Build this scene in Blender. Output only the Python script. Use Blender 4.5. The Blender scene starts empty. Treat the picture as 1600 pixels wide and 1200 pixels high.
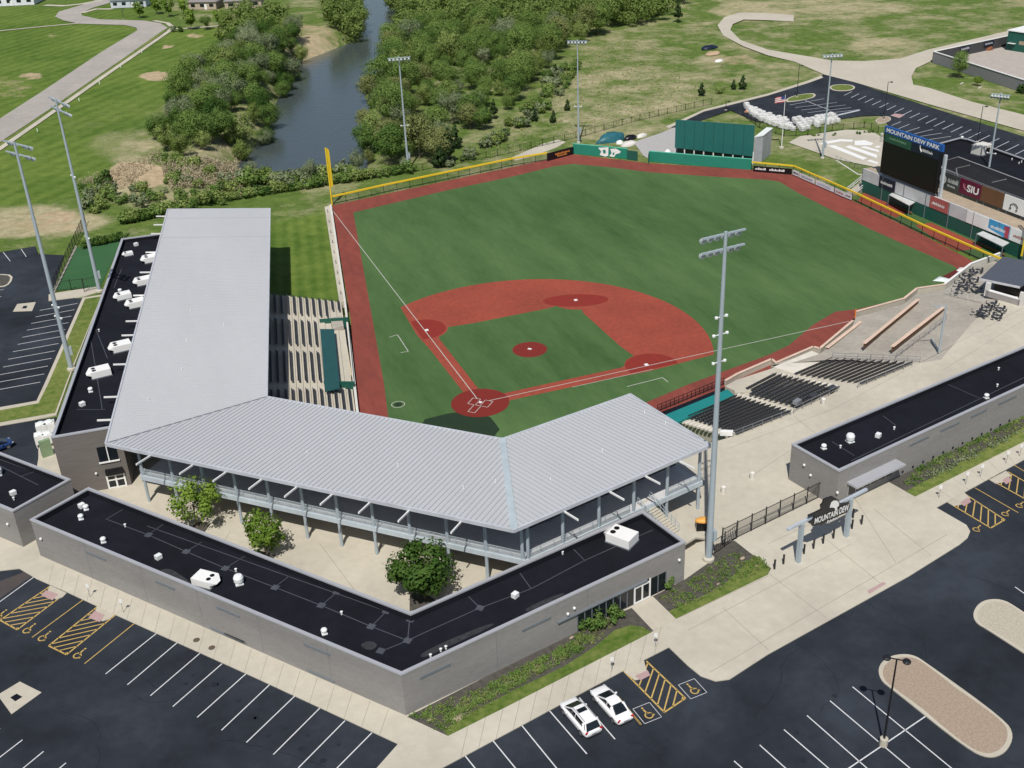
import bpy, math, random
from mathutils import Vector, Matrix, noise
random.seed(7)
SC = bpy.context.scene
COL = SC.collection
# ------------------------------------------------------------------ camera, sky, sun, exposure
FPX, PITCH, YAW, ROLL = 1744.42, 0.488293, 1.222221, -0.044828
CPOS = Vector((-44.136, -135.328, 78.410))
_fw = Vector((math.cos(YAW)*math.cos(PITCH), math.sin(YAW)*math.cos(PITCH), -math.sin(PITCH)))
_r0 = Vector((math.sin(YAW), -math.cos(YAW), 0)); _u0 = _r0.cross(_fw)
_r = _r0*math.cos(ROLL)+_u0*math.sin(ROLL); _u = -_r0*math.sin(ROLL)+_u0*math.cos(ROLL)
cd = bpy.data.cameras.new('camera'); cam = bpy.data.objects.new('camera', cd); COL.objects.link(cam)
M = Matrix((( _r.x,_u.x,-_fw.x,CPOS.x),(_r.y,_u.y,-_fw.y,CPOS.y),(_r.z,_u.z,-_fw.z,CPOS.z),(0,0,0,1)))
cam.matrix_world = M
cd.sensor_width = 36; cd.lens = FPX/1600*36; cd.clip_start = 1; cd.clip_end = 5000
SC.camera = cam
SUN_AZ = math.radians(61); SUN_K = 0.69            # direction shadows fall, horizontal run per metre of height
sunv = Vector((math.cos(SUN_AZ)*SUN_K, math.sin(SUN_AZ)*SUN_K, -1)).normalized()
sl = bpy.data.lights.new('sun', 'SUN'); sl.energy = 4.3; sl.angle = math.radians(.53); sl.color = (1, .955, .89)
so = bpy.data.objects.new('sun', sl); COL.objects.link(so)
so.rotation_euler = sunv.to_track_quat('-Z', 'Y').to_euler()
w = bpy.data.worlds.new('World'); SC.world = w; w.use_nodes = True
nt = w.node_tree; bg = nt.nodes['Background']; sky = nt.nodes.new('ShaderNodeTexSky')
sky.sky_type = 'NISHITA'; sky.sun_disc = False
sky.sun_elevation = math.asin(-sunv.z); sky.sun_rotation = math.atan2(-sunv.x, -sunv.y)
nt.links.new(sky.outputs[0], bg.inputs[0]); bg.inputs[1].default_value = 0.075
SC.view_settings.view_transform = 'Standard'; SC.view_settings.look = 'None'
SC.view_settings.exposure = 0.0; SC.view_settings.gamma = 1
# ------------------------------------------------------------------ tracing helpers: pixels of the 1600x1200 photo to points of the place
def ray(x, y): return _fw*FPX + _r*(x-800) - _u*(y-600)
def P(x, y, z=0.0):
    d = ray(x, y); return CPOS + d*((z-CPOS.z)/d.z)
def VP(A, B, x, y):
    n = (B-A).cross(Vector((0,0,1))); d = ray(x, y)
    return CPOS + d*((A-CPOS).dot(n)/d.dot(n))
def ZT(base, x, y):
    n = Vector((_fw.x,_fw.y,0)); d = ray(x, y)
    return (CPOS + d*((base-CPOS).dot(n)/d.dot(n))).z
def proj(X):
    d = X-CPOS; k = FPX/d.dot(_fw); return 800+k*d.dot(_r), 600-k*d.dot(_u)
V = Vector
# ------------------------------------------------------------------ materials
MATS = {}
def mat(name, c, rough=.8, metal=0, var=.12, scale=.6, c2=None, bump=0, bscale=8, stretch=None, spec=None, coord='pos', f2=.0, s2=.05, alpha=None, emit=None, trans=0):
    if name in MATS: return MATS[name]
    m = bpy.data.materials.new(name); m.use_nodes = True; n = m.node_tree.nodes; l = m.node_tree.links
    b = n['Principled BSDF']; b.inputs['Roughness'].default_value = rough; b.inputs['Metallic'].default_value = metal
    if spec is not None: b.inputs['Specular IOR Level'].default_value = spec
    if coord == 'pos': g = n.new('ShaderNodeNewGeometry').outputs['Position']
    else: g = n.new('ShaderNodeTexCoord').outputs['Object']
    if stretch:
        mp = n.new('ShaderNodeMapping'); mp.inputs['Scale'].default_value = stretch; l.new(g, mp.inputs[0]); g = mp.outputs[0]
    t = n.new('ShaderNodeTexNoise'); t.inputs['Scale'].default_value = scale; t.inputs['Detail'].default_value = 6; t.inputs['Roughness'].default_value = .65
    l.new(g, t.inputs['Vector'])
    r = n.new('ShaderNodeValToRGB'); l.new(t.outputs['Fac'], r.inputs[0])
    r.color_ramp.elements[0].position = .3; r.color_ramp.elements[1].position = .7
    c2 = c2 or tuple(min(1, v*(1+var)) for v in c); c1 = tuple(v*(1-var) for v in c)
    r.color_ramp.elements[0].color = (*c1, 1); r.color_ramp.elements[1].color = (*c2, 1)
    out = r.outputs[0]
    if f2:
        t2 = n.new('ShaderNodeTexNoise'); t2.inputs['Scale'].default_value = s2; t2.inputs['Detail'].default_value = 4; l.new(g, t2.inputs['Vector'])
        mr = n.new('ShaderNodeMapRange'); mr.inputs['From Min'].default_value = .3; mr.inputs['From Max'].default_value = .7
        mr.inputs['To Min'].default_value = 1-f2; mr.inputs['To Max'].default_value = 1+f2; l.new(t2.outputs['Fac'], mr.inputs[0])
        mx = n.new('ShaderNodeVectorMath'); mx.operation = 'SCALE'; l.new(out, mx.inputs[0]); l.new(mr.outputs[0], mx.inputs['Scale']); out = mx.outputs[0]
    l.new(out, b.inputs['Base Color'])
    if bump:
        bt = n.new('ShaderNodeTexNoise'); bt.inputs['Scale'].default_value = bscale; l.new(g, bt.inputs['Vector'])
        bp = n.new('ShaderNodeBump'); bp.inputs['Strength'].default_value = bump; bp.inputs['Distance'].default_value = .1
        l.new(bt.outputs['Fac'], bp.inputs['Height']); l.new(bp.outputs[0], b.inputs['Normal'])
    if alpha is not None: b.inputs['Alpha'].default_value = alpha
    MATS[name] = m; return m
asphalt = mat('asphalt', (.0235,.0285,.0375), .9, spec=.22, var=.20, scale=.5, f2=.42, s2=.10, bump=.15, bscale=14)
concrete = mat('concrete', (.475,.44,.36), .9, var=.07, scale=.9, f2=.11, s2=.10)
concrete_old = mat('old_concrete', (.36,.33,.28), .9, var=.12, scale=1.2, f2=.12, s2=.2)
walkcon = mat('walkway_concrete', (.47,.43,.35), .9, var=.07, scale=1.1, f2=.06, s2=.09)
rubber = mat('dark_roof_membrane', (.0075,.0085,.0135), .9, spec=.2, var=.22, scale=.5, f2=.25, s2=.12)
block = mat('grey_masonry', (.235,.226,.216), .92, var=.12, scale=2.2, stretch=(.6,.6,3.2), f2=.10, s2=.15)
block_dark = mat('brown_grey_masonry', (.15,.135,.122), .9, var=.12, scale=1.0, stretch=(.35,.35,5))
coping = mat('metal_coping', (.46,.47,.50), .5, .3, var=.05)
roofmetal = mat('standing_seam_metal', (.478,.490,.502), .5, .0, var=.02, scale=.5, stretch=(1,.25,1), f2=.03, s2=.09)
roofseam = mat('seam_rib_metal', (.405,.42,.445), .5, .0, var=.03)
steel = mat('painted_steel', (.36,.42,.46), .5, .1, var=.05)
steel_dark = mat('dark_steel_grey', (.16,.18,.2), .6, .1, var=.06)  # darker grey steel for frames, louvres, posts and trim
white = mat('white_paint', (.78,.78,.76), .5, var=.03)
whitemetal = mat('white_metal', (.74,.77,.76), .45, var=.04)
offwhite = mat('off_white', (.62,.60,.55), .7, var=.08)
paintwhite = mat('marking_white', (.62,.63,.64), .8, var=.12, scale=3)
paintyellow = mat('marking_yellow', (.50,.34,.10), .8, var=.15, scale=3)
black = mat('black_metal', (.012,.012,.014), .5, var=.1)
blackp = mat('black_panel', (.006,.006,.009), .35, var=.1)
glass = mat('dark_glass', (.010,.014,.018), .12, var=.1)
yellow = mat('yellow_padding', (.72,.50,.02), .6, var=.06)
orange = mat('orange_paint', (.75,.20,.03), .6)
green_wall = mat('green_wall_pad', (.012,.20,.135), .65, var=.06)
dkgreen = mat('dark_green_panel', (.010,.085,.062), .6, var=.08)
teal = mat('teal_roof', (.012,.20,.19), .5, var=.06)
tealblue = mat('green_metal_cladding', (.018,.125,.115), .5, var=.06)
clay = mat('red_clay_turf', (.272,.050,.027), .95, var=.16, scale=1.2, f2=.12, s2=.12)
clay_dk = mat('dark_red_clay', (.175,.013,.007), .95, var=.12, scale=1.4)
clay_mid = mat('red_clay_patch', (.215,.018,.010), .95, var=.1, scale=1.2)
track = mat('warning_track', (.200,.043,.029), .95, var=.16, scale=.8, stretch=(1,.35,1), f2=.14, s2=.15)
mulch = mat('dark_mulch', (.070,.064,.054), .95, var=.35, scale=2.5)
gravel = mat('island_gravel', (.33,.255,.19), .95, var=.2, scale=5)
gravel_pale = mat('pale_island_gravel', (.42,.38,.30), .95, var=.2, scale=5)
pink = mat('tactile_pink', (.40,.27,.26), .9, var=.08)
dirt = mat('bare_dirt', (.42,.30,.19), .95, var=.2, scale=.8)
wood = mat('brown_wood', (.13,.06,.025), .8, var=.35, scale=3, stretch=(4,4,.5))
greywood = mat('grey_fence_wood', (.22,.22,.23), .85, var=.2, scale=3, stretch=(3,3,.3))
maroon = mat('maroon_sign', (.11,.005,.03), .5)
blue = mat('blue_sign', (.012,.09,.33), .5)
navy = mat('navy_panel', (.010,.016,.035), .4)
skyblue = mat('light_blue_sign', (.05,.30,.55), .5)
darkgreensign = mat('green_sign', (.02,.085,.05), .5)
redp = mat('faded_red', (.38,.10,.09), .6)
seatm = mat('black_seat_plastic', (.040,.043,.052), .55, var=.1)
tarpblue = mat('teal_tarp', (.02,.12,.15), .5, var=.2)
bark = mat('bark', (.13,.10,.075), .9, var=.2, scale=3)
barkgrey = mat('grey_bark', (.25,.23,.2), .9, var=.2, scale=3)
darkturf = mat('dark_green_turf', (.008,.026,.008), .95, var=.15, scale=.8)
carwhite = mat('white_car_paint', (.80,.80,.80), .18, var=.01)
tyre = mat('tyre_rubber', (.015,.015,.015), .9)
rimm = mat('alloy_rim', (.45,.46,.48), .3, .7)
red_light = mat('red_lamp', (.45,.01,.02), .25)
deckgrey = mat('deck_grey', (.55,.55,.56), .8, var=.1)
screenm = mat('black_screen', (.004,.004,.006), .4)
tanpanel = mat('tan_stone', (.36,.29,.21), .9, var=.12)
netm = mat('dark_netting', (.05,.05,.055), .9, alpha=.55)
linkm = mat('chain_link', (.06,.08,.07), .9, alpha=.22)
pinkm = mat('pink_cloth', (.55,.22,.30), .8)
creambench = mat('cream_floor', (.60,.50,.33), .8, var=.08)
# turf: two greens in broad soft brushed bands
def turfmat(name, c, c2, scale=.12, stretch=(1,1,1), rot=0, extra=.12, lo=.72, hi=1.40):
    m = bpy.data.materials.new(name); m.use_nodes = True; n = m.node_tree.nodes; l = m.node_tree.links
    b = n['Principled BSDF']; b.inputs['Roughness'].default_value = .9; b.inputs['Specular IOR Level'].default_value = .25
    g = n.new('ShaderNodeNewGeometry'); mp = n.new('ShaderNodeMapping'); mp.inputs['Scale'].default_value = stretch; mp.inputs['Rotation'].default_value = (0,0,rot)
    l.new(g.outputs['Position'], mp.inputs[0])
    t = n.new('ShaderNodeTexNoise'); t.inputs['Scale'].default_value = scale; t.inputs['Detail'].default_value = 5; t.inputs['Roughness'].default_value = .6; l.new(mp.outputs[0], t.inputs[0])
    t2 = n.new('ShaderNodeTexNoise'); t2.inputs['Scale'].default_value = .022; t2.inputs['Detail'].default_value = 2; l.new(g.outputs['Position'], t2.inputs[0])
    t3 = n.new('ShaderNodeTexNoise'); t3.inputs['Scale'].default_value = 1.6; t3.inputs['Detail'].default_value = 3; l.new(mp.outputs[0], t3.inputs[0])
    a = n.new('ShaderNodeMath'); a.operation = 'ADD'; l.new(t.outputs['Fac'], a.inputs[0]); l.new(t2.outputs['Fac'], a.inputs[1])
    a2 = n.new('ShaderNodeMath'); a2.operation = 'MULTIPLY_ADD'; l.new(t3.outputs['Fac'], a2.inputs[0]); a2.inputs[1].default_value = extra; l.new(a.outputs[0], a2.inputs[2])
    hf = n.new('ShaderNodeMath'); hf.operation = 'MULTIPLY'; l.new(a2.outputs[0], hf.inputs[0]); hf.inputs[1].default_value = .5
    r = n.new('ShaderNodeValToRGB'); l.new(hf.outputs[0], r.inputs[0]); r.color_ramp.elements[0].position = lo/2; r.color_ramp.elements[1].position = hi/2
    r.color_ramp.elements[0].color = (*c,1); r.color_ramp.elements[1].color = (*c2,1)
    l.new(r.outputs[0], b.inputs['Base Color']); MATS[name] = m; return m
turf = turfmat('field_turf', (.034,.080,.022), (.090,.163,.054), .22, (1,.22,1), math.radians(25), .35, .78, 1.55)
playturf = turfmat('play_turf', (.030,.095,.035), (.045,.13,.05))
lawn = turfmat('lawn_grass', (.055,.110,.012), (.21,.23,.065), .9, extra=.7, lo=1.0, hi=1.75)
# natural ground: grass, dry grass, soil, mown stripes driven by two painted attributes
def groundmat():
    m = bpy.data.materials.new('natural_ground'); m.use_nodes = True; n = m.node_tree.nodes; l = m.node_tree.links
    b = n['Principled BSDF']; b.inputs['Roughness'].default_value = .95; b.inputs['Specular IOR Level'].default_value = .1
    g = n.new('ShaderNodeNewGeometry'); at = n.new('ShaderNodeAttribute'); at.attribute_name = 'zone'
    sp = n.new('ShaderNodeSeparateColor'); l.new(at.outputs['Color'], sp.inputs[0])
    def noi(s, d=5, ro=.6):
        t = n.new('ShaderNodeTexNoise'); t.inputs['Scale'].default_value = s; t.inputs['Detail'].default_value = d; t.inputs['Roughness'].default_value = ro
        l.new(g.outputs['Position'], t.inputs['Vector']); return t.outputs['Fac']
    def ramp(src, p0, p1, c0=(0,0,0), c1=(1,1,1)):
        r = n.new('ShaderNodeValToRGB'); l.new(src, r.inputs[0]); r.color_ramp.elements[0].position = p0; r.color_ramp.elements[1].position = p1
        r.color_ramp.elements[0].color = (*c0,1); r.color_ramp.elements[1].color = (*c1,1); return r.outputs[0]
    def mth(op, a, b_=None, c_=None):
        k = n.new('ShaderNodeMath'); k.operation = op
        for i, s in enumerate((a, b_, c_)):
            if s is None: continue
            if isinstance(s, (int, float)): k.inputs[i].default_value = s
            else: l.new(s, k.inputs[i])
        return k.outputs[0]
    def mix(f, a, c):
        k = n.new('ShaderNodeMix'); k.data_type = 'RGBA'; l.new(f, k.inputs[0]); l.new(a, k.inputs[6]); l.new(c, k.inputs[7]); return k.outputs[2]
    green = ramp(noi(.35, 8, .7), .3, .72, (.055,.104,.018), (.150,.208,.050))
    tan = ramp(noi(.5, 8, .75), .3, .7, (.24,.215,.11), (.47,.42,.27))
    soil = ramp(noi(.6, 8, .7), .3, .7, (.32,.235,.14), (.52,.42,.28))
    fac = mth('ADD', mth('MULTIPLY', sp.outputs[0], 1.15), mth('MULTIPLY_ADD', noi(.07, 10, .74), 2.8, -1.40))
    c = mix(ramp(fac, .15, .75), green, tan)
    # mown stripes
    dd = (P(150,205,3)-P(0,268,3)); dd.z = 0; dd.normalize(); pp = V((-dd.y, dd.x, 0))
    dot = n.new('ShaderNodeVectorMath'); dot.operation = 'DOT_PRODUCT'; l.new(g.outputs['Position'], dot.inputs[0]); dot.inputs[1].default_value = pp
    sn = mth('SINE', mth('MULTIPLY', dot.outputs['Value'], 2*math.pi/5.2))
    d2v = (P(468,450,1)-P(460,330,1)); d2v.z = 0; d2v.normalize(); p2v = V((-d2v.y, d2v.x, 0))
    dot2 = n.new('ShaderNodeVectorMath'); dot2.operation = 'DOT_PRODUCT'; l.new(g.outputs['Position'], dot2.inputs[0]); dot2.inputs[1].default_value = p2v
    sn2 = mth('MULTIPLY', mth('SINE', mth('MULTIPLY', dot2.outputs['Value'], 2*math.pi/2.4)), 1.2)
    sn = mth('ADD', mth('MULTIPLY', sn, mth('SUBTRACT', 1.0, at.outputs['Alpha'])), mth('MULTIPLY', sn2, at.outputs['Alpha']))
    mown = ramp(mth('MULTIPLY_ADD', noi(.35, 8, .7), .75, mth('ADD', mth('MULTIPLY', sn, .055), mth('MULTIPLY_ADD', noi(.04, 4), .7, -.36))), .18, .62, (.062,.118,.018), (.165,.225,.046))
    c = mix(sp.outputs[1], c, mown)
    fs = mth('MULTIPLY', ramp(mth('ADD', sp.outputs[2], mth('MULTIPLY_ADD', noi(.18, 8, .7), .9, -.5)), .35, .6), ramp(sp.outputs[2], .02, .2))
    c = mix(fs, c, soil)
    l.new(c, b.inputs['Base Color'])
    bt = noi(1.3, 6); bp = n.new('ShaderNodeBump'); bp.inputs['Strength'].default_value = .5; bp.inputs['Distance'].default_value = .5
    l.new(bt, bp.inputs['Height']); l.new(bp.outputs[0], b.inputs['Normal'])
    return m
def leafmat(name, c, c2, tl=.25):
    m = bpy.data.materials.new(name); m.use_nodes = True; n = m.node_tree.nodes; l = m.node_tree.links
    b = n['Principled BSDF']; b.inputs['Roughness'].default_value = .7; b.inputs['Specular IOR Level'].default_value = .2
    g = n.new('ShaderNodeNewGeometry'); oi = n.new('ShaderNodeObjectInfo')
    t = n.new('ShaderNodeTexNoise'); t.inputs['Scale'].default_value = .55; t.inputs['Detail'].default_value = 4; l.new(g.outputs['Position'], t.inputs[0])
    a = n.new('ShaderNodeMath'); a.operation = 'MULTIPLY_ADD'; l.new(oi.outputs['Random'], a.inputs[0]); a.inputs[1].default_value = .35
    l.new(t.outputs['Fac'], a.inputs[2])
    r = n.new('ShaderNodeValToRGB'); l.new(a.outputs[0], r.inputs[0]); r.color_ramp.elements[0].position = .45; r.color_ramp.elements[1].position = .9
    r.color_ramp.elements[0].color = (*c,1); r.color_ramp.elements[1].color = (*c2,1)
    l.new(r.outputs[0], b.inputs['Base Color'])
    tr = n.new('ShaderNodeBsdfTranslucent'); l.new(r.outputs[0], tr.inputs[0]); ms = n.new('ShaderNodeMixShader'); ms.inputs[0].default_value = tl
    l.new(b.outputs[0], ms.inputs[1]); l.new(tr.outputs[0], ms.inputs[2]); l.new(ms.outputs[0], n['Material Output'].inputs[0])
    MATS[name] = m; return m
leaf_olive = leafmat('olive_leaves', (.165,.235,.054), (.33,.41,.13), .4)
leaf_green = leafmat('green_leaves', (.105,.195,.040), (.23,.33,.085), .4)
leaf_bright = leafmat('bright_leaves', (.11,.20,.022), (.26,.38,.06), .35)
leaf_grey = leafmat('grey_green_leaves', (.17,.22,.11), (.31,.36,.20), .35)
leaf_brown = leafmat('budding_brown_leaves', (.165,.20,.060), (.29,.315,.12), .35)
leaf_cedar = leafmat('cedar_needles', (.018,.045,.012), (.045,.080,.022), .15)
leaf_dark = leafmat('dark_green_leaves', (.040,.100,.016), (.105,.185,.034), .35)
leaf_reed = leafmat('dry_reeds', (.34,.29,.18), (.52,.46,.32), .3)
# water
wm = bpy.data.materials.new('river_water'); wm.use_nodes = True; _n = wm.node_tree.nodes; _l = wm.node_tree.links
_b = _n['Principled BSDF']; _b.inputs['Base Color'].default_value = (.060,.076,.078,1); _b.inputs['Roughness'].default_value = .12
_g = _n.new('ShaderNodeNewGeometry'); _t = _n.new('ShaderNodeTexNoise'); _t.inputs['Scale'].default_value = .8; _t.inputs['Detail'].default_value = 4; _l.new(_g.outputs['Position'], _t.inputs[0])
_p = _n.new('ShaderNodeBump'); _p.inputs['Strength'].default_value = .25; _p.inputs['Distance'].default_value = .3; _l.new(_t.outputs['Fac'], _p.inputs['Height']); _l.new(_p.outputs[0], _b.inputs['Normal'])
# ------------------------------------------------------------------ mesh builder
class MB:
    def __init__(s): s.v = []; s.f = []; s.mi = []
    def add(s, vs, fs, mi=0):
        o = len(s.v); s.v += [V(q) for q in vs]; s.f += [tuple(i+o for i in f) for f in fs]; s.mi += [mi]*len(fs); return s
    def box(s, c, size, rz=0, mi=0, ax=None):
        c = V(c); hx, hy, hz = size[0]/2, size[1]/2, size[2]/2
        ca, sa = math.cos(rz), math.sin(rz)
        vs = []
        for z in (-hz, hz):
            for x, y in ((-hx,-hy),(hx,-hy),(hx,hy),(-hx,hy)): vs.append(c+V((x*ca-y*sa, x*sa+y*ca, z)))
        return s.add(vs, [(3,2,1,0),(4,5,6,7),(0,1,5,4),(1,2,6,5),(2,3,7,6),(3,0,4,7)], mi)
    def prism(s, pts, z0, z1, mi=0, bottom=True):
        n = len(pts); A = sum(pts[i].x*pts[(i+1)%n].y-pts[(i+1)%n].x*pts[i].y for i in range(n))
        if A < 0: pts = pts[::-1]
        f0 = (lambda q: z0) if not callable(z0) else z0; f1 = (lambda q: z1) if not callable(z1) else z1
        vs = [V((q.x, q.y, f0(q))) for q in pts]+[V((q.x, q.y, f1(q))) for q in pts]
        fs = [tuple(range(n, 2*n))]+[(i, (i+1)%n, n+(i+1)%n, n+i) for i in range(n)]
        if bottom: fs.append(tuple(range(n-1, -1, -1)))
        return s.add(vs, fs, mi)
    def sheet(s, pts, z=None, mi=0):
        n = len(pts); A = sum(pts[i].x*pts[(i+1)%n].y-pts[(i+1)%n].x*pts[i].y for i in range(n))
        if A < 0: pts = pts[::-1]
        return s.add([V((q.x, q.y, q.z if z is None else z)) for q in pts], [tuple(range(n))], mi)
    def bar(s, a, b, wd, ht=None, mi=0):
        a = V(a); b = V(b); ht = ht or wd; d = (b-a).normalized(); up = V((0,0,1))
        if abs(d.z) > .95: up = V((1,0,0))
        x = d.cross(up).normalized()*wd/2; y = x.cross(d).normalized()*ht/2
        vs = [a-x-y,a+x-y,a+x+y,a-x+y,b-x-y,b+x-y,b+x+y,b-x+y]
        return s.add(vs, [(0,1,2,3),(7,6,5,4),(0,4,5,1),(1,5,6,2),(2,6,7,3),(3,7,4,0)], mi)
    def tube(s, a, b, r0, r1=None, n=10, mi=0, cap=True):
        a = V(a); b = V(b); r1 = r0 if r1 is None else r1; d = (b-a).normalized(); up = V((0,0,1)) if abs(d.z) < .9 else V((1,0,0))
        x = d.cross(up).normalized(); y = d.cross(x)
        vs = [a+(x*math.cos(t)+y*math.sin(t))*r0 for t in [2*math.pi*i/n for i in range(n)]]+[b+(x*math.cos(t)+y*math.sin(t))*r1 for t in [2*math.pi*i/n for i in range(n)]]
        fs = [(i, n+i, n+(i+1)%n, (i+1)%n) for i in range(n)]
        if cap: fs += [tuple(range(n)), tuple(range(2*n-1, n-1, -1))]
        return s.add(vs, fs, mi)
    def lathe(s, c, prof, n=14, mi=0):
        c = V(c); vs = []; fs = []
        for r, z in prof: vs += [c+V((r*math.cos(2*math.pi*i/n), r*math.sin(2*math.pi*i/n), z)) for i in range(n)]
        for k in range(len(prof)-1): fs += [(k*n+i, k*n+(i+1)%n, (k+1)*n+(i+1)%n, (k+1)*n+i) for i in range(n)]
        fs.append(tuple(range((len(prof)-1)*n, len(prof)*n))); fs.append(tuple(range(n-1,-1,-1)))
        return s.add(vs, fs, mi)
    def loft(s, rings, mi=0):
        n = len(rings[0]); vs = [q for r in rings for q in r]; fs = []
        for k in range(len(rings)-1): fs += [(k*n+i, k*n+(i+1)%n, (k+1)*n+(i+1)%n, (k+1)*n+i) for i in range(n)]
        fs += [tuple(range(n-1,-1,-1)), tuple(range((len(rings)-1)*n, len(rings)*n))]
        return s.add(vs, fs, mi)
    def build(s, name, m, parent=None, origin=None, smooth=False):
        o = V(origin) if origin is not None else (parent.location.copy() if parent is not None and 'w' in parent.keys() else V((0,0,0)))
        me = bpy.data.meshes.new(name); me.from_pydata([q-o for q in s.v], [], s.f)
        for q in (m if isinstance(m, (list, tuple)) else [m]): me.materials.append(q)
        if len(me.materials) > 1: me.polygons.foreach_set('material_index', s.mi)
        if smooth: me.polygons.foreach_set('use_smooth', [True]*len(me.polygons))
        me.update()
        ob = bpy.data.objects.new(name, me); COL.objects.link(ob)
        if parent is not None: ob.parent = parent
        elif origin is not None: ob.location = o
        return ob
def tag(o, label=None, cat=None, group=None, kind=None):
    if label: o['label'] = label
    if cat: o['category'] = cat
    if group: o['group'] = group
    if kind: o['kind'] = kind
    return o
def thing(name, label, cat, loc, group=None, rz=0, world=True):
    o = bpy.data.objects.new(name, None); COL.objects.link(o); o.location = V(loc); o.rotation_euler = (0,0,rz); o.empty_display_size = .5
    if world and rz == 0: o['w'] = 1          # children are given in place coordinates
    return tag(o, label, cat, group)
def structure(o): o['kind'] = 'structure'; return o
def copy_tree(o, parent=None):
    c = o.copy(); COL.objects.link(c)
    if parent is not None: c.parent = parent
    for ch in list(o.children): copy_tree(ch, c)
    return c
def px(lst, z=0): return [P(q[0], q[1], q[2] if len(q) > 2 else z) for q in lst]
def text(body, O, R, U, m, parent, name='lettering', off=.03):
    cu = bpy.data.curves.new('t', 'FONT'); cu.body = body; cu.size = 1; cu.align_x = 'LEFT'; cu.offset = .028
    ob = bpy.data.objects.new('t', cu); COL.objects.link(ob)
    me = bpy.data.meshes.new_from_object(ob.evaluated_get(bpy.context.evaluated_depsgraph_get()))
    bpy.data.objects.remove(ob)
    xs = [v.co.x for v in me.vertices]; ys = [v.co.y for v in me.vertices]; x0, x1, y0, y1 = min(xs), max(xs), min(ys), max(ys)
    N = R.cross(U).normalized()*off; base = parent.location if parent is not None and 'w' in parent.keys() else V((0,0,0))
    for v in me.vertices: v.co = O + R*((v.co.x-x0)/(x1-x0)) + U*((v.co.y-y0)/(y1-y0)) + N - base
    me.materials.append(m); o = bpy.data.objects.new(name, me); COL.objects.link(o)
    if parent is not None: o.parent = parent
    return o
# ------------------------------------------------------------------ natural ground
def inside(x, y, poly):
    c = False; n = len(poly); j = n-1
    for i in range(n):
        a, b = poly[i], poly[j]
        if (a[1] > y) != (b[1] > y) and x < (b[0]-a[0])*(y-a[1])/(b[1]-a[1])+a[0]: c = not c
        j = i
    return c
def sdist(x, y, poly):
    d = 1e18; n = len(poly)
    for i in range(n):
        ax, ay = poly[i]; bx, by = poly[(i+1)%n]; ex, ey = bx-ax, by-ay
        t = max(0, min(1, ((x-ax)*ex+(y-ay)*ey)/(ex*ex+ey*ey+1e-9))); q = (x-ax-ex*t)**2+(y-ay-ey*t)**2
        if q < d: d = q
    d = math.sqrt(d); return -d if inside(x, y, poly) else d
def sm(t): t = max(0, min(1, t)); return t*t*(3-2*t)
def flat(lst, z): return [(q.x, q.y) for q in px(lst, z)]
PLAT = flat([(-2500,2200),(3500,2200),(3500,520),(1800,400),(1620,425),(1540,470),(1420,562),(1150,680),(800,740),(420,640),(392,460),(392,345),(330,305),(345,265),(395,205),(415,160),(445,105),(480,68),(535,45),(530,0),(505,-40),(470,-80),(100,-100),(-1500,-80),(-3000,300)], 3)
RIV = flat([(372,262),(395,235),(424,207),(433,190),(437,160),(470,106),(478,95),(505,86),(535,74),(560,64),(564,45),(556,10),(548,-20),(530,-50),(480,-85),(540,-95),(590,-55),(602,-20),(610,12),(622,32),(604,60),(592,92),(577,130),(566,170),(557,220),(562,262),(520,284),(450,288),(400,285)], -2)
BOWL = flat([(392,462,3),(408,640,3),(640,760,3),(800,790,3),(1110,690,3),(1150,682,3),(1235,648,3),(1305,610,3),(1420,570,3),(1470,562,3),(1530,492,3),(1600,440,3),(1560,402,0),(1476,452,0),(1433,457,0),(1336,494,0),(1280,551,0),(1200,592,0),(900,700,0),(700,700,0),(565,640,0),(547,500,0),(537,468,.9),(480,463,2)], 3)
BOWL = [(q.x, q.y) for q in [P(a,b,c) for a,b,c in [(392,462,3),(408,640,3),(640,760,3),(800,790,3),(1110,690,3),(1150,682,3),(1235,648,3),(1305,610,3),(1420,570,3),(1470,562,3),(1530,492,3),(1600,440,3),(1560,402,0),(1476,450,0),(1433,455,0),(1336,492,0),(1280,549,0),(1200,590,0),(900,700,0),(700,700,0),(565,640,0),(547,500,0),(537,468,.9),(480,463,2)]]]
PLATM, RIVZ = 2.84, -3.6
_bb = lambda p: (min(q[0] for q in p), max(q[0] for q in p), min(q[1] for q in p), max(q[1] for q in p))
RB = _bb(RIV); BB = _bb(BOWL)
def H(x, y):
    d = sdist(x, y, PLAT)
    z = -.08+(PLATM+.08)*sm((6-d)/13)
    if BB[0] < x < BB[1] and BB[2] < y < BB[3] and inside(x, y, BOWL): return -1.3
    if RB[0]-14 < x < RB[1]+14 and RB[2]-14 < y < RB[3]+14:
        r = sdist(x, y, RIV); t = sm((8-r)/11); z = z*(1-t)+RIVZ*t
    if d > 15: z += .35*(noise.noise(V((x*.03, y*.03, 0)))-.0)*sm((d-60)/60) if y > 150 else 0
    return z
def PT(x, y):
    z = 1.0
    for _ in range(12):
        q = P(x, y, z); z = .5*z+.5*H(q.x, q.y)
    return P(x, y, z)
def lines(a, b, s, far0, far1):
    o = []; v = a
    while v <= b: o.append(v); v += s
    k = s
    while o[-1] < far1: k *= 1.25; o.append(o[-1]+k)
    k = s
    while o[0] > far0: k *= 1.25; o.insert(0, o[0]-k)
    return o
GX = lines(-130, 200, 2.5, -1500, 2200); GY = lines(-50, 330, 2.5, -600, 2600)
ZONES = []   # (centre px, z, rx px, ry px, channel, value)
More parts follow.
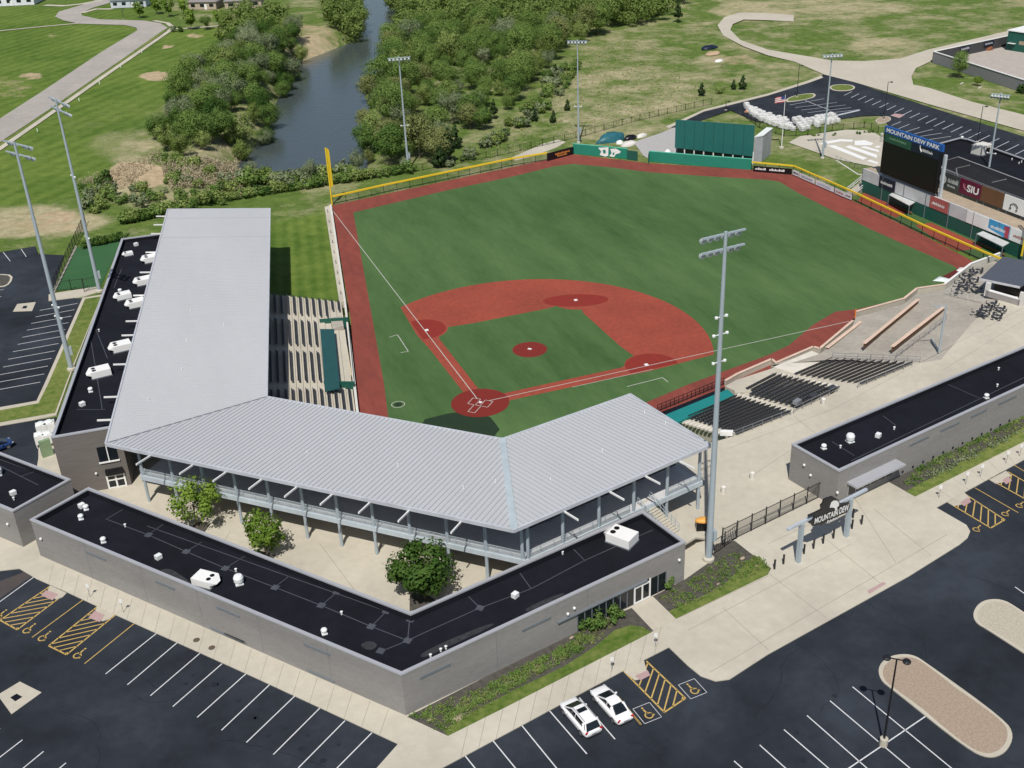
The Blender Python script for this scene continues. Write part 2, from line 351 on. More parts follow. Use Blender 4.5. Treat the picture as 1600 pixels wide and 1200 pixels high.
def zone(cx, cy, rx, ry, ch, val, z=0):
    c = P(cx, cy, z); a = P(cx+rx, cy, z)-c; b = P(cx, cy-ry, z)-c
    det = a.x*b.y-a.y*b.x; ZONES.append((c, a, b, det, ch, val, max(a.length, b.length)))
for q in [(915,125,65,28,2,.38),(935,168,45,16,2,.3),(900,160,40,30,0,.4),(960,75,60,20,0,.35),(1000,140,120,40,0,.42),(950,200,90,20,0,.45),(1060,160,60,14,0,.35),(1330,25,160,20,0,.3),(1150,92,45,10,2,.5),(1115,90,25,8,0,.6),(1180,15,70,14,0,.6),(1300,8,120,14,0,.55),(1385,72,60,14,0,.55),(1250,45,70,18,0,.2),(1330,50,60,12,0,.05),(880,60,60,30,0,.05),(770,200,50,20,0,.35),(760,215,40,12,2,.3),(1100,40,30,14,2,.4),(1210,120,60,20,0,.35),(1240,140,40,8,0,.3),(1120,120,60,20,0,.2),(340,285,60,22,0,.7),(250,320,70,25,0,.5),(420,290,90,14,0,.2)]: zone(*q, z=0)
for q in [(215,272,48,20,2,.95),(195,262,22,10,2,.8),(180,300,40,12,0,.9),(245,118,26,7,2,.95),(40,345,110,22,0,.95),(60,352,75,12,2,.55),(95,335,25,8,2,.8),(15,135,40,18,2,.45),(50,118,22,6,2,.6),(80,55,12,4,2,.5),(262,72,8,3,2,.9),(305,55,14,4,2,.6),(200,225,60,26,0,.5),(300,230,80,30,0,.4),(480,55,60,20,2,.5),(490,70,45,15,0,.7),(400,190,60,40,0,.4),(150,195,60,14,0,.15),(210,175,60,18,0,.25),(290,90,60,20,0,.1)]: zone(*q, z=3)
MOW = flat([(-900,380),(0,335),(140,300),(175,262),(200,215),(260,165),(335,110),(350,70),(345,42),(268,44),(165,-40),(-400,-40),(-900,100)], 3)
MOW2 = flat([(300,330),(415,342),(522,318),(545,480),(430,465)], 1)
verts = []; cols = []
for y in GY:
    for x in GX:
        near = -160 < x < 260 and -60 < y < 420
        z = H(x, y) if near else (H(x, y) if y < 700 and -400 < x < 600 else (-.08 if x > 0 else PLATM))
        verts.append((x, y, z))
        ch = [0.0, 0.0, 0.0]; al = 0.0
        for c, a, b, det, k, val, R in ZONES:
            dx, dy = x-c.x, y-c.y
            if abs(dx) > R*1.6 or abs(dy) > R*1.6: continue
            u = (dx*b.y-dy*b.x)/det; v = (a.x*dy-a.y*dx)/det; rr = u*u+v*v
            if rr < 1.7: ch[k] = max(ch[k], val*sm((1.7-rr)/1.2))
        if near:
            d2 = sdist(x, y, MOW2); d1 = min(sdist(x, y, MOW), d2); ch[1] = sm((2-d1)/5)*(1-.9*ch[0]); al = sm((2-d2)/5)
        if y > 60 and x > -5: ch[0] = max(ch[0], .22)
        cols.append((*ch, al))
nx = len(GX)
faces = [(j*nx+i, j*nx+i+1, (j+1)*nx+i+1, (j+1)*nx+i) for j in range(len(GY)-1) for i in range(nx-1)]
me = bpy.data.meshes.new('ground'); me.from_pydata(verts, [], faces)
ca = me.color_attributes.new('zone', 'FLOAT_COLOR', 'POINT'); ca.data.foreach_set('color', [v for c in cols for v in c])
me.polygons.foreach_set('use_smooth', [True]*len(faces)); me.materials.append(groundmat())
g = bpy.data.objects.new('ground', me); COL.objects.link(g); structure(g)
rc = V((sum(q[0] for q in RIV)/len(RIV), sum(q[1] for q in RIV)/len(RIV), -2))
wp = flat([(300,310),(560,310),(640,180),(700,-100),(420,-110),(440,60),(330,180)], -2)
structure(MB().sheet([V((a,b,-2)) for a,b in wp]).build('river_water', wm))
# ------------------------------------------------------------------ ballfield surfaces
FIELD = px([(519,321),(700,282),(800,261),(870,246),(895,241),(1015,255),(1170,265),(1239,272),(1331,313),(1440,366),(1520,408),(1476,452),(1433,457),(1412,473),(1336,494),(1332,509),(1280,551),(1212,573),(1150,601),(1037,642),(940,690),(880,745),(800,790),(700,760),(575,720),(560,640),(548,500),(530,390)])
structure(MB().sheet(FIELD, 0).build('warning_track', track))
TURF = px([(552,332),(700,297),(800,276),(865,260),(895,256),(950,261),(1015,269),(1100,275),(1200,281),(1218,284),(1250,303),(1297,327),(1360,358),(1400,376),(1489,415),(1500,424),(1472,447),(1432,457),(1421,464),(1340,483),(1305,487),(1270,508),(1232,540),(1200,555),(1077,600),(1007,630),(940,662),(880,705),(820,750),(760,745),(690,720),(612,690),(607,655),(600,600),(575,460)])
structure(MB().sheet(TURF, .004).build('field_turf', turf))
sq = 13.04
def circ(c, r, n=48, a0=0, a1=2*math.pi): return [V((c[0]+r*math.cos(a0+(a1-a0)*i/n), c[1]+r*math.sin(a0+(a1-a0)*i/n), 0)) for i in range(n+(1 if a1-a0 < 6.2 else 0))]
# dark turf patch behind home
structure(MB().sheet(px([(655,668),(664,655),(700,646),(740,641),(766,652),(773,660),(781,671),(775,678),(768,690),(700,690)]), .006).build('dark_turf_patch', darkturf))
t0 = None
arc = [q for q in circ((sq, sq), 28.8, 160) if q.x > -1.7 and q.y > -1.7]
arc.sort(key=lambda q: math.atan2(q.y-sq, q.x-sq) if math.atan2(q.y-sq, q.x-sq) > -2.2 else math.atan2(q.y-sq, q.x-sq)+2*math.pi)
poly = arc+[V((-1.7,26,0)), V((-1.35,20,0)), V((-1.15,0,0)), V((0,-1.15,0)), V((20,-1.35,0)), V((26,-1.7,0))]
structure(MB().sheet(poly, .008).build('infield_clay', clay))
B = 27.432
structure(MB().sheet([V((1.2,1.2,0)), V((B-4,1.2,0))]+[V((B+3.6*math.cos(t), 3.6*math.sin(t)*1+.3, 0)) for t in [math.radians(a) for a in (160,145,130,115,100)]]+[V((B-1.0,8,0)), V((B-1.0,B-5.5,0))]+[V((B+.5+4.6*math.cos(t), B+.5+4.6*math.sin(t), 0)) for t in [math.radians(a) for a in (255,240,225,210,195)]]+[V((B-5.5,B-1.0,0)), V((8,B-1.0,0))]+[V((.3+3.6*math.cos(t), B+3.6*math.sin(t), 0)) for t in [math.radians(a) for a in (-10,-25,-40,-55,-70)]]+[V((1.2,B-4,0))], .012).build('infield_turf', turf))
m = MB()
m.sheet(circ((0,0), 4.25), .016)
structure(m.build('home_plate_circle', clay_dk))
m = MB(); m.sheet(circ((sq,sq), 2.75), .016); structure(m.build('pitchers_mound', clay_dk))
m = MB()
m.sheet([q for q in circ((-.2,B+.4), 3.9) if q.x > -1.5], .014)
m.sheet([q for q in circ((B+.4,-.2), 4.1) if q.y > -1.5], .014)
m.sheet([V((B+q.x*1.45-q.y*.35, B+q.y*.85-q.x*.25, 0)) for q in circ((0,0), 3.6)], .014)
structure(m.build('base_cutouts', clay_mid))
# field paint
pm = MB()
def stripe(m, a, b, wd, z, mi=0):
    a = V((a[0],a[1],0)); b = V((b[0],b[1],0)); d = (b-a).normalized(); n = V((-d.y,d.x,0))*wd/2
    m.sheet([a-n,b-n,b+n,a+n], z, mi)
stripe(pm, (0,1.3), (0,98.6), .12, .020); stripe(pm, (1.3,0), (63.9,0), .12, .020)
def rect(m, x0, y0, x1, y1, wd, z, T=lambda q: q):
    for a, b in (((x0,y0),(x1,y0)),((x1,y0),(x1,y1)),((x1,y1),(x0,y1)),((x0,y1),(x0,y0))):
        a = T(V((*a,0))); b = T(V((*b,0))); stripe(m, a, b, wd, z)
R45 = lambda q: V(((q.x+q.y)*.7071, (q.y-q.x)*.7071, 0))      # home-plate frame: +y to the mound
for s in (-1,1): rect(pm, s*.37, -.9, s*1.6, .95, .09, .022, R45)
rect(pm, -.55, -3.0, .55, -.9, .09, .022, R45)
stripe(pm, (14,-1.4), (B,-1.4), .09, .022)
A1 = px([(608,527),(621,523),(638,549),(626,551)])
for a, b in zip(A1[:-1], A1[1:]): stripe(pm, a, b, .12, .012)
A1 = px([(980,604),(1035,590),(1044,597)])
for a, b in zip(A1[:-1], A1[1:]): stripe(pm, a, b, .12, .012)
c0 = P(622,632)
ring = circ((c0.x,c0.y), .95, 20)
for i in range(20): stripe(pm, ring[i], ring[(i+1)%20], .10, .012)
structure(pm.build('field_markings', mat('field_paint', (.46,.46,.42), .9, var=.15, scale=2)))
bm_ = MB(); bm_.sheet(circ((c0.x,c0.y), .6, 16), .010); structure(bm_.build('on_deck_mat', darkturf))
def base(x, y, lab, nm='base', s=.55):
    tag(MB().prism([V((x-s/2,y-s/2,0)),V((x+s/2,y-s/2,0)),V((x+s/2,y+s/2,0)),V((x-s/2,y+s/2,0))], .015, .12).build(nm, white, origin=(x,y,0)), lab, 'base')
base(B-.3,.3,'white first base beside the right foul line'); base(.3,B-.3,'white third base beside the left foul line'); base(B,B,'white second base at the top of the infield clay')
tag(MB().box((sq,sq,.12),(.62,.3,.1), math.radians(-45)).build('pitching_rubber', white, origin=(sq,sq,0)), 'white pitching rubber in the middle of the red mound', 'pitching rubber')
tag(MB().prism([R45(V(q)) for q in ((-.22,0,0),(-.22,.3,0),(.22,.3,0),(.22,0,0),(0,-.25,0))], .015, .06).build('home_plate', white, origin=(0,0,0)), 'white home plate between the batter boxes', 'home plate')
# ------------------------------------------------------------------ concourse slab, lots, walks
lot = MB().sheet(px([(-1500,2000),(3000,2000),(3000,500),(1760,600),(1600,700),(1240,745),(900,900),(640,950),(140,775),(88,652),(40,658),(0,664),(-80,672),(-1500,760)], 2.9))
structure(lot.build('parking_lot_asphalt', asphalt))
slab = px([(-300,905),(-60,898),(30,888),(57,904),(105,925),(180,960),(400,1059),(622,1162),(500,1300),(650,1300),(690,1200),(800,1141),(975,1047),(1045,1011),(1075,1040),(1095,1056),(1118,1064),(1140,1061),(1200,1022),(1420,900),(1500,850),(1512,840),(1516,830),(1510,820),(1463,793),(1600,718),(1900,560),(1900,330),(1600,440),(1530,492),(1470,562),(1423,569),(1305,609),(1238,646),(1152,680),(1110,692),(950,760),(800,800),(640,770),(430,655),(395,640),(385,560),(380,470),(378,400),(330,395),(200,420),(83,668),(60,690),(60,716),(45,800),(-300,740)], 3)
structure(MB().prism(slab, 2.6, 3.0).build('concourse_pavement', concrete))
# joints in the pavement
jm = MB()
def joint(a, b, z=3.0, wd=.05): 
    a = P(*a, z); b = P(*b, z); stripe(jm, a, b, wd, z+.004)
for i in range(1, 24):
    t = i/24; a = V(P(57,904,3)).lerp(P(622,1162,3), t); b = V(P(64,872,3)).lerp(P(636,1120,3), t)
    stripe(jm, a, b, .04, 3.004)
for i in range(1, 14):
    t = i/14; a = P(692,1199,3).lerp(P(1045,1011,3), t); b = P(703,1150,3).lerp(P(1056,967,3), t); stripe(jm, a, b, .04, 3.004)
for a, b in [((1056,967),(1200,900)),((1075,985),(1330,850)),((1110,1050),(1480,835)),((1200,1015),(1130,950)),((1290,965),(1200,895)),((1380,915),(1290,842)),((1455,868),(1365,795)),((1150,830),(1500,640)),((1200,850),(1280,812)),((1140,700),(1300,640)),((1300,640),(1600,480)),((1180,740),(1240,700)),((1240,560+90),(1330,720)),((1330,700),(1560,560)),((360,830),(330,880)),((500,850),(560,930)),((1470,580),(1600,500)),((1400,880),(1330,770))]: joint(a, b)
for i in range(1, 12):
    t = i/12; a = P(1463,793,3).lerp(P(1740,645,3), t); b = P(1432,777,3).lerp(P(1740,620,3), t); stripe(jm, a, b, .04, 3.004)
structure(jm.build('pavement_joints', mat('joint_grey', (.26,.235,.19), .9)))
def patch(name, pts, m, z=3.014, zz=3): return structure(MB().sheet(px(pts, zz), z).build(name, m))
# planting beds and lawn strips
patch('mulch_bed', [(636,1120),(700,1150),(800,1100),(1021,986),(987,950),(905,983)], mulch)
patch('mulch_bed', [(1020,932),(1056,967),(1200,897),(1205,888),(1172,864),(1148,845),(1118,850),(1112,876),(1071,905)], mulch)
patch('mulch_bed', [(1387,752),(1430,776),(1600,690),(1800,580),(1800,545),(1600,640)], mulch)
patch('lawn_strip', [(700,1150),(693,1141),(720,1122),(800,1080),(880,1042),(930,1010),(960,985),(985,977),(1005,980),(1018,988),(800,1100)], lawn, 3.02)
patch('lawn_strip', [(1056,967),(1045,955),(1080,940),(1130,915),(1165,880),(1180,868),(1203,887),(1200,898)], lawn, 3.02)
patch('lawn_strip', [(1430,776),(1415,768),(1600,668),(1800,560),(1800,580),(1600,690)], lawn, 3.02)
patch('path_to_door', [(987,950),(1021,986),(1056,967),(1020,932)], walkcon, 3.026)
# left lot and its verges
structure(MB().sheet(px([(-700,420),(0,393),(55,384),(60,396),(101,398),(84,448),(74,462),(131,466),(71,600),(58,627),(0,637),(-700,700)], 3), 2.9).build('side_lot_asphalt', asphalt))
structure(MB().prism(px([(129,465),(160,460),(113,578),(88,648),(52,656),(0,665),(-700,745),(-700,700),(0,636),(57,626),(70,598)], 3), 2.6, 2.99).build('verge_kerb', walkcon))
structure(MB().sheet(px([(133,467),(158,463),(111,578),(86,645),(52,651),(0,660),(-700,735),(-700,708),(0,641),(60,630),(75,600)], 3), 3.0).build('lawn_strip', lawn))
structure(MB().sheet(px([(119,386),(190,376),(156,449),(86,453)], 3), 2.93).build('play_turf', playturf))
structure(MB().prism(px([(76,460),(84,458),(155,447),(153,456),(131,463),(76,470)], 3), 2.6, 3.0).build('side_walk', walkcon))
structure(MB().prism(px([(118,384),(121,385),(86,456),(82,455)], 3), 2.6, 3.05).build('turf_kerb', walkcon))
# markings in the lots
mk = MB(); my = MB()
def pl(m, a, b, wd=.11, z=2.9, dz=.004): stripe(m, P(*a, z), P(*b, z), wd, z+dz)
LL = [((244,990),(165,1053)),((277,1004),(199,1070)),((312,1021),(235,1087)),((347,1037),(270,1104)),((384,1053),(308,1121)),((421,1070),(346,1141)),((460,1088),(385,1160)),((500,1106),(427,1179)),((539,1126),(466,1200)),((581,1145),(505,1222))]
for a, b in LL: pl(mk, a, b)
pl(mk, (55,900), (0,940)); pl(mk, (0,940), (-40,968))
for a, b in (((35,1156),(-30,1206)),((68,1174),(0,1230)),((103,1192),(40,1245)),((0,1138),(-40,1166))): pl(mk, a, b)
for a, b in (((130,937),(50,996)),((210,974),(132,1037))): pl(my, a, b)
def hatch(c, n=10, z=2.9, diag=.45):
    # c: near-kerb left, near-kerb right, far right, far left ; stripes slant across
    K0, K1, F1, F0 = [P(*q, z) for q in c]
    for a, b in ((K0,F0),(F0,F1),(F1,K1)): stripe(my, a, b, .16, z+.005)
    k = diag; st_ = (1+k)/n
    for i in range(n):
        tl = st_*(i+.6); s0_, s1_ = max(0, (tl-1)/k), min(1, tl/k)
        if s1_-s0_ < .08: continue
        g = lambda s: K0.lerp(F0, tl-k*s).lerp(K1.lerp(F1, tl-k*s), s)
        stripe(my, g(s0_), g(s1_), .13, z+.005)
hatch([(78,916),(101,928),(27,984),(0,969)], 10); hatch([(152,948),(180,961),(104,1023),(76,1009)], 10)
def ramp_(c, z=2.96):
    structure(MB().sheet(px(c, z), z).build('kerb_ramp', walkcon))
def tactile(c, z=2.97): structure(MB().sheet(px(c, z), z).build('tactile_paving', pink))
structure(MB().prism(px([(78,914),(104,926),(98,932),(88,936),(72,928)], 3), 2.6, 2.965).build('kerb_ramp', walkcon)); tactile([(72,922),(91,928),(82,938),(64,930)])
structure(MB().prism(px([(152,946),(180,959),(172,966),(160,970),(146,962)], 3), 2.6, 2.965).build('kerb_ramp', walkcon)); tactile([(148,954),(164,961),(156,972),(138,965)])
def wheel(cx, cy, s=1.0, z=2.9, box=False):
    c = P(cx, cy, z); ax = (P(cx+10, cy-4, z)-c).normalized() if box else (P(cx+10,cy+4.5,z)-c).normalized(); ay = V((-ax.y, ax.x, 0))
    g = lambda u, v: c+ax*u*s+ay*v*s
    for i in range(14):
        a = 2*math.pi*i/16+1.2; b = 2*math.pi*(i+1)/16+1.2
        stripe(my, g(.38*math.cos(a), .38*math.sin(a)-.25), g(.38*math.cos(b), .38*math.sin(b)-.25), .14*s, z+.006)
    stripe(my, g(-.1,.65), g(-.05,.0), .16*s, z+.006); stripe(my, g(-.05,.05), g(.3,.0), .13*s, z+.006); stripe(my, g(.3,.0), g(.5,-.45), .13*s, z+.006)
    my.sheet([q+V((0,0,0)) for q in [g(-.1+.12*math.cos(t), .85+.12*math.sin(t)) for t in [2*math.pi*i/8 for i in range(8)]]], z+.006)
    if box:
        Q = [g(-.95,-1), g(.95,-1), g(.95,1.2), g(-.95,1.2)]
        for i in range(4): stripe(mk, Q[i], Q[(i+1)%4], .05, z+.005)
for q in ((45,983),(69,995),(124,1022),(0,961)): wheel(*q, s=1.0)
# right-hand front row
for a, b in (((1170+0,0),(0,0)),): pass
for a, b in (((726,1180),(755,1216)),((770,1157),(806,1201)),((815,1133),(880,1213)),((859,1111),(917,1178)),((905,1090),(961,1155)),((985,1113),(1001,1132))):
    pl(my if a == (985,1113) else mk, a, b)
hatch([(974,1048),(1010,1033),(1071,1091),(1038,1113)], 9, diag=.345)
pl(my, (967,1090), (1002,1132))
structure(MB().prism(px([(975,1046),(1006,1031),(1012,1052),(1003,1060),(992,1062),(976,1050)], 3), 2.6, 2.965).build('kerb_ramp', walkcon)); tactile([(992,1056),(1012,1047),(1016,1055),(1001,1063)])
wheel(1012,1115, .95, box=True); wheel(1083,1077, .95, box=True)
for a, b in (((1332,1073),(1490,1203)),((1297,1095),(1432,1209)),((1261,1118),(1360,1205)),((1225,1140),(1300,1205)),((1187,1164),(1235,1207)),((1147,1189),(1165,1205)),((1586,917),(1640,955)),((1448,1118),(1315,1208))): pl(mk, a, b)
# bays by the right building
for a, b in (((1523,762),(1591,801)),((1585,727),(1640,760))): pl(my, a, b)
hatch([(1478,783),(1508,772),(1570,812),(1548,825)], 8, diag=.345); hatch([(1545,748),(1575,737),(1640,775),(1617,788)], 8, diag=.345)
for a in ((1527,826),(1572,802),(1594,789)): wheel(*a, s=.9)
structure(MB().prism(px([(1480,784),(1507,769),(1516,778),(1505,787),(1490,790)], 3), 2.6, 2.965).build('kerb_ramp', walkcon)); tactile([(1500,785),(1513,777),(1518,784),(1506,791)])
structure(MB().prism(px([(1546,749),(1572,735),(1580,742),(1570,752),(1556,755)], 3), 2.6, 2.965).build('kerb_ramp', walkcon)); tactile([(1566,750),(1575,744),(1581,751),(1572,757)])
tactile([(1355,923),(1380,909),(1385,912),(1358,928)], 3.01)
# side lot bays
for i in range(12):
    t = i/11; a = P(121,474,2.9).lerp(P(63,597,2.9), t); d = P(62,485,2.9).lerp(P(-20,612,2.9), t); stripe(mk, a, d, .12, 2.904)
for a, b in (((5,394),(16,408)),((33,389),(41,401)),((-10,455),(6,452)),((-10,466),(2,463))): pl(mk, a, b)
os_ = MB(); rnd = random.Random(9)
for i in range(26):
    a_, b_ = LL[i%9]; a2, b2 = LL[i%9+1]; t = rnd.uniform(.35,.8); q = P(*a_,2.9).lerp(P(*b_,2.9), t).lerp(P(*a2,2.9).lerp(P(*b2,2.9), t), rnd.uniform(.35,.65)) if i < 18 else P(rnd.uniform(900,1400), rnd.uniform(1080,1190), 2.9)
    rr_ = rnd.uniform(.15,.45); os_.sheet([q+V((math.cos(u)*rr_*rnd.uniform(.7,1.2), math.sin(u)*rr_*rnd.uniform(.7,1.2), 0)) for u in [2*math.pi*k/12 for k in range(12)]], 2.902)
structure(os_.build('asphalt_oil_spots', mat('oil_spot', (.017,.020,.026), .6, spec=.3)))
ck = MB(); rnd = random.Random(4)
for q in ((150,1030),(215,1090),(90,1110),(1250,1010),(1330,960),(1450,1060),(1180,1120),(1520,900),(980,1160),(60,1010),(330,1150)):
    p0 = P(*q, 2.9); an = rnd.choice((-.75,.8))+rnd.uniform(-.3,.3); 
    for k in range(9):
        an += rnd.uniform(-.5,.5); p1 = p0+V((math.cos(an),math.sin(an),0))*rnd.uniform(.8,1.6); stripe(ck, p0, p1, rnd.uniform(.03,.06), 2.9025); p0 = p1
structure(ck.build('asphalt_crack_seal', mat('crack_sealant', (.007,.008,.010), .6)))
structure(mk.build('parking_markings', paintwhite)); structure(my.build('accessible_bay_markings', paintyellow))
# drains
for c, s, g_ in (([(-4,1086),(31,1065),(65,1082),(18,1116)],0,[(16,1090),(26,1084),(35,1089),(24,1096)]),([(20,487),(27,475),(56,472),(50,486)],0,[(34,482),(37,478),(43,478),(41,482)])):
    structure(MB().prism(px(c, 2.9), 2.7, 2.912).build('drain_apron', walkcon)); structure(MB().prism(px(g_, 2.9), 2.7, 2.925).build('drain_grate', blackp))
for c in ((307,1000),(331,1012)):
    q = P(*c, 3); structure(MB().lathe((q.x,q.y,2.99), [(.35,0),(.35,.02)]).build('manhole_cover', mat('rusty_cover', (.10,.075,.055), .8)))
tag(MB().prism(px([(-40,915),(0,908),(40,893),(52,899),(0,935),(-40,955)], 2.9), 2.7, 2.92).build('paver_strip', mat('paver_brown', (.06,.05,.048), .9)), kind='structure')
# gravel islands with raised kerbs
def island(name, pts, m, z=3.02):
    pts = px(pts, 2.95); c = sum(pts, V((0,0,0)))/len(pts)
    inn = [c+(q-c)*(1-.42/(q-c).length) for q in pts]
    structure(MB().prism(pts, 2.7, z).build(name+'_kerb', walkcon)); structure(MB().sheet(inn, z+.006).build(name, m))
def smooth_poly(pts, it=2):
    for _ in range(it):
        o = []
        for i in range(len(pts)):
            a, b = pts[i], pts[(i+1)%len(pts)]; o += [(a[0]*.75+b[0]*.25, a[1]*.75+b[1]*.25), (a[0]*.25+b[0]*.75, a[1]*.25+b[1]*.75)]
        pts = o
    return pts
island('gravel_island', smooth_poly([(1372,1040),(1392,1024),(1425,1022),(1450,1038),(1570,1125),(1585,1150),(1572,1177),(1545,1186),(1510,1170),(1395,1078),(1374,1062)], 2), gravel)
island('gravel_island', smooth_poly([(1520,955),(1535,938),(1565,936),(1590,950),(1720,1040),(1740,1070),(1720,1085),(1690,1080),(1545,985),(1522,972)], 2), gravel_pale)
island('side_lot_island', smooth_poly([(-60,433),(0,428),(21,430),(17,443),(5,449),(-60,452)], 1), mulch, 3.0)
# courtyard tree pits
for c in ([(308,815),(330,818),(318,834),(295,828)], [(398,858),(432,868),(420,880),(385,868)], [(640,925),(670,930),(690,945),(640,955)]): structure(MB().sheet(px(c, 3), 3.012).build('tree_pit', mulch))
# ------------------------------------------------------------------ far lots and roads beyond the outfield (level 0)
def z0(name, pts, m, z): return structure(MB().sheet(px(pts, 0), z).build(name, m))
OUT = [(1040,199),(1100,172),(1200,147),(1262,127),(1283,119),(1290,115),(1330,128),(1460,170),(1600,214),(1850,290),(1850,420),(1620,400),(1560,330),(1460,300),(1385,192),(1392,186),(1375,181),(1345,182),(1310,187),(1250,200),(1180,190),(1142,173),(1062,200)]
z0('outfield_lot_asphalt', OUT, asphalt, .10)
structure(MB().prism(px([(1040,199),(1100,172),(1200,147),(1262,127),(1283,119),(1286,122),(1264,130),(1200,150),(1100,175),(1046,201)], 0), -.2, .2).build('lot_kerb', walkcon))
z0('concrete_road', [(1288,117),(1335,129),(1450,163),(1600,205),(1900,292),(1900,255),(1600,180),(1520,160),(1452,138),(1427,133),(1424,120),(1431,107),(1457,95),(1570,62),(1700,25),(1700,18),(1570,50),(1450,78),(1407,92),(1350,96),(1300,95),(1200,78),(1157,63),(1141,47),(1145,38),(1162,31),(1200,32),(1240,34),(1240,24),(1200,21),(1155,20),(1132,27),(1121,40),(1130,56),(1162,73),(1200,87),(1242,97)], walkcon, .12)
z0('service_drive', [(1005,243),(990,222),(1035,207),(1060,196),(1058,240),(1045,245),(1020,252)], mat('pale_gravel', (.38,.37,.36), .95, var=.12, scale=1.5), .02)
z0('concrete_pad', [(1232,223),(1250,213),(1322,203),(1353,204),(1369,209),(1400,230),(1400,262),(1372,262),(1306,249)], concrete, .06)
pw = MB()
q_ = lambda lst: [P(1150+a/6.4, 140+b/6.4, .06) for a, b in lst]
for s_ in ([(820,548),(900,518),(1040,495),(1170,503),(1165,522),(1050,516),(900,543)], [(1185,512),(1290,506),(1375,537),(1350,556),(1190,556)], [(915,560),(985,556),(1310,685),(1270,702)], [(1090,572),(1140,558),(1410,652),(1410,684)], [(1240,575),(1290,566),(1430,606),(1430,625)], [(1310,712),(1340,700),(1420,728),(1415,745)], [(1390,570),(1430,560),(1450,575),(1400,582)]): pw.sheet(q_(s_), .066)
structure(pw.build('pad_lettering_paint', white))
structure(MB().prism(px([(835,243),(870,230),(884,222),(872,218),(850,224),(800,246),(805,251)], 0), -.3, .02).build('gravel_patch', concrete))
mo = MB(); mg = MB()
for i in range(24):
    t = i/23; a = P(1331,143,.1).lerp(P(1640,241,.1), t); b = P(1319,149,.1).lerp(P(1618,252,.1), t); stripe(mo, a, b, .22, .106)
for i in range(7):
    t = i/6; a = P(1395,199,.1).lerp(P(1486,213,.1), t); b = P(1402+0,190,.1).lerp(P(1492,212,.1), t)
for a, b in (((1393,196),(1408,190)),((1404,201),(1421,194)),((1415,206),(1437,199)),((1429,209),(1458,202)),((1438,213),(1472,208)),((1452,218),(1486,213))): pl(mo, a, b, .2, .1, .006)
for a, b in (((1234,164),(1288,154)),((1243,168),(1308,160)),((1252,172),(1321,164)),((1262,176),(1330,168)),((1275,179),(1344,171))): pl(mo, a, b, .2, .1, .006)
pl(mo, (1258,157), (1296,172), .25, .1, .006); pl(mo, (1300,182), (1343,172), .9, .1, .008)
structure(mo.build('outfield_lot_markings', mat('worn_marking', (.42,.44,.47), .9)))
def isl0(pts, m=lawn):
    pts = smooth_poly(pts, 2); structure(MB().prism(px(pts, 0), -.2, .22).build('lot_island_kerb', walkcon))
    c = sum(px(pts), V((0,0,0)))/len(pts); structure(MB().sheet([c+(q-c)*.86 for q in px(pts)], .23).build('lot_island', m))
isl0([(1225,158),(1240,150),(1270,146),(1276,150),(1268,155),(1232,161)]); isl0([(1294,138),(1302,133),(1330,133),(1338,138),(1328,143),(1303,143)])
isl0([(1366,190),(1376,183),(1390,183),(1393,188),(1386,192),(1372,194)], gravel)
z0('drain_apron', [(1391,181),(1398,178),(1414,180),(1405,185)], pink, .112)
# roads on the left
def z3(name, pts, m, z=3.0): return structure(MB().sheet(px(pts, 3), z).build(name, m))
LR = [(-260,330),(0,185),(70,140),(160,80),(215,47),(213,43),(195,39),(125,37),(100,32),(86,26),(92,18),(140,4),(180,-14),(240,-22),(215,-8),(145,12),(127,20),(128,24),(155,30),(225,32),(250,36),(262,43),(252,50),(165,110),(75,172),(0,222),(-260,392)]
z3('suburban_road', LR, mat('road_concrete', (.36,.33,.30), .9, var=.08, scale=.4, f2=.08, s2=.07))
def strip(name, pts, wd, m, z=3.03):
    pts = px(pts, z); mb = MB()
    L_, R_ = [], []
    for i, q in enumerate(pts):
        d = (pts[min(i+1,len(pts)-1)]-pts[max(i-1,0)]); d.z = 0; d.normalize(); n = V((-d.y,d.x,0))*wd/2; L_.append(q+n); R_.append(q-n)
    n = len(pts); mb.add(L_+R_, [(i, n+i, n+i+1, i+1) for i in range(n-1)])
    return structure(mb.build(name, m))
strip('road_verge', [(258,47),(165,113),(75,175),(0,226),(-200,356)], 1.6, lawn, 3.012)
strip('footpath', [(-200,362),(0,232),(75,180),(165,117),(262,50),(270,43),(262,36),(240,32)], 1.7, concrete, 3.02)
strip('footpath', [(268,44),(280,45),(320,42),(345,40),(362,37)], 1.8, concrete, 3.025)
strip('footpath', [(-60,53),(0,48),(60,42),(125,36)], 1.6, walkcon)
strip('driveway', [(70,8),(100,9),(128,6),(160,0)], 3.2, concrete, 3.012); strip('driveway', [(128,20),(150,14),(175,14)], 3, concrete, 3.012)
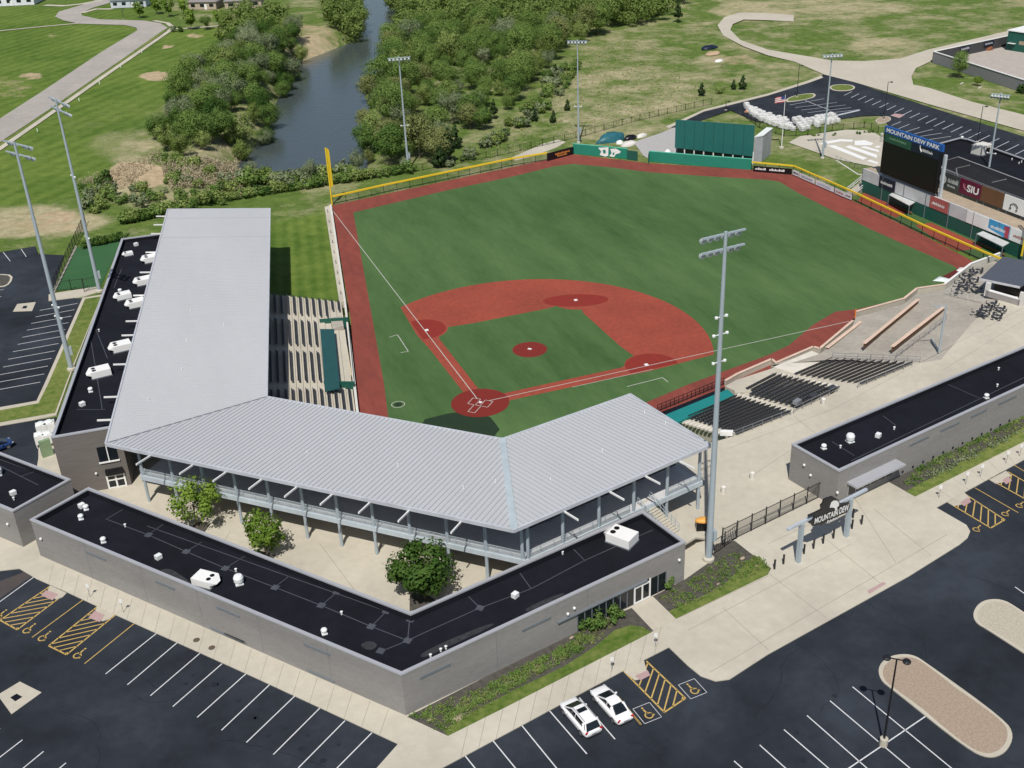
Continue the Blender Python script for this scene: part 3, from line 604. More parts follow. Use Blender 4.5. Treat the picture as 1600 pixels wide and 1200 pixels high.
# ------------------------------------------------------------------ flat-roofed masonry buildings
def offset(pts, d):
    n = len(pts); A = sum(pts[i].x*pts[(i+1)%n].y-pts[(i+1)%n].x*pts[i].y for i in range(n)); s = 1 if A > 0 else -1
    o = []
    for i in range(n):
        a, b, c = pts[i-1], pts[i], pts[(i+1)%n]
        d1 = (b-a); d1.z = 0; d1.normalize(); d2 = (c-b); d2.z = 0; d2.normalize()
        n1 = V((-d1.y,d1.x,0))*s; n2 = V((-d2.y,d2.x,0))*s; k = (n1+n2); k = k/max(.3, k.dot(n1))
        o.append(b+k*d)
    return o
def flat_building(name, label, pts, zt, zb, zd, wallm, parapet=.26):
    r = thing(name, label, 'building', (pts[0].x, pts[0].y, zb))
    inn = offset(pts, parapet); n = len(pts); m = MB(); m2 = MB()
    for i in range(n):
        j = (i+1)%n; a, b = pts[i], pts[j]; c, d = inn[i], inn[j]
        m.add([V((a.x,a.y,zb)), V((b.x,b.y,zb)), V((b.x,b.y,zt)), V((a.x,a.y,zt))], [(0,1,2,3)]); m2.add([V((c.x,c.y,zd-.1)), V((d.x,d.y,zd-.1)), V((d.x,d.y,zt)), V((c.x,c.y,zt))], [(1,0,3,2)])
    m.build('wall', wallm, r); m2.build('parapet_lining', rubber, r)
    o1 = offset(pts, -.05); o2 = offset(pts, parapet+.05); m = MB()
    for i in range(n):
        j = (i+1)%n; m.add([V((q.x,q.y,z)) for z in (zt-.12, zt+.06) for q in (o1[i],o1[j],o2[j],o2[i])], [(4,5,6,7),(0,1,5,4),(2,3,7,6)])
    m.build('coping', coping, r)
    rf = MB().sheet(inn, zd).build('roof', rubber, r)
    return r, rf, inn
seamline = mat('roof_seam_tape', (.055,.062,.075), .8, var=.2)
duston = mat('roof_dust', (.10,.105,.11), .9, var=.4, scale=2)
def roof_part(rf, mb, nm, m):
    o = mb.build(nm, m, None); o.parent = rf
    for v in o.data.vertices: v.co -= rf.parent.location
    return o
def roof_lines(rf, segs, z, wd=.10):
    m = MB()
    for a, b in segs: stripe(m, P(*a, z), P(*b, z), wd, z+.012)
    roof_part(rf, m, 'membrane_seams', seamline)
def vent(rf, x, y, z, kind=0):
    c0_ = P(x, y, z); c = V((0,0,0)); m = MB()
    if kind == 0: m.lathe(c, [(.16,0),(.16,.45),(.24,.5),(.24,.62),(.05,.68)], 10); nm = 'pipe_vent'
    elif kind == 1:
        m.box(c+V((0,0,.12)), (1.1,1.1,.24)); m.lathe(c+V((0,0,.24)), [(.4,0),(.42,.4),(.62,.45),(.64,.75),(.5,.95),(.2,1.02)], 14); nm = 'mushroom_vent'
    elif kind == 2: m.box(c+V((0,0,.5)), (1.15,1.0,.9), .5); m.box(c+V((.45,.25,.55)), (.35,.8,.6), .5); nm = 'hooded_vent'
    else: m.box(c+V((0,0,.1)), (1.2,1.2,.2)); m.lathe(c+V((0,0,.2)), [(.5,0),(.75,.35),(.78,1.0),(.6,1.35),(.25,1.42)], 14); nm = 'exhaust_fan'
    k_ = {0:.6,1:.5,2:.55,3:.68}[kind]; m.v = [c0_+q*k_ for q in m.v]
    roof_part(rf, m, nm, whitemetal)
# front office building (V plan)
FT = px([(47,812),(627,1054),(1071,847),(1004,798),(642,957),(138,762)], 8.0)
fb, frf, finn = flat_building('office_building', 'low grey masonry office building with black V-shaped roof along the front parking lot', FT, 8.0, 3.0, 7.15, block)
zr = 7.15
roof_lines(frf, [((168,812),(232,836)),((232,836),(291,862)),((291,862),(352,888)),((352,888),(430,918)),((430,918),(502,946)),((502,946),(580,979)),((580,979),(637,1001)),((637,1001),(660,990)),((660,990),(750,950)),((750,950),(830,920)),((830,920),(915,875)),((915,875),(1020,828)),((165,812),(192,796)),((232,835),(257,818)),((291,862),(315,847)),((352,888),(384,868)),((430,917),(452,900)),((502,946),(527,925)),((580,979),(604,955)),((637,1001),(640,968)),((750,950),(732,932)),((830,920),(812,895)),((915,877),(893,855)),((600,1016),(637,1001)),((230,822),(640,968))], zr)
m = MB()
for q in ((232,836),(291,862),(352,888),(430,918),(502,946),(580,979),(637,1001),(642,968),(750,950),(595,1017),(604,955),(527,925)): 
    c = P(*q, zr); m.box(c+V((0,0,.012)), (.75,.75,.02), .8)
roof_part(frf, m, 'seam_patch', seamline)
m = MB()
for pts in ([(655,1022),(700,1000),(770,972),(772,978),(705,1008),(660,1030)], [(240,896),(262,886),(285,900),(300,912),(286,914),(262,903)], [(560,1008),(578,1000),(592,1008),(578,1018)], [(820,950),(880,925),(882,930),(824,958)]):
    m = MB(); m.sheet([P(*q, zr) for q in smooth_poly(pts, 2)], zr+.008)
    if pts[0][0] != 820: roof_part(frf, m, 'dust_stain', mat('stain', (.024,.027,.031), .9, var=.6, scale=2))
roof_part(frf, m, 'dust_stain', mat('stain', (.024,.027,.031), .9, var=.6, scale=2))
for x, y, k in ((128,793,2),(135,796,1),(127,811,1),(196,823,0),(162,847,1),(248,873,2),(369,893,0),(374,912,3),(534,960,0),(507,990,1),(673,1027,0),(689,1018,0),(697,1014,0),(805,933,2),(879,866,0)): vent(frf, x, y, zr, k)
# facade: storefront with panes and double door
fa, fbp = V((FT[1].x, FT[1].y, 3)), V((FT[2].x, FT[2].y, 3)); fdir = (fbp-fa).normalized(); fn = V((fdir.y, -fdir.x, 0))
def on(x, y, A=fa, B_=fbp): return VP(A, B_, x, y)
def panel(mb, A, B_, c, off, th, n, mi=0):
    """box panel on a facade: c = (s0, s1, z0, z1) along A->B"""
    d = (B_-A); d.z = 0; d.normalize(); a = A+d*c[0]; b = A+d*c[1]; o0 = n*off; o1 = n*(off+th)
    vs = [V((q.x,q.y,z)) for z in (c[2], c[3]) for q in (a+o0, b+o0, b+o1, a+o1)]
    mb.add(vs, [(3,2,1,0),(4,5,6,7),(0,1,5,4),(1,2,6,5),(2,3,7,6),(3,0,4,7)], mi)
def S(q, A=fa, B_=fbp): d = (B_-A); d.z = 0; return (q-A).dot(d.normalized())
s0 = S(on(902,975)); s1 = S(on(1040,908)); sd0 = S(on(990,930)); sd1 = S(on(1015,918)); z0s, z1s = 3.05, 5.35
win = MB(); panel(win, fa, fbp, (s0, sd0, z0s, z1s), .0, .03, fn); wino = win.build('storefront_window', glass, fb)
win2 = MB(); panel(win2, fa, fbp, (sd1, s1, z0s, z1s), .0, .03, fn); win2.build('storefront_window', glass, fb)
fr = MB()
for i in range(9):
    s = s0+(sd0-s0)*i/8; panel(fr, fa, fbp, (s-.05, s+.05, z0s, z1s), .03, .05, fn)
for i in range(3):
    s = sd1+(s1-sd1)*i/2; panel(fr, fa, fbp, (s-.05, s+.05, z0s, z1s), .03, .05, fn)
fr.build('window_frame', steel_dark, fb)
dm = MB(); panel(dm, fa, fbp, (sd0+.05, sd1-.05, z0s, 5.5), .03, .05, fn); door = dm.build('door', glass, fb)
df = MB()
for s in (sd0+.05, (sd0+sd1)/2, sd1-.05): panel(df, fa, fbp, (s-.09, s+.09, z0s, 5.55), .08, .06, fn)
for z in (3.15, 5.15): panel(df, fa, fbp, (sd0, sd1, z-.1, z+.1), .082, .06, fn)
o = df.build('door_frame', white, None); o.parent = door
for v in o.data.vertices: v.co -= fb.location
m = MB(); panel(m, fa, fbp, (S(on(870,960)), S(on(1010,900)), 5.42, 5.58), .0, .25, fn); m.build('door_awning', steel_dark, fb)
def facade_lamp(parent, q, n, A, B_):
    m = MB(); c = q+n*.15; m.lathe(c+V((0,0,-.25)), [(.08,0),(.15,.1),(.15,.25),(.06,.32)], 8); m.build('wall_lamp', whitemetal, parent)
for q in ((886,957),(896,948),(1060,873)): facade_lamp(fb, on(*q), fn, fa, fbp)
la, lb = V((FT[0].x,FT[0].y,3)), V((FT[1].x,FT[1].y,3)); ld = (lb-la).normalized(); ln = V((ld.y,-ld.x,0))
facade_lamp(fb, VP(la, lb, 65,840), ln, la, lb)
def louvre(parent, A, B_, q0, q1, n, zt):
    s_0, s_1 = S(VP(A,B_,*q0),A,B_), S(VP(A,B_,*q1),A,B_); m = MB(); panel(m, A, B_, (s_0, s_1, zt-.14, zt+.14), 0, .07, n); m.build('wall_louvre', steel_dark, parent)
for a, b, z in (((140,880),(170,892),6.7),((245,915),(275,928),6.7),((337,940),(373,956),6.7),((475,1003),(515,1017),6.7),((338,1020),(390,1040),3.35),((345,960),(386,1010),3.35),((483,1052),(524,1072),3.35)): louvre(fb, la, lb, a, b, ln, z)
for a, b, z in (((655,1050),(703,1035),6.6),((815,970),(860,950),6.5)): louvre(fb, fa, fbp, a, b, fn, z)
m = MB()
for t in (.0, .17, .34, .5, .66, .83): panel(m, la, lb, ((lb-la).length*t+.02, (lb-la).length*t+.06, 3, 7.85), 0, .012, ln)
for t in (.3, .62): panel(m, fa, fbp, ((fbp-fa).length*t, (fbp-fa).length*t+.04, 3, 7.85), 0, .012, fn)
m.build('control_joint', steel_dark, fb)
# far-left low building
LT = px([(-220,618),(0,707),(110,749),(20,799),(-220,700)], 8.0)
lbd, lrf, _ = flat_building('ticket_building', 'low grey masonry building with black roof cut by the left edge of the photo', LT, 8.0, 3.0, 7.2, block)
roof_lines(lrf, [((0,728),(60,758)),((0,718),(95,752)),((30,745),(60,735))], 7.2)
vent(lrf, 21,773,7.2,2); vent(lrf, 22,781,7.2,0); vent(lrf, -2,742,7.2,3)
a_, b_ = V((LT[4].x,LT[4].y,3)), V((LT[3].x,LT[3].y,3)); d_ = (b_-a_).normalized(); facade_lamp(lbd, VP(a_, b_, 13,817), V((d_.y,-d_.x,0)), a_, b_)
# right-hand low building
RT = px([(1237,694),(1311,736),(1600,603),(2000,415),(2000,375),(1600,541)], 8.0)
rbd, rrf, _ = flat_building('concession_building', 'long low grey masonry building with black roof right of the entrance gate', RT, 8.0, 3.0, 7.2, block)
ra, rb_ = V((RT[1].x,RT[1].y,3)), V((RT[2].x,RT[2].y,3)); rd_ = (rb_-ra).normalized(); rn = V((rd_.y,-rd_.x,0))
for x, y, k in ((1287,701,1),(1313,700,0),(1328,690,3),(1372,683,2),(1397,671,0),(1541,622,1),(1558,604,0),(1560,578,0)): vent(rrf, x, y, 7.2, k)
roof_lines(rrf, [((1300,690),(1335,712)),((1330,720),(1600,590)),((1480,600),(1530,622)),((1380,650),(1400,665))], 7.2)
s0 = S(VP(ra,rb_,1322,765),ra,rb_); s1 = S(VP(ra,rb_,1398,730),ra,rb_)
m = MB(); panel(m, ra, rb_, (s0, s1, 5.65, 5.9), 0, 1.5, rn); m.build('entrance_canopy', coping, rbd)
m = MB(); panel(m, ra, rb_, (s0+.3, s1-.3, 3.9, 5.5), 0, .04, rn); wo = m.build('ticket_window', glass, rbd)
m = MB()
for i in range(7): s = s0+.3+(s1-s0-.6)*i/6; panel(m, ra, rb_, (s-.04, s+.04, 3.9, 5.5), .04, .04, rn)
o = m.build('window_frame', coping, None); o.parent = wo
for v in o.data.vertices: v.co -= rbd.location
for a, b in (((1422,690),(1452,676)),((1470,668),(1500,654)),((1518,645),(1543,632)),((1562,620),(1590,609))): louvre(rbd, ra, rb_, a, b, rn, 7.0)
for i in range(12):
    m = MB(); s = (rb_-ra).length*(.34+.055*i); panel(m, ra, rb_, (s-.1, s+.1, 3.4, 3.65), 0, .12, rn); m.build('wall_outlet', black, rbd)
ea, eb = V((RT[0].x,RT[0].y,3)), V((RT[1].x,RT[1].y,3)); ed = (eb-ea).normalized(); en = V((ed.y,-ed.x,0))
for q in ((1258,725),(1268,741),(1310,768)): facade_lamp(rbd, VP(ea, eb, *q), en, ea, eb)
# ------------------------------------------------------------------ rooftop air units
def rtu(x, y, z, s=1.0, rz=0, lab='', to=None):
    c = P(x, y, z)
    if to: d = c-P(*to, z); rz = math.atan2(d.y, d.x)
    r = thing('rooftop_air_unit', lab, 'rooftop unit', c, 'rooftop air units', rz=rz, world=False)
    m = MB(); L_, W_, H_ = 2.7*s, 2.0*s, 1.1*s
    m.add([V(q) for q in ((-L_/2,-W_/2,.15),(L_/2,-W_/2,.15),(L_/2,W_/2,.15),(-L_/2,W_/2,.15),(-L_/2,-W_/2,H_),(L_/2,-W_/2,H_),(L_/2,W_/2,H_),(-L_/2,W_/2,H_))], [(3,2,1,0),(4,5,6,7),(0,1,5,4),(1,2,6,5),(2,3,7,6),(3,0,4,7)])
    m.build('cabinet', white, r)
    MB().add([V(q) for q in ((-L_/2,-W_/2,.5*H_),(-L_/2,-W_/2,H_-.02),(-L_/2,W_/2,H_-.02),(-L_/2,W_/2,.5*H_),(-L_/2-.6*s,-W_/2*.4,.55*H_),(-L_/2-.6*s,W_/2*.4,.55*H_))], [(0,1,4),(2,3,5),(1,2,5,4),(0,4,5,3),(0,3,2,1)]).build('intake_hood', white, r)
    MB().box((0,0,.07),(L_*1.05,W_*1.05,.15)).build('roof_curb', steel_dark, r)
    for k in (-1,1): MB().lathe((-L_/2+.5*s, k*.38*s, H_+.004), [(.3*s,0),(.3*s,.03)], 12).build('condenser_fan', blackp, r)
    return r
for i, (x, y, s, lab) in enumerate(((237,408,1,'white rooftop air unit farthest of the big ones along the canopy edge'),(226,443,1,'white rooftop air unit second farthest along the canopy edge'),(214,478,1,'white rooftop air unit at the canopy edge touching the one left of it'),(194,466,.9,'white rooftop air unit standing out from the canopy edge, left of another touching it'),(191,546,1.05,'white rooftop air unit at the canopy edge, alone mid-way along the narrow black roof'),(158,586,1.05,'white rooftop air unit nearest the camera on the narrow black roof'),(201,399,.6,'small white rooftop air unit near the far end of the narrow black roof'))):
    rtu(x, y, 10.8, s*.9, rz=.12, lab=lab)
rtu(972,846,7.15,1.05, to=(950,838), lab='large white rooftop air unit on the black roof beside the metal stairs')
rtu(322,911,7.15,.85, to=(345,917), lab='white hooded rooftop air unit on the left arm of the V-shaped black roof')
# ------------------------------------------------------------------ two-storey building under the canopy
NL = P(80,684,11.5); NR0 = P(206,757,3); NR = V((NR0.x, NR0.y, 0)); FL = P(190,373,11.5); 
dN = V((NR.x-NL.x, NR.y-NL.y, 0)); FR = V((FL.x+dN.x, FL.y+dN.y, 0))
W2 = [V((q.x,q.y,0)) for q in (NL, NR, FR, FL)]
clb, crf, _ = flat_building('clubhouse_building', 'two-storey brown-grey masonry building with black roof under the canopy edge', W2, 11.5, 3.0, 10.8, block_dark, .3)
roof_lines(crf, [((140,520),(160,640)),((150,515),(168,560)),((120,640),(165,640)),((190,420),(178,450))], 10.8)
vent(crf, 188,457,10.8,1); vent(crf, 142,612,10.8,1); vent(crf, 129,634,10.8,2); vent(crf, 213,384,10.8,2); vent(crf, 193,377,10.8,0); vent(crf, 155,518,10.8,0)
ca_, cb_ = V((NL.x,NL.y,3)), V((NR.x,NR.y,3)); cdir = (cb_-ca_).normalized(); cn = V((cdir.y,-cdir.x,0))
def quadS(q0, q1): return S(VP(ca_,cb_,*q0),ca_,cb_), S(VP(ca_,cb_,*q1),ca_,cb_)
s0, s1 = quadS((156,722),(186,718)); zA = VP(ca_,cb_,158,722).z; zB = VP(ca_,cb_,154,699).z
m = MB(); panel(m, ca_, cb_, (s0,s1,zA,zB), 0, .05, cn); wo = m.build('window', glass, clb)
def sub(mb, nm, mt, par, root):
    o = mb.build(nm, mt, None); o.parent = par
    for v in o.data.vertices: v.co -= root.location
    return o
m = MB(); panel(m, ca_, cb_, (s0-.1,s1+.1,zA-.15,zA), 0, .2, cn); panel(m, ca_, cb_, ((s0+s1)/2-.06,(s0+s1)/2+.06,zA,zB), .05, .05, cn); sub(m, 'window_sill', white, wo, clb)
s0, s1 = quadS((172,766),(199,763)); zB = VP(ca_,cb_,168,744).z
m = MB(); panel(m, ca_, cb_, (s0,s1,3.0,zB), 0, .05, cn); do = m.build('door', glass, clb)
m = MB()
for s in (s0,(s0+s1)/2,s1): panel(m, ca_, cb_, (s-.1,s+.1,3.0,zB+.1), .05, .06, cn)
for z in (3.1,4.2,zB): panel(m, ca_, cb_, (s0,s1,z-.08,z+.08), .052, .06, cn)
sub(m, 'door_frame', white, do, clb)
m = MB(); panel(m, ca_, cb_, (s0,s1,zB+.25,zB+1.0), 0, .5, cn); m.build('transom_panel', blackp, clb)
facade_lamp(clb, VP(ca_,cb_,150,738), cn, ca_, cb_)
m = MB()
for k in range(4):
    c = MB; 
# condensers on the service pad
for i, (x, y, lab) in enumerate(((66,684,'near left one of the four white condenser units behind the two-storey wall'),(79,683,'near right one of the four white condenser units behind the two-storey wall'),(68,668,'far left one of the four white condenser units behind the two-storey wall'),(81,665,'far right one of the four white condenser units behind the two-storey wall'))):
    c = P(x, y+12, 3.0); r = thing('condenser_unit', lab, 'air conditioner', c, 'white condenser units')
    MB().box(c+V((0,0,1.15)), (1.35,1.25,1.3)).build('cabinet', white, r)
    m = MB()
    for sx in (-.6,.6):
        for sy in (-.55,.55): m.box(c+V((sx,sy,.25)), (.1,.1,.5))
    m.build('stand', white, r); MB().lathe(c+V((0,0,1.8)), [(.55,0),(.6,.12),(.3,.28)], 12).build('fan_cowl', whitemetal, r)
tag(MB().box(P(75,712,3)+V((0,0,1.2)), (1.4,.5,2.4), .3).build('utility_cabinet', mat('pale_green', (.22,.32,.18), .6), origin=P(75,712,3)), 'pale green cabinet against the corner of the two-storey building', 'cabinet')
# ------------------------------------------------------------------ grandstand canopy
ZO, ZI = 12.3, 10.5
cA, cD, cF, cH = P(262,327,ZO), P(165,693,ZO), P(803,828,ZO), P(1110,695,ZO)
cB, cC, cE, cG = P(422,326,ZI), P(417,620,ZI), P(785,686,ZI), P(985,616,ZI)
gs = thing('grandstand', 'grandstand with a long bent pale metal canopy over the seats and a railed upper deck', 'grandstand', (cF.x, cF.y, 3))
def plane(a, b, c):
    n = (b-a).cross(c-a); return lambda q: a.z-(n.x*(q.x-a.x)+n.y*(q.y-a.y))/n.z
panels = [((cA,cD,cC,cB), cA, cD), ((cD,cF,cE,cC), cD, cF), ((cF,cH,cG,cE), cF, cH)]
def clipline(poly, p0, d):
    n = len(poly); ts = []
    for i in range(n):
        a, b = poly[i], poly[(i+1)%n]; ex, ey = b.x-a.x, b.y-a.y; det = d.x*ey-d.y*ex
        if abs(det) < 1e-9: continue
        t = ((a.x-p0.x)*ey-(a.y-p0.y)*ex)/det; u = ((a.x-p0.x)*d.y-(a.y-p0.y)*d.x)/det
        if -1e-6 <= u <= 1+1e-6: ts.append(t)
    return (min(ts), max(ts)) if len(ts) > 1 else None
planes = []
for k, (poly, e0, e1) in enumerate(panels):
    zf = plane(poly[0], poly[1], poly[2]); planes.append(zf)
    rp = MB().prism([V((q.x,q.y,0)) for q in poly], lambda q: zf(q)-.22, lambda q: zf(q)).build('roof_panel', roofmetal, gs)
    e = (e1-e0); Lr = V((e.x,e.y,0)).length; e = V((e.x,e.y,0)).normalized(); nn = V((-e.y,e.x,0)); m = MB(); s = .3
    while s < Lr+25:
        p0 = V((e0.x,e0.y,0))+e*(s-8); c = clipline(list(poly), p0, nn)
        if c and c[1]-c[0] > .3:
            a = p0+nn*(c[0]+.05); b = p0+nn*(c[1]-.05); a.z = zf(a)+.03; b.z = zf(b)+.03; m.bar(a, b, .10 if k else .05, .10 if k else .03)
        s += .61
    sub(m, 'standing_seams', roofseam if k else roofmetal, rp, gs)
def edge_trim(a, b, w_, h_, dz=0):
    return (a+V((0,0,dz)), b+V((0,0,dz)), w_, h_)
m = MB()
for a, b in ((cA,cD),(cD,cF),(cF,cH),(cH,cG),(cG,cE),(cE,cC),(cC,cB),(cB,cA)): m.bar(a+V((0,0,-.12)), b+V((0,0,-.12)), .22, .42)
m.build('roof_fascia', mat('pale_fascia', (.50,.52,.56), .5, .1), gs)
m = MB(); m.bar(cF+V((0,0,.10)), cE+V((0,0,.10)), .75, .22); m.build('ridge_cap', mat('ridge_metal', (.50,.57,.60), .45, .15), gs)
m = MB(); m.bar(cD+V((0,0,.02)), cC+V((0,0,.02)), .16, .10); m.build('valley_gutter', steel_dark, gs)
m = MB()
for a, b, n_, zf in ((cA,cB,0,0),):
    for t in (.045,.125): 
        pass
zfL = planes[0]; m = MB(); e_ = V((cD.x-cA.x,cD.y-cA.y,0)).normalized(); n_ = V((-e_.y,e_.x,0))
for t in (5.2, 15.5):
    c = clipline(list(panels[0][0]), V((cA.x,cA.y,0))+e_*t, n_)
    if c: a = V((cA.x,cA.y,0))+e_*t+n_*(c[0]+.1); b = V((cA.x,cA.y,0))+e_*t+n_*(c[1]-.1); a.z = zfL(a)+.05; b.z = zfL(b)+.05; m.bar(a, b, .07, .05)
m.build('panel_lap', roofseam, gs)
# roof pimples: little lightning caps
for i, (x, y, k) in enumerate(((480,708,1),(622,728,1),(724,763,1),(774,753,1),(232,625,0),(292,532,0),(298,487,0),(284,578,0),(350,508,0),(941,705,2),(860,750,2),(1007,645,2),(1040,662,2))):
    z = 11.4; q = P(x, y, z)
    for _ in range(4): z = planes[k](q); q = P(x, y, z)
    MB().tube(q, q+V((0,0,.35)), .07, .05, 6).build('lightning_rod', whitemetal, gs)
# outriggers (white beams poking out beyond the outer eave)
def outrig(seg, xs, ln=2.4):
    poly, e0, e1 = panels[seg]; e = V((e1.x-e0.x,e1.y-e0.y,0)).normalized(); nn = V((-e.y,e.x,0)); zf = planes[seg]
    for x, y in xs:
        q = P(x, y, ZO); s = (q-e0).dot(e); a = V((e0.x,e0.y,0))+e*s; b = a-nn*ln; a = a+nn*1.2
        a.z = zf(a)-.42; b.z = zf(b)-.42; MB().bar(a, b, .14, .2).build('outrigger_beam', white, gs)
outrig(1, [(233,708),(299,723),(352,733),(405,747),(460,759),(515,771),(575,783),(637,795),(718,813)])
outrig(2, [(880,793),(955,765),(1010,740),(1060,715)])
outrig(0, [(255,335),(253,348),(248,362),(240,391),(233,422),(222,458),(212,498),(206,520),(196,565),(180,616),(170,652)], 1.9)
# columns and deck
kM = P(344,809,3); eM = V((cF.x-cD.x, cF.y-cD.y, 0)).normalized(); nM = V((-eM.y,eM.x,0))
kR = P(1090,795,3); eR = V((cH.x-cF.x, cH.y-cF.y, 0)).normalized(); nR = V((-eR.y,eR.x,0))
det = eM.x*(-eR.y)-eM.y*(-eR.x); dx, dy = kR.x-kM.x, kR.y-kM.y; tK = (dx*(-eR.y)-dy*(-eR.x))/det; K = kM+eM*tK; K.z = 3
M0 = P(234,783,3); M0 = kM+eM*((M0-kM).dot(eM)); LM = (K-M0).length; LRn = (kR-K).length
def column(c, zf, r=.19, b=1):
    top = zf(c)-.35; MB().tube(V((c.x,c.y,3)), V((c.x,c.y,top)), r, r, 10).build('column', steel, gs)
nMc = 11
for i in range(nMc): column(M0+eM*(LM*i/nMc), planes[1])
for i in range(6): column(K+eR*(LRn*i/5)+(eR*.35 if i == 0 else V((0,0,0))), planes[2])
column(K-eM*.35, planes[1])
DZ = 6.75; DD = 4.4
bis = (nM+nR); bis = bis/bis.dot(nM)
def qd(a, b, c, d): return [a, b, c, d]
S0 = M0-eM*.3
deck = MB(); deck.prism(qd(S0, K, K+bis*DD, S0+nM*DD), DZ-.25, DZ); deck.prism(qd(K, kR+eR*.4, kR+eR*.4+nR*DD, K+bis*DD), DZ-.252, DZ-.002); deck.build('upper_deck', deckgrey, gs)
m = MB(); m.bar(V((S0.x,S0.y,DZ-.2))-nM*.12, V((K.x,K.y,DZ-.2))-bis*.12, .22, .62); m.bar(V((K.x,K.y,DZ-.2))-bis*.12, V((kR.x,kR.y,DZ-.2))+eR*.4-nR*.12, .22, .62); m.build('edge_beam', mat('pale_steel', (.48,.54,.58), .5, .1), gs)
rail = MB(); infill = MB()
for a, b, n_ in ((S0, K, nM), (K+eR*.2, kR-eR*5.2*2+eR*0, nR), (kR-eR*5.0, kR+eR*.4, nR)):
    a = a-n_*.05; b = b-n_*.05; L_ = (b-a).length; k = int(L_/1.6)
    for i in range(k+1): q = a.lerp(b, i/k); rail.bar(V((q.x,q.y,DZ)), V((q.x,q.y,DZ+1.07)), .06)
    for z in (.15,.6,1.07): rail.bar(V((a.x,a.y,DZ+z)), V((b.x,b.y,DZ+z)), .05)
    infill.add([V((a.x,a.y,DZ+.15)), V((b.x,b.y,DZ+.15)), V((b.x,b.y,DZ+1.05)), V((a.x,a.y,DZ+1.05))], [(0,1,2,3)])
rail.build('deck_railing', steel, gs); infill.build('railing_mesh', mat('railing_mesh', (.42,.47,.50), .6, alpha=.45), gs)
# suite wall behind the deck: dark glass with pale piers
def suite(a, b, n_, zf, nm, k):
    wm_ = MB(); L_ = (b-a).length; e = (b-a).normalized(); zt = min(zf(a), zf(b))-.3
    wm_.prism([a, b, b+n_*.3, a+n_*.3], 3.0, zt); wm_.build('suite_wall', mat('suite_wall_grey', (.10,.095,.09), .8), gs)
    s = .5
    while s < L_-3:
        g = MB(); p = MB()
        g.add([V((q.x,q.y,z)) for z in (DZ+.2, zt-.3) for q in (a+e*s-n_*.03, a+e*(s+2.9)-n_*.03)], [(0,1,3,2)])
        p.bar(V(((a+e*(s+3.3)).x, (a+e*(s+3.3)).y, DZ))-n_*.04, V(((a+e*(s+3.3)).x, (a+e*(s+3.3)).y, zt))-n_*.04, .5, .06); s += 4.9 if k else 4.3
        g.build('suite_window', glass, gs); p.build('suite_pier', mat('pier_grey', (.30,.31,.32), .7), gs)
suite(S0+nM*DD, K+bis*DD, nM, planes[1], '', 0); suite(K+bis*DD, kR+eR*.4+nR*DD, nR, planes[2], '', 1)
# open concourse rear: dark concrete wall further back, end wall
# stairs from deck to plaza
sa = P(1002,783,DZ-.2); 
st = thing('metal_staircase', 'metal and concrete staircase down from the upper deck beside the black roof', 'staircase', P(1040,835,3))
m = MB(); top = P(1005,783,DZ); mid = P(1052,830,5.0); dst = V((mid.x-top.x, mid.y-top.y, 0)); Ls = dst.length; dst.normalize(); nst = V((dst.y,-dst.x,0))
n_s = 14
for i in range(n_s):
    q = top+dst*(Ls*i/n_s); z = DZ-(DZ-4.6)*i/n_s
    m.prism([q-nst*.9, q+dst*.34-nst*.9, q+dst*.34+nst*.9, q+nst*.9], z-.08, z)
m.build('tread', concrete, st)
m = MB(); 
for s in (-.95,.95):
    a = top+nst*s; b = top+dst*Ls+nst*s; m.bar(V((a.x,a.y,DZ-.15)), V((b.x,b.y,4.45)), .08, .3)
m.build('stringer', steel, st)
m = MB()
for s in (-.95,.95):
    a = top+nst*s; b = top+dst*Ls+nst*s
    for z in (.5,1.0): m.bar(V((a.x,a.y,DZ+z)), V((b.x,b.y,4.6+z)), .05)
    for i in range(9): q = a.lerp(b, i/8); z = DZ-(DZ-4.6)*i/8; m.bar(V((q.x,q.y,z)), V((q.x,q.y,z+1)), .05)
m.build('handrail', steel, st)
m = MB(); q = top+dst*(Ls+.9); m.prism([q-nst*1.4-dst*.9, q+dst*1.2-nst*1.4, q+dst*1.2+nst*1.0, q+nst*1.0-dst*.9], 4.35, 4.6)
lo = P(1085,868,3); 
m.build('landing', concrete, st)
m = MB(); e_ = -nst
for i in range(9):
    a = q+nst*(-1.4-.3*i); z = 4.6-.18*(i+1); m.prism([a-dst*.6, a+dst*1.0, a+dst*1.0-nst*.3, a-dst*.6-nst*.3], z-.2, z)
m.build('tread', concrete, st)
# ------------------------------------------------------------------ gate sign
ga, gb = P(1247,878,3), P(1322,838,3); gd = V((gb.x-ga.x, gb.y-ga.y, 0)); GL = gd.length; gd.normalize(); gn = V((gd.y,-gd.x,0))
gate = thing('entrance_gate', 'steel entrance arch on two posts with a black sign and white letters', 'gate', ga)
zt = ZT(ga, 1250, 818)
for q in (ga, gb):
    MB().box(q+V((0,0,(zt-3)/2)), (.44,.44,zt-3), math.atan2(gd.y,gd.x)).build('post', steel, gate)
for dz, k in ((.15,1.0),):
    a = ga-gd*2.2; b = gb+gd*2.6; m = MB(); m.bar(V((a.x,a.y,zt+dz)), V((b.x,b.y,zt+dz)), .32, .28); m.build('crossbeam', mat('beam_grey', (.5,.55,.6), .5, .2), gate)
gv = lambda x, y: VP(ga, gb, 1200+x/8, 740+y/8)+gn*.3
out = [(480,505),(560,470),(640,430),(632,380),(660,350),(670,310),(720,285),(780,268),(850,310),(880,360),(985,345),(1002,385),(985,430),(955,470),(930,485),(855,515),(840,545),(720,598),(690,600),(640,628),(610,622),(535,645),(515,615),(478,598),(535,560),(560,505),(480,528)]
fp = [gv(*q) for q in out]; n_ = len(fp)
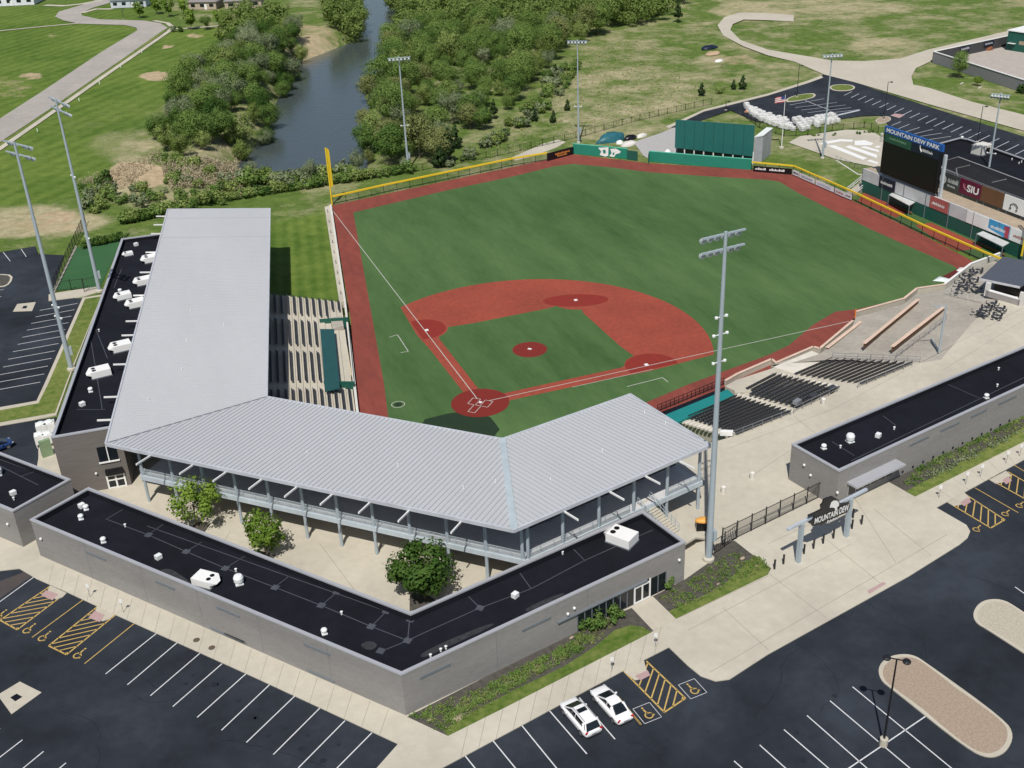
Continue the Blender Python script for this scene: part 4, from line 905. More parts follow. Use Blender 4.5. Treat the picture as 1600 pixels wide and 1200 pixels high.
m = MB(); m.add(fp+[q-gn*.15 for q in fp], [tuple(range(n_)), tuple(range(2*n_-1,n_-1,-1))]+[(i, n_+i, n_+(i+1)%n_, (i+1)%n_) for i in range(n_)]); sp_ = m.build('sign_panel', blackp, gate)
O = gv(548,612); Rv = gv(838,500)-O; Uv = (gv(545,545)-gv(548,612)); Uv = V((0,0,Uv.length*1.02))
def gtext(body, o, r, h):
    t = text(body, gv(*o), gv(*r)-gv(*o), V((0,0,h)), white, None, off=.06)
    bpy.context.view_layer.update()
    for v in t.data.vertices: v.co -= gate.location
    t.parent = gate; return t
zh = abs(gv(548,545).z-gv(548,612).z)
gtext('MOUNTAIN', (548,614), (838,500), zh*1.05); gtext('DEW', (856,490), (975,440), zh*1.15); gtext('PARK', (705,600), (845,545), zh*.42)
cpt = gv(806,365); rr_ = (gv(860,365)-gv(806,365)).length
blob = [(752,385),(765,345),(795,322),(835,322),(858,345),(858,380),(835,405),(832,445),(815,450),(805,415),(775,405),(745,408)]
fp = [gv(*q)+gn*.04 for q in blob]; n_ = len(fp)
m = MB(); m.add(fp+[q-gn*.05 for q in fp], [tuple(range(n_)), tuple(range(2*n_-1,n_-1,-1))]+[(i, n_+i, n_+(i+1)%n_, (i+1)%n_) for i in range(n_)]); m.build('white_emblem', white, gate)
for i, (q, lab) in enumerate((((1210,889),'leftmost black bollard of the entrance row'),((1224,881),'second black bollard from the left end of the entrance row'),((1256,865),'black bollard just right of the left gate post'),((1271,857),'second black bollard right of the left gate post'),((1286,849),'third black bollard right of the left gate post'),((1302,841),'black bollard just left of the right gate post'),((1331,826),'black bollard right of the right gate post, nearer the street'),((1332.5,809),'black bollard right of the right gate post, farther from the street'),((1346,819),'rightmost black bollard outside the entrance gate'))):
    c = P(*q, 3); tag(MB().lathe(c, [(.11,0),(.11,1.12),(.13,1.14),(.13,1.2),(.04,1.26)], 10).build('bollard', black, origin=c), lab, 'bollard', 'black bollards at the entrance')
# iron fences
def iron_fence(label, pts, z=3, h=2.0, post=2.4, group=None, picket=.35, gate_posts=()):
    W = [P(*q, z) if not isinstance(q, Vector) else q for q in pts]
    r = thing('iron_fence', label, 'fence', W[0], group); rails = MB(); pk = MB()
    for a, b in zip(W[:-1], W[1:]):
        L_ = (b-a).length; k = max(1, round(L_/post)); e = (b-a).normalized()
        for i in range(k+1):
            q = a.lerp(b, i/k); MB().box(q+V((0,0,h/2+.05)), (.1,.1,h+.1)).build('post', black, r)
        for zz in (.15, h-.15): rails.bar(a+V((0,0,zz)), b+V((0,0,zz)), .05)
        s = 0
        while s < L_: pk.bar(a+e*s+V((0,0,.05)), a+e*s+V((0,0,h-.02)), .025); s += picket
    rails.build('rail', black, r); pk.build('pickets', black, r); return r
iron_fence('tall black iron fence from the light tower to the right-hand building', [(1128,852),(1281,777)], h=2.3, picket=.16)
iron_fence('black iron fence between the side parking lot and the play turf', [(134,348),(118,383),(84,455)], picket=.3)
iron_fence('low black iron fence along the near end of the play turf', [(84,458),(112,453),(132,451)])
iron_fence('short black gate fence between play turf and light tower', [(132,456),(155,450)], h=2.4)
iron_fence('short black iron fence at the bed below the tall light tower', [(1113,868),(1150,842)])
# ------------------------------------------------------------------ stadium light towers
lampm = mat('lamp_housing', (.50,.54,.55), .45, .2)
def tower(label, base, z, top, arms, r0, n=6, rows=2, aux=(), group='stadium light towers'):
    b = P(*base, z); zt = ZT(b, *top); r = thing('stadium_light_tower', label, 'light tower', b, group)
    MB().tube(b, V((b.x,b.y,zt)), r0, r0*.45, 14).build('pole', steel, r)
    MB().lathe(b, [(r0*1.7,0),(r0*1.7,.35),(r0*1.2,.5)], 14).build('base_collar', concrete, r)
    A_ = P(*arms[0], zt); B_ = P(*arms[1], zt); d = V((B_.x-A_.x, B_.y-A_.y, 0)); L_ = d.length; L_ = max(3.2, min(L_, 8.0)); d.normalize()
    c = V((b.x,b.y,zt)); fc = V((20,32,0))-V((b.x,b.y,0)); fc.normalize(); fc = (fc-d*fc.dot(d)); fc = fc.normalized() if fc.length > .05 else V((-d.y,d.x,0))
    for k in range(rows):
        z_ = zt-.3-k*1.5; q = V((b.x,b.y,z_)); MB().bar(q-d*L_/2+fc*.2, q+d*L_/2+fc*.2, .22, .16).build('crossarm', steel, r)
        for i in range(n):
            t = (i+.5)/n-.5
            if abs(t) < .06: continue
            p0 = q+d*L_*t+fc*.35+V((0,0,-.15)); p1 = p0+fc*.55+V((0,0,-.40)); m = MB(); m.tube(p0, p0.lerp(p1,.4), .12, .26, 10); m.tube(p0.lerp(p1,.4), p1, .27, .31, 10); m.build('floodlight', lampm, r)
    for f_, s_ in aux:
        q = V((b.x,b.y,3+(zt-3)*f_)); m = MB(); m.bar(q-d*s_, q+d*s_, .08)
        for e in (-1,1): m.lathe(q+d*s_*e+V((0,0,-.15)), [(.08,0),(.17,.08),(.17,.25),(.05,.32)], 8)
        m.build('speaker_bracket', whitemetal, r)
    for k in range(1): MB().box(b+V((r0+.15,0,3.2)), (.4,.6,1.3)).build('control_box', steel, r)
    return r
tower('tallest light tower in front, standing in the bed beside the plaza', (1107,875), 3, (1133,362), ((1098,378),(1165,362)), .38, 6, 2, ((.64,.7),(.72,.8),(.77,.6)))
tower('light tower at the far left beside the side parking lot', (112,578), 3, (20,222), ((-10,222),(30,232)), .38, 5, 2, ((.25,.8),(.3,.8)))
tower('light tower at the corner of the black roof beside the play turf', (156,456), 3, (88,155), ((70,150),(100,164)), .36, 5, 2, ((.3,.8),(.62,.8)))
tower('light tower behind left field in front of the river wood', (638,264), 0, (622,88), ((604,91),(640,88)), .28, 6, 1, ((.32,.8),))
tower('light tower behind the left-centre field corner by the blue-green tarp', (904,224), 0, (899,62), ((885,62),(917,62)), .26, 6, 1, ((.28,.8),))
tower('light tower between the painted concrete pad and the flagpole', (1285,248), 0, (1300,83), ((1286,84),(1318,82)), .26, 6, 1, ((.3,.8),))
tower('light tower at the far right behind the row of sign boards', (1539,300), 0, (1565,145), ((1551,145),(1581,148)), .26, 6, 1, ((.3,.8),))
# parking lamps
def lamp(label, base, z, top, heads=2, plinth=.8):
    b = P(*base, z); zt = ZT(b, *top); r = thing('parking_lamp', label, 'lamp post', b, 'parking lot lamps')
    MB().lathe(b, [(.36,0),(.36,plinth),(.3,plinth+.03)], 14).build('plinth', concrete, r); MB().tube(b+V((0,0,plinth)), V((b.x,b.y,zt)), .10, .07, 8).build('pole', black, r)
    d = V((.75,-.66,0))
    for s in ([-1,1] if heads == 2 else [1]):
        q = V((b.x,b.y,zt)); m = MB(); m.bar(q, q+d*.5*s, .08); m.lathe(q+d*.8*s+V((0,0,-.12)), [(.34,0),(.36,.12),(.28,.22),(.08,.26)], 12); m.build('lamp_head', black, r)
lamp('black double-headed lamp post among the front parking bays', (1380,1164), 2.9, (1403,1030))
lamp('black lamp post on the oval grass island of the outfield lot', (1245,152), .1, (1249,102), 1, .2)
lamp('black lamp post on the small island behind the scoreboard', (1381,187), .1, (1386,128), 1, .2)
lamp('black lamp post beside the low building at the far right lot', (1527,222), .1, (1535,166), 1, .2)
lamp('black lamp post at the bend of the suburban road by the houses', (193,29), 3, (191,14), 1, .1)
lamp('short black lamp post at the outfield lot entrance by the chain fence', (1134,172), .1, (1134,158), 1, .1)
# flag
b = P(1221,232,0); zt = ZT(b, 1226, 148); r = thing('flagpole', 'white flagpole with a flag in the grass beyond the outfield wall', 'flagpole', b)
MB().tube(b, V((b.x,b.y,zt)), .11, .06, 8).build('pole', white, r); MB().lathe(b, [(.6,0),(.6,.4)], 12).build('base', concrete, r)
dl = V((-.94,.34,0)); N_ = 10
m = MB()
for rr in range(7):
    vs = []
    for i in range(N_+1):
        t = i/N_; o = V((0,0,0))+dl*(2.4*t)+V((-.34,-.94,0))*(.18*math.sin(t*7)); z = zt-.25-rr*.2-.35*t
        vs += [V((b.x,b.y,z))+o, V((b.x,b.y,z-.2))+o]
    m.add(vs, [(2*i,2*i+2,2*i+3,2*i+1) for i in range(N_)], rr%2)
fo = m.build('flag', [mat('flag_red', (.45,.04,.06), .8), white], r)
m = MB(); vs = []
for i in range(5):
    t = i/4*.4; o = dl*(2.4*t)+V((-.34,-.94,0))*(.18*math.sin(t*7)+.02); vs += [V((b.x,b.y,zt-.24-.35*t))+o, V((b.x,b.y,zt-.95-.35*t))+o]
m.add(vs, [(2*i,2*i+2,2*i+3,2*i+1) for i in range(4)]); sub(m, 'canton', mat('flag_blue', (.03,.05,.2), .8), fo, r)
# ------------------------------------------------------------------ seating bowls
def bilin(Q, s, t):
    """Q = near-aisle-left/right corners: Q[0] front-left, Q[1] front-right, Q[2] back-left, Q[3] back-right"""
    return Q[0].lerp(Q[1], t).lerp(Q[2].lerp(Q[3], t), s)
ORD = ['front','second','third','fourth','fifth','sixth','seventh','eighth','ninth','tenth','eleventh','twelfth','thirteenth','fourteenth','fifteenth']
def terrace(name, label, Q, n, z0_, z1_, m_=concrete):
    m = MB()
    for k in range(n):
        a, b, c, d = bilin(Q, k/n, 0), bilin(Q, k/n, 1), bilin(Q, (k+1)/n, 1), bilin(Q, (k+1)/n, 0)
        m.prism([V((q.x,q.y,0)) for q in (a,b,c,d)], -1.0, z0_+(z1_-z0_)*k/(n-1))
    o = m.build(name, m_, None); tag(o, label, 'seating terrace'); return o
def seat_row(label, a, b, z, back, group, hb=.78, dep=.42):
    """a row of tip-up seats from a to b, backs on the side given by the unit vector back"""
    e = (b-a); e.z = 0; L_ = e.length; e.normalize(); r = thing('seat_row', label, 'seat row', V((a.x,a.y,z)), group); k = max(2, int(L_/.52)); w_ = L_/k; m = MB(); sb = MB()
    for i in range(k):
        c = V((a.x,a.y,z))+e*(w_*(i+.5)); x = e*(w_*.44)
        p = c+back*.42; m.add([q for q in (p-x+V((0,0,.42)), p+x+V((0,0,.42)), p+x+back*.12+V((0,0,hb)), p-x+back*.12+V((0,0,hb)), p-x+back*.06+V((0,0,.42)), p+x+back*.06+V((0,0,.42)), p+x+back*.17+V((0,0,hb)), p-x+back*.17+V((0,0,hb)))], [(0,1,2,3),(7,6,5,4),(3,2,6,7),(0,3,7,4),(2,1,5,6)])
        p = c+back*(.42-dep); sb.add([p-x+V((0,0,.42)), p+x+V((0,0,.42)), p+x+back*dep+V((0,0,.40)), p-x+back*dep+V((0,0,.40)), p-x+V((0,0,.36)), p+x+V((0,0,.36)), p+x+back*dep+V((0,0,.34)), p-x+back*dep+V((0,0,.34))], [(0,1,2,3),(7,6,5,4),(0,4,5,1)])
    m.build('seat_backs', seatm, r); sb.build('seat_bottoms', seatm, r); return r
GRP_R = 'black stadium seat rows right of the grandstand'
Zf, Zb = .9, 3.02
secs = [('nearest the canopy', [(1070,651),(1149,617),(1146,678),(1233,643)], 12, 0), ('in the middle section', [(1154,612),(1210,583),(1240,637),(1308,606)], 12, 1), ('in the far section', [(1240,584),(1295,560),(1341,601),(1421,568)], 12, 2)]
FQ = [P(1066,654,Zf), P(1300,556,Zf), P(1143,682,Zb), P(1428,568,Zb)]
terrace('seating_terrace', 'stepped concrete terrace carrying the rows of black seats right of the canopy', FQ, 12, Zf-.15, Zb-.15)
for nm, c, n, k in secs:
    Q = [P(*c[0],Zf+.2), P(*c[1],Zf+.2), P(*c[2],Zb), P(*c[3],Zb)]
    bk = ((Q[2]+Q[3])-(Q[0]+Q[1])); bk.z = 0; bk.normalize()
    for i in range(n):
        s = i/(n-1); a, b = bilin(Q, s, .012), bilin(Q, s, .985)
        z = Zf-.15+(Zb-Zf)*i/11
        if k == 1 and i < 2: a = a.lerp(b, .18)
        seat_row(f'black seat row {nm} right of the canopy, {ORD[i]} from the field' if i else f'front black seat row {nm} right of the canopy', a, b, z, bk, GRP_R)
stepm = mat('pale_step', (.62,.58,.50), .9)
for (x0, y0), (x1, y1), l_ in (((1151,615),(1238,644),'nearer pale concrete aisle stair between two blocks of black seats'),((1213,582),(1311,606),'farther pale concrete aisle stair between two blocks of black seats'),((1068,656),(1143,682),'pale concrete aisle stair beside the canopy tip')):
    a, b = P(x0, y0, Zf+.1), P(x1, y1, Zb); d = (b-a); d.z = 0; L_ = d.length; d.normalize(); n_ = V((-d.y, d.x, 0)); m = MB()
    for i in range(12):
        q = a+d*(L_*i/12); q.z = 0; z = Zf-.15+(Zb-Zf)*i/11
        m.prism([q-n_*.5, q+d*.42-n_*.5, q+d*.42+n_*.5, q+n_*.5], z-.1, z+.17)
    tag(m.build('aisle_stair', stepm), l_, 'stairs')
# wheelchair platforms in front
structure(MB().prism(px([(1209,574),(1268,549),(1296,560),(1240,584)], .9), -1, 1.0).build('seating_platform', mat('pale_concrete', (.62,.58,.50), .9)))
structure(MB().prism(px([(1133,604),(1151,594),(1166,597),(1167,604),(1150,612)], .9), -1, .98).build('seating_platform', concrete))
structure(MB().prism(px([(1150,594),(1212,574),(1245,585),(1180,612),(1148,614)], .9), -1, .93).build('seating_platform', concrete))
# left bowl
Lq = [P(533,470,.7), P(556,648,.7), P(384,455,3.55), P(384,660,3.55)]
lab = 'stepped concrete terrace of the third-base stand beside the long canopy'
terrace('seating_terrace', lab, Lq, 15, .55, 3.4, concrete)
GRP_L = 'black seat rows of the third-base stand'
cuts = [(.0,.20),(.235,.475),(.51,.765),(.80,1.0)]
bk = (Lq[2]+Lq[3])-(Lq[0]+Lq[1]); bk.z = 0; bk.normalize()
snm = ['in the far block beside the lawn', 'in the second block from the lawn', 'in the third block from the lawn', 'in the near block at the canopy bend']
for i in range(15):
    z = .55+(3.4-.55)*i/14
    for j, (t0_, t1_) in enumerate(cuts):
        if j in (1,2) and i < 4: continue
        if i < 2 and j == 0: t1_ = .13
        s = (i+.12)/15; seat_row(f'black seat row {snm[j]}, {ORD[i]} from the field', bilin(Lq, s, t0_+.01), bilin(Lq, s, t1_-.01), z, bk, GRP_L, .74, .22)
# concrete strip wall along the left field line
m = MB(); m.prism(px([(507,322),(516,320),(541,470),(530,470)], .9), -.5, .75); 
lw = thing('field_wall', 'low concrete wall and walkway along the left foul territory', 'wall', P(519,321,0))
m.build('walkway', concrete, lw)
m = MB(); m.prism(px([(515,320),(518,320),(540,468),(549,540),(560,640),(575,715),(569,715),(556,640),(545,540),(537,468)], .9), -.5, 1.0); m.build('wall', offwhite, lw)
for i in range(9): q = P(512+i*2.6, 332+i*16, .75); MB().box(q+V((0,0,.35)), (.12,.12,.7)).build('post', steel_dark, lw)
# ------------------------------------------------------------------ dugouts
dl_ = thing('dugout', 'third-base dugout with a dark green roof and cream bench floor', 'dugout', P(520,560,0))
A_, B_, C_, D_ = P(500,514,2.0), P(522,514,2.0), P(531,606,2.0), P(508,611,2.0)
MB().prism([A_,B_,C_,D_], 1.8, 2.0).build('roof', mat('dugout_green', (.013,.070,.072), .6), dl_)
f1, f2 = P(546,511,.2), P(556,613,.2)
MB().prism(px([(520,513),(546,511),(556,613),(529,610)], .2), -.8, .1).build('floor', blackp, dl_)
MB().prism(px([(533,540),(541,533),(550,588),(543,592)], .2), .12, .5).build('bench', creambench, dl_)
m = MB()
for t in [i/7 for i in range(8)]: q = P(545,511,.2).lerp(P(555,612,.2), t); m.bar(q, q+V((0,0,1.1)), .06)
for z in (.5,1.1): m.bar(P(545,511,.2)+V((0,0,z)), P(555,612,.2)+V((0,0,z)), .06)
m.build('railing', black, dl_)
for q, w_ in (((501,514),(546,511)),((508,612),(556,613))): MB().bar(P(*q,0)+V((0,0,.9)), P(*w_,0)+V((0,0,.9)), .2, 1.8).build('side_wall', dkgreen, dl_)
structure(MB().prism(px([(516,497),(534,494),(537,510),(520,514)], 1.2), -.5, 1.3).build('seating_platform', concrete_old))
random.seed(3)
for i, (x, y, m_, l_) in enumerate(((531,543,pinkm,'pink bag on the dark dugout floor, the one farthest from the camera'),(529,549,pinkm,'pink bag on the dark dugout floor beside the cream bench'),(533,553,redp,'faded red bag on the dark dugout floor'),(527,560,offwhite,'pale bag on the dark dugout floor'),(530,566,offwhite,'pale bag on the dark dugout floor near the end of the bench'))):
    c = P(x, y, .1); tag(MB().lathe(c, [(.22,0),(.3,.12),(.28,.3),(.1,.4)], 8).build('gear_bag', m_, origin=c), l_, 'bag', 'gear bags in the dugout')
dr = thing('dugout', 'first-base dugout with a bright teal roof below the seats', 'dugout', P(1095,630,0))
MB().prism(px([(1035,650),(1137,608),(1147,617),(1050,664)], 1.3), .9, 1.3).build('roof', teal, dr)
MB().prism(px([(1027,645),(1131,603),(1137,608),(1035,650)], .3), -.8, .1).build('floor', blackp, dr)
m = MB(); a, b = P(1027,644,0), P(1131,601,0)
for t in [i/16 for i in range(17)]: q = a.lerp(b, t); m.bar(q, q+V((0,0,1.15)), .07)
for z in (.2,.65,1.12): m.bar(a+V((0,0,z)), b+V((0,0,z)), .07)
m.build('railing', black, dr)
# low wall along the first-base side to the corner
def low_wall(name, label, pts, z0_, z1_, th, m_, capm=None, cat='wall'):
    W = px(pts, 0); r = thing(name, label, cat, W[0]); b = MB(); c = MB()
    for p, q in zip(W[:-1], W[1:]):
        b.bar(V((p.x,p.y,(z0_+z1_)/2)), V((q.x,q.y,(z0_+z1_)/2)), th, z1_-z0_)
        if capm: c.bar(V((p.x,p.y,z1_+.04)), V((q.x,q.y,z1_+.04)), th+.1, .1)
    b.build('wall', m_, r)
    if capm: c.build('coping', capm, r)
    return r
capm_ = mat('pinkish_cap', (.62,.46,.36), .8)
low_wall('field_wall', 'low concrete field wall with pinkish cap in front of the far seat section', [(1212,575),(1270,550),(1280,553),(1332,509)], -.3, .9, .3, concrete, capm_)
low_wall('field_wall', 'low concrete field wall between dugout and the far seats', [(1133,603),(1152,592),(1205,569),(1212,575)], -.3, .85, .3, concrete, capm_)
low_wall('field_wall', 'low concrete field wall with pinkish cap around the sloping deck corner', [(1336,495),(1412,474),(1432,458),(1475,452)], -.3, .9, .3, concrete, capm_)
low_wall('field_wall', 'white-topped low wall along the table terrace by the right field corner', [(1475,452),(1516,420),(1562,403)], -.3, 1.0, .3, offwhite, white)
# sloped party deck: front edge .9, rear 3
def sloped(name, front, back, m_, n=6):
    F = [P(a,b,c) for a,b,c in front]; B_ = [P(a,b,c) for a,b,c in back]
    mb = MB(); N = len(F); vs = F+B_; mb.add(vs+[V((q.x,q.y,-1)) for q in vs], [(i, i+1, N+i+1, N+i) for i in range(N-1)]+[(2*N+i, 2*N+i+1, i+1, i) for i in range(N-1)])
    return structure(mb.build(name, m_))
sloped('stepped_deck', [(1205,570,.8),(1270,551,.85),(1280,554,.85),(1332,510,.85),(1337,496,.85),(1412,475,.85),(1432,459,.85),(1476,453,.95),(1517,421,.95),(1563,404,.95)], [(1298,562,1.4),(1330,562,1.9),(1345,564,2.2),(1423,570,3.0),(1450,567,3.0),(1471,562,3.0),(1500,532,3.0),(1529,497,3.0),(1560,470,3.0),(1610,430,3.0)], concrete_old)
def bench_ledge(label, a, b, h=1.05):
    r = thing('standing_ledge', label, 'ledge', V((a.x,a.y,a.z))); MB().bar(a+V((0,0,h)), b+V((0,0,h)), .55, .08).build('counter', capm_, r); MB().bar(a+V((0,0,h/2)), b+V((0,0,h/2)), .12, h).build('support', wood, r)
def on_deck(x, y): # sloped deck height, roughly
    t = max(0, min(1, ((x-1340)*.35+(y-500))/75)); return P(x, y, .85+2.1*t)
bench_ledge('lower long pinkish standing ledge on the sloping concrete deck', on_deck(1349,545), on_deck(1434,475), .9)
bench_ledge('upper long pinkish standing ledge on the sloping concrete deck', on_deck(1393,550), on_deck(1474,487), .9)
bench_ledge('pinkish standing ledge along the field wall of the sloping deck', P(1292,546,.9), P(1345,505,.9), .3)
def handrail(label, pts, h=1.0, m_=steel, name='handrail'):
    r = thing(name, label, 'railing', pts[0]); a = MB()
    for p, q in zip(pts[:-1], pts[1:]):
        k = max(1, round((q-p).length/1.8))
        for i in range(k+1): w_ = p.lerp(q, i/k); a.bar(w_, w_+V((0,0,h)), .05)
        for z in (h*.5, h): a.bar(p+V((0,0,z)), q+V((0,0,z)), .05)
    a.build('rails', m_, r); return r
greyrail = mat('galvanised', (.30,.31,.33), .5, .4)
handrail('grey handrail between the far seats and the sloping deck', [P(1300,560,1.5), P(1360,562,2.3), P(1437,566,3)], .9, greyrail)
handrail('grey handrail behind the near section of seats', [P(1145,684,3), P(1235,649,3)], 1.0, greyrail)
handrail('grey handrail behind the middle section of seats', [P(1240,646,3), P(1308,613,3)], 1.0, greyrail)
handrail('grey handrail behind the far section of seats', [P(1340,607,3), P(1425,572,3)], 1.0, greyrail)
handrail('grey handrail on top of the sloping deck beside the net post', [P(1400,560,2.6), P(1478,500,2.6)], .9, greyrail)
handrail('white handrail along the near edge of the table terrace', [P(1476,461,1.2), P(1535,473,2.9)], 1.0, mat('pale_rail', (.6,.6,.6), .5))
b = P(1467,551,3); r = thing('net_post', 'leaning grey net post with a cross arm at the top of the sloping deck', 'post', b); zt_ = ZT(b, 1475, 477)
MB().tube(b, V((b.x,b.y,zt_)), .16, .14, 10).build('pole', steel, r); MB().bar(b+V((0,0,.2)), P(1455,530,3)+V((0,0,.2)), .14).build('brace', steel, r); a = V((b.x,b.y,zt_-.1)); MB().bar(a, a+V((-1.6,.5,0)), .14).build('arm', steel, r)
for nm, x, y, l_ in (('trash_bin',1286,632,'small pale bin behind the middle seats'),('trash_bin',1175,748,'pale bin on the plaza right of the tall light tower'),('trash_bin',1130,770,'second pale bin on the plaza nearest the tower'),):
    c = P(x, y, 3); tag(MB().lathe(c, [(.28,0),(.33,.9),(.3,.95),(.12,1.05)], 10).build(nm, offwhite, origin=c), l_, 'bin')
c = P(1135,680,3); tag(MB().box(c+V((0,0,.35)), (1.7,.6,.6), -.5).build('concession_cart', white, origin=c), 'long white covered cart behind the seats at the canopy tip', 'cart')
for i, (x, y, l_) in enumerate(((1299,613,'black and grey barbecue grill behind the far end of the middle seats'),(1270,625,'black grill behind the middle seats'),(1245,634,'grey bulky machine behind the aisle between two seat sections'))):
    c = P(x, y, 3); r = thing('grill', l_, 'grill', c); MB().box(c+V((0,0,.65)), (1.2,.7,.5), .4).build('body', seatm if i < 2 else greyrail, r); MB().box(c+V((0,0,.2)), (1.0,.5,.4), .4).build('stand', black, r)
# ------------------------------------------------------------------ outfield wall pieces
def pad_wall(label, pts, h, m_, th=.35, name='outfield_wall', top=None):
    W = px(pts, 0); r = thing(name, label, 'wall', W[0]); b = MB()
    for p, q in zip(W[:-1], W[1:]): b.bar(p+V((0,0,h/2)), q+V((0,0,h/2)), th, h)
    b.build('padding', m_, r)
    if top: 
        c = MB()
        for p, q in zip(W[:-1], W[1:]): c.bar(p+V((0,0,h+.06)), q+V((0,0,h+.06)), th+.05, .12)
        c.build('coping', top, r)
    return r
paleg = mat('pale_green_cap', (.10,.45,.33), .6)
w1 = pad_wall('left padded green outfield wall with two white scribbled marks', [(896,240),(950,245),(980,248)], 2.4, green_wall, top=paleg)
w2 = pad_wall('padded green outfield wall in front of the batter eye', [(1014,252),(1095,259),(1174,265)], 2.4, green_wall, top=paleg)
g1 = pad_wall('dark green gate leaf beside the service opening', [(980,249),(996,251)], 2.2, dkgreen, .2, 'wall_gate')
g2 = pad_wall('short dark green gate leaf right of the service opening', [(1013,257),(1014,252)], 2.2, dkgreen, .2, 'wall_gate')
wa, wb = P(896,240,0), P(980,248,0); wd = (wb-wa); wd.z = 0; wd.normalize(); wn = V((wd.y,-wd.x,0))
cr = lambda x, y: VP(wa, wb, 840+x/8, 170+y/8)+wn*.2
for pts in ([(760,485),(890,480),(885,585),(850,595),(780,575),(800,530)], [(910,500),(980,495),(1040,530),(1035,550),(980,565),(960,600),(900,590),(930,550)]):
    fp = [cr(*q) for q in pts]; n_ = len(fp); m = MB(); m.add(fp+[q-wn*.05 for q in fp], [tuple(range(n_))[::1], tuple(range(2*n_-1,n_-1,-1))]+[(i, n_+i, n_+(i+1)%n_, (i+1)%n_) for i in range(n_)]); m.build('white_mark', white, w1)
for pts in ([(815,515),(850,505),(860,545),(830,560)], [(945,545),(965,540),(960,575),(940,570)]):
    m = MB(); m.add([cr(*q)+wn*.03 for q in pts], [tuple(range(4))]); m.build('dark_mark', green_wall, w1)
w3 = pad_wall('black advertising banner with orange lettering left of the green outfield wall', [(855,252),(896,241)], 1.9, blackp, .15, 'banner')
a, b = P(855,252,0), P(896,241,0); dd = (b-a); dd.z = 0; nb = V((dd.y,-dd.x,0)).normalized()
def strokes(parent, A, B_, n_, spots, z0_, hh, m_, name='lettering_strokes', seed=1):
    """illegible writing: a loose row of small strokes on a banner"""
    rnd = random.Random(seed); d = (B_-A); d.z = 0; m = MB()
    for s0_, s1_ in spots:
        s = s0_
        while s < s1_:
            w_ = rnd.uniform(.10,.28); h_ = hh*rnd.uniform(.55,1.0); p = A+d*s/1.0
            q = A+d*s+d.normalized()*w_
            m.add([V((p.x,p.y,z0_))+n_, V((q.x,q.y,z0_))+n_, V((q.x,q.y,z0_+h_))+n_, V((p.x,p.y,z0_+h_))+n_], [(0,1,2,3)]); s += (w_+.09)/d.length
    return m.build(name, m_, parent)
strokes(w3, a, b, nb*.1, [(.3,.85)], .95, .55, mat('orange_letters', (.70,.25,.05), .6)); strokes(w3, a, b, nb*.1, [(.38,.75)], .45, .4, mat('orange_letters', (.70,.25,.05), .6), seed=2)
MB().box(P(863,248,0)+nb*.12+V((0,0,1.0)), (.7,.05,.8), math.atan2(dd.y,dd.x)).build('white_mark', white, w3)
def chain_fence(label, pts, h, capm_, group=None, post=3.0, thick=.28, postm=black):
    W = px(pts, 0); r = thing('outfield_fence', label, 'fence', W[0], group); net = MB(); cap = MB()
    for a, b in zip(W[:-1], W[1:]):
        L_ = (b-a).length; k = max(1, round(L_/post))
        for i in range(k+1): q = a.lerp(b, i/k); MB().bar(q, q+V((0,0,h)), .08).build('post', postm, r)
        net.add([a, b, b+V((0,0,h)), a+V((0,0,h))], [(0,1,2,3)]); cap.bar(a+V((0,0,h)), b+V((0,0,h)), thick, thick)
    net.build('chain_link', linkm, r); cap.build('top_padding', capm_, r); return r
chain_fence('left field chain-link fence with a thick yellow top rail', [(521,320),(600,302),(700,281),(800,260),(855,251)], 1.9, yellow, thick=.34)
rf_ = chain_fence('right field chain-link fence with a yellow top rail and banners', [(1174,266),(1239,272),(1331,313),(1440,366),(1535,409),(1562,420)], 1.9, yellow, thick=.30)
def banner(label, p0, p1, h0, h1, m_, strokes_=None, sm=None, seed=1):
    a, b = P(*p0, 0), P(*p1, 0); d = (b-a); n_ = V((d.y,-d.x,0)).normalized(); r = thing('banner', label, 'banner', a, 'outfield fence banners')
    o = n_*.14; a2 = a+o; b2 = b+o; MB().bar(V((a2.x,a2.y,(h0+h1)/2)), V((b2.x,b2.y,(h0+h1)/2)), .06, h1-h0).build('panel', m_, r)
    if strokes_: strokes(r, a, b, n_*.19, strokes_, h0+.3*(h1-h0), (h1-h0)*.45, sm or white, seed=seed)
    return r
banner('long black banner with white lettering on the right field fence', (1177,268), (1237,273), .2, 1.4, blackp, [(.05,.3),(.42,.82)], seed=4)
for i, (a, b, l_, sm_) in enumerate((((1239,274),(1249,278),'short white banner with dark marks at the bend of the fence',navy),((1250,279),(1273,289),'white banner with blue-grey lettering second from the bend',mat('blue_grey', (.2,.24,.33), .7)),((1275,290),(1303,302),'long white banner with pale blue lettering in the middle of the fence',mat('pale_blue', (.35,.42,.58), .7)),((1305,303),(1320,310),'pinkish white banner with faded lettering',redp),((1321,310),(1331,314),'white banner with a black mark beside the bullpen',black))):
    banner(l_, a, b, .25, 1.35, mat('banner_white', (.66,.66,.68), .6), [(.12,.85)], sm_, seed=i+5)
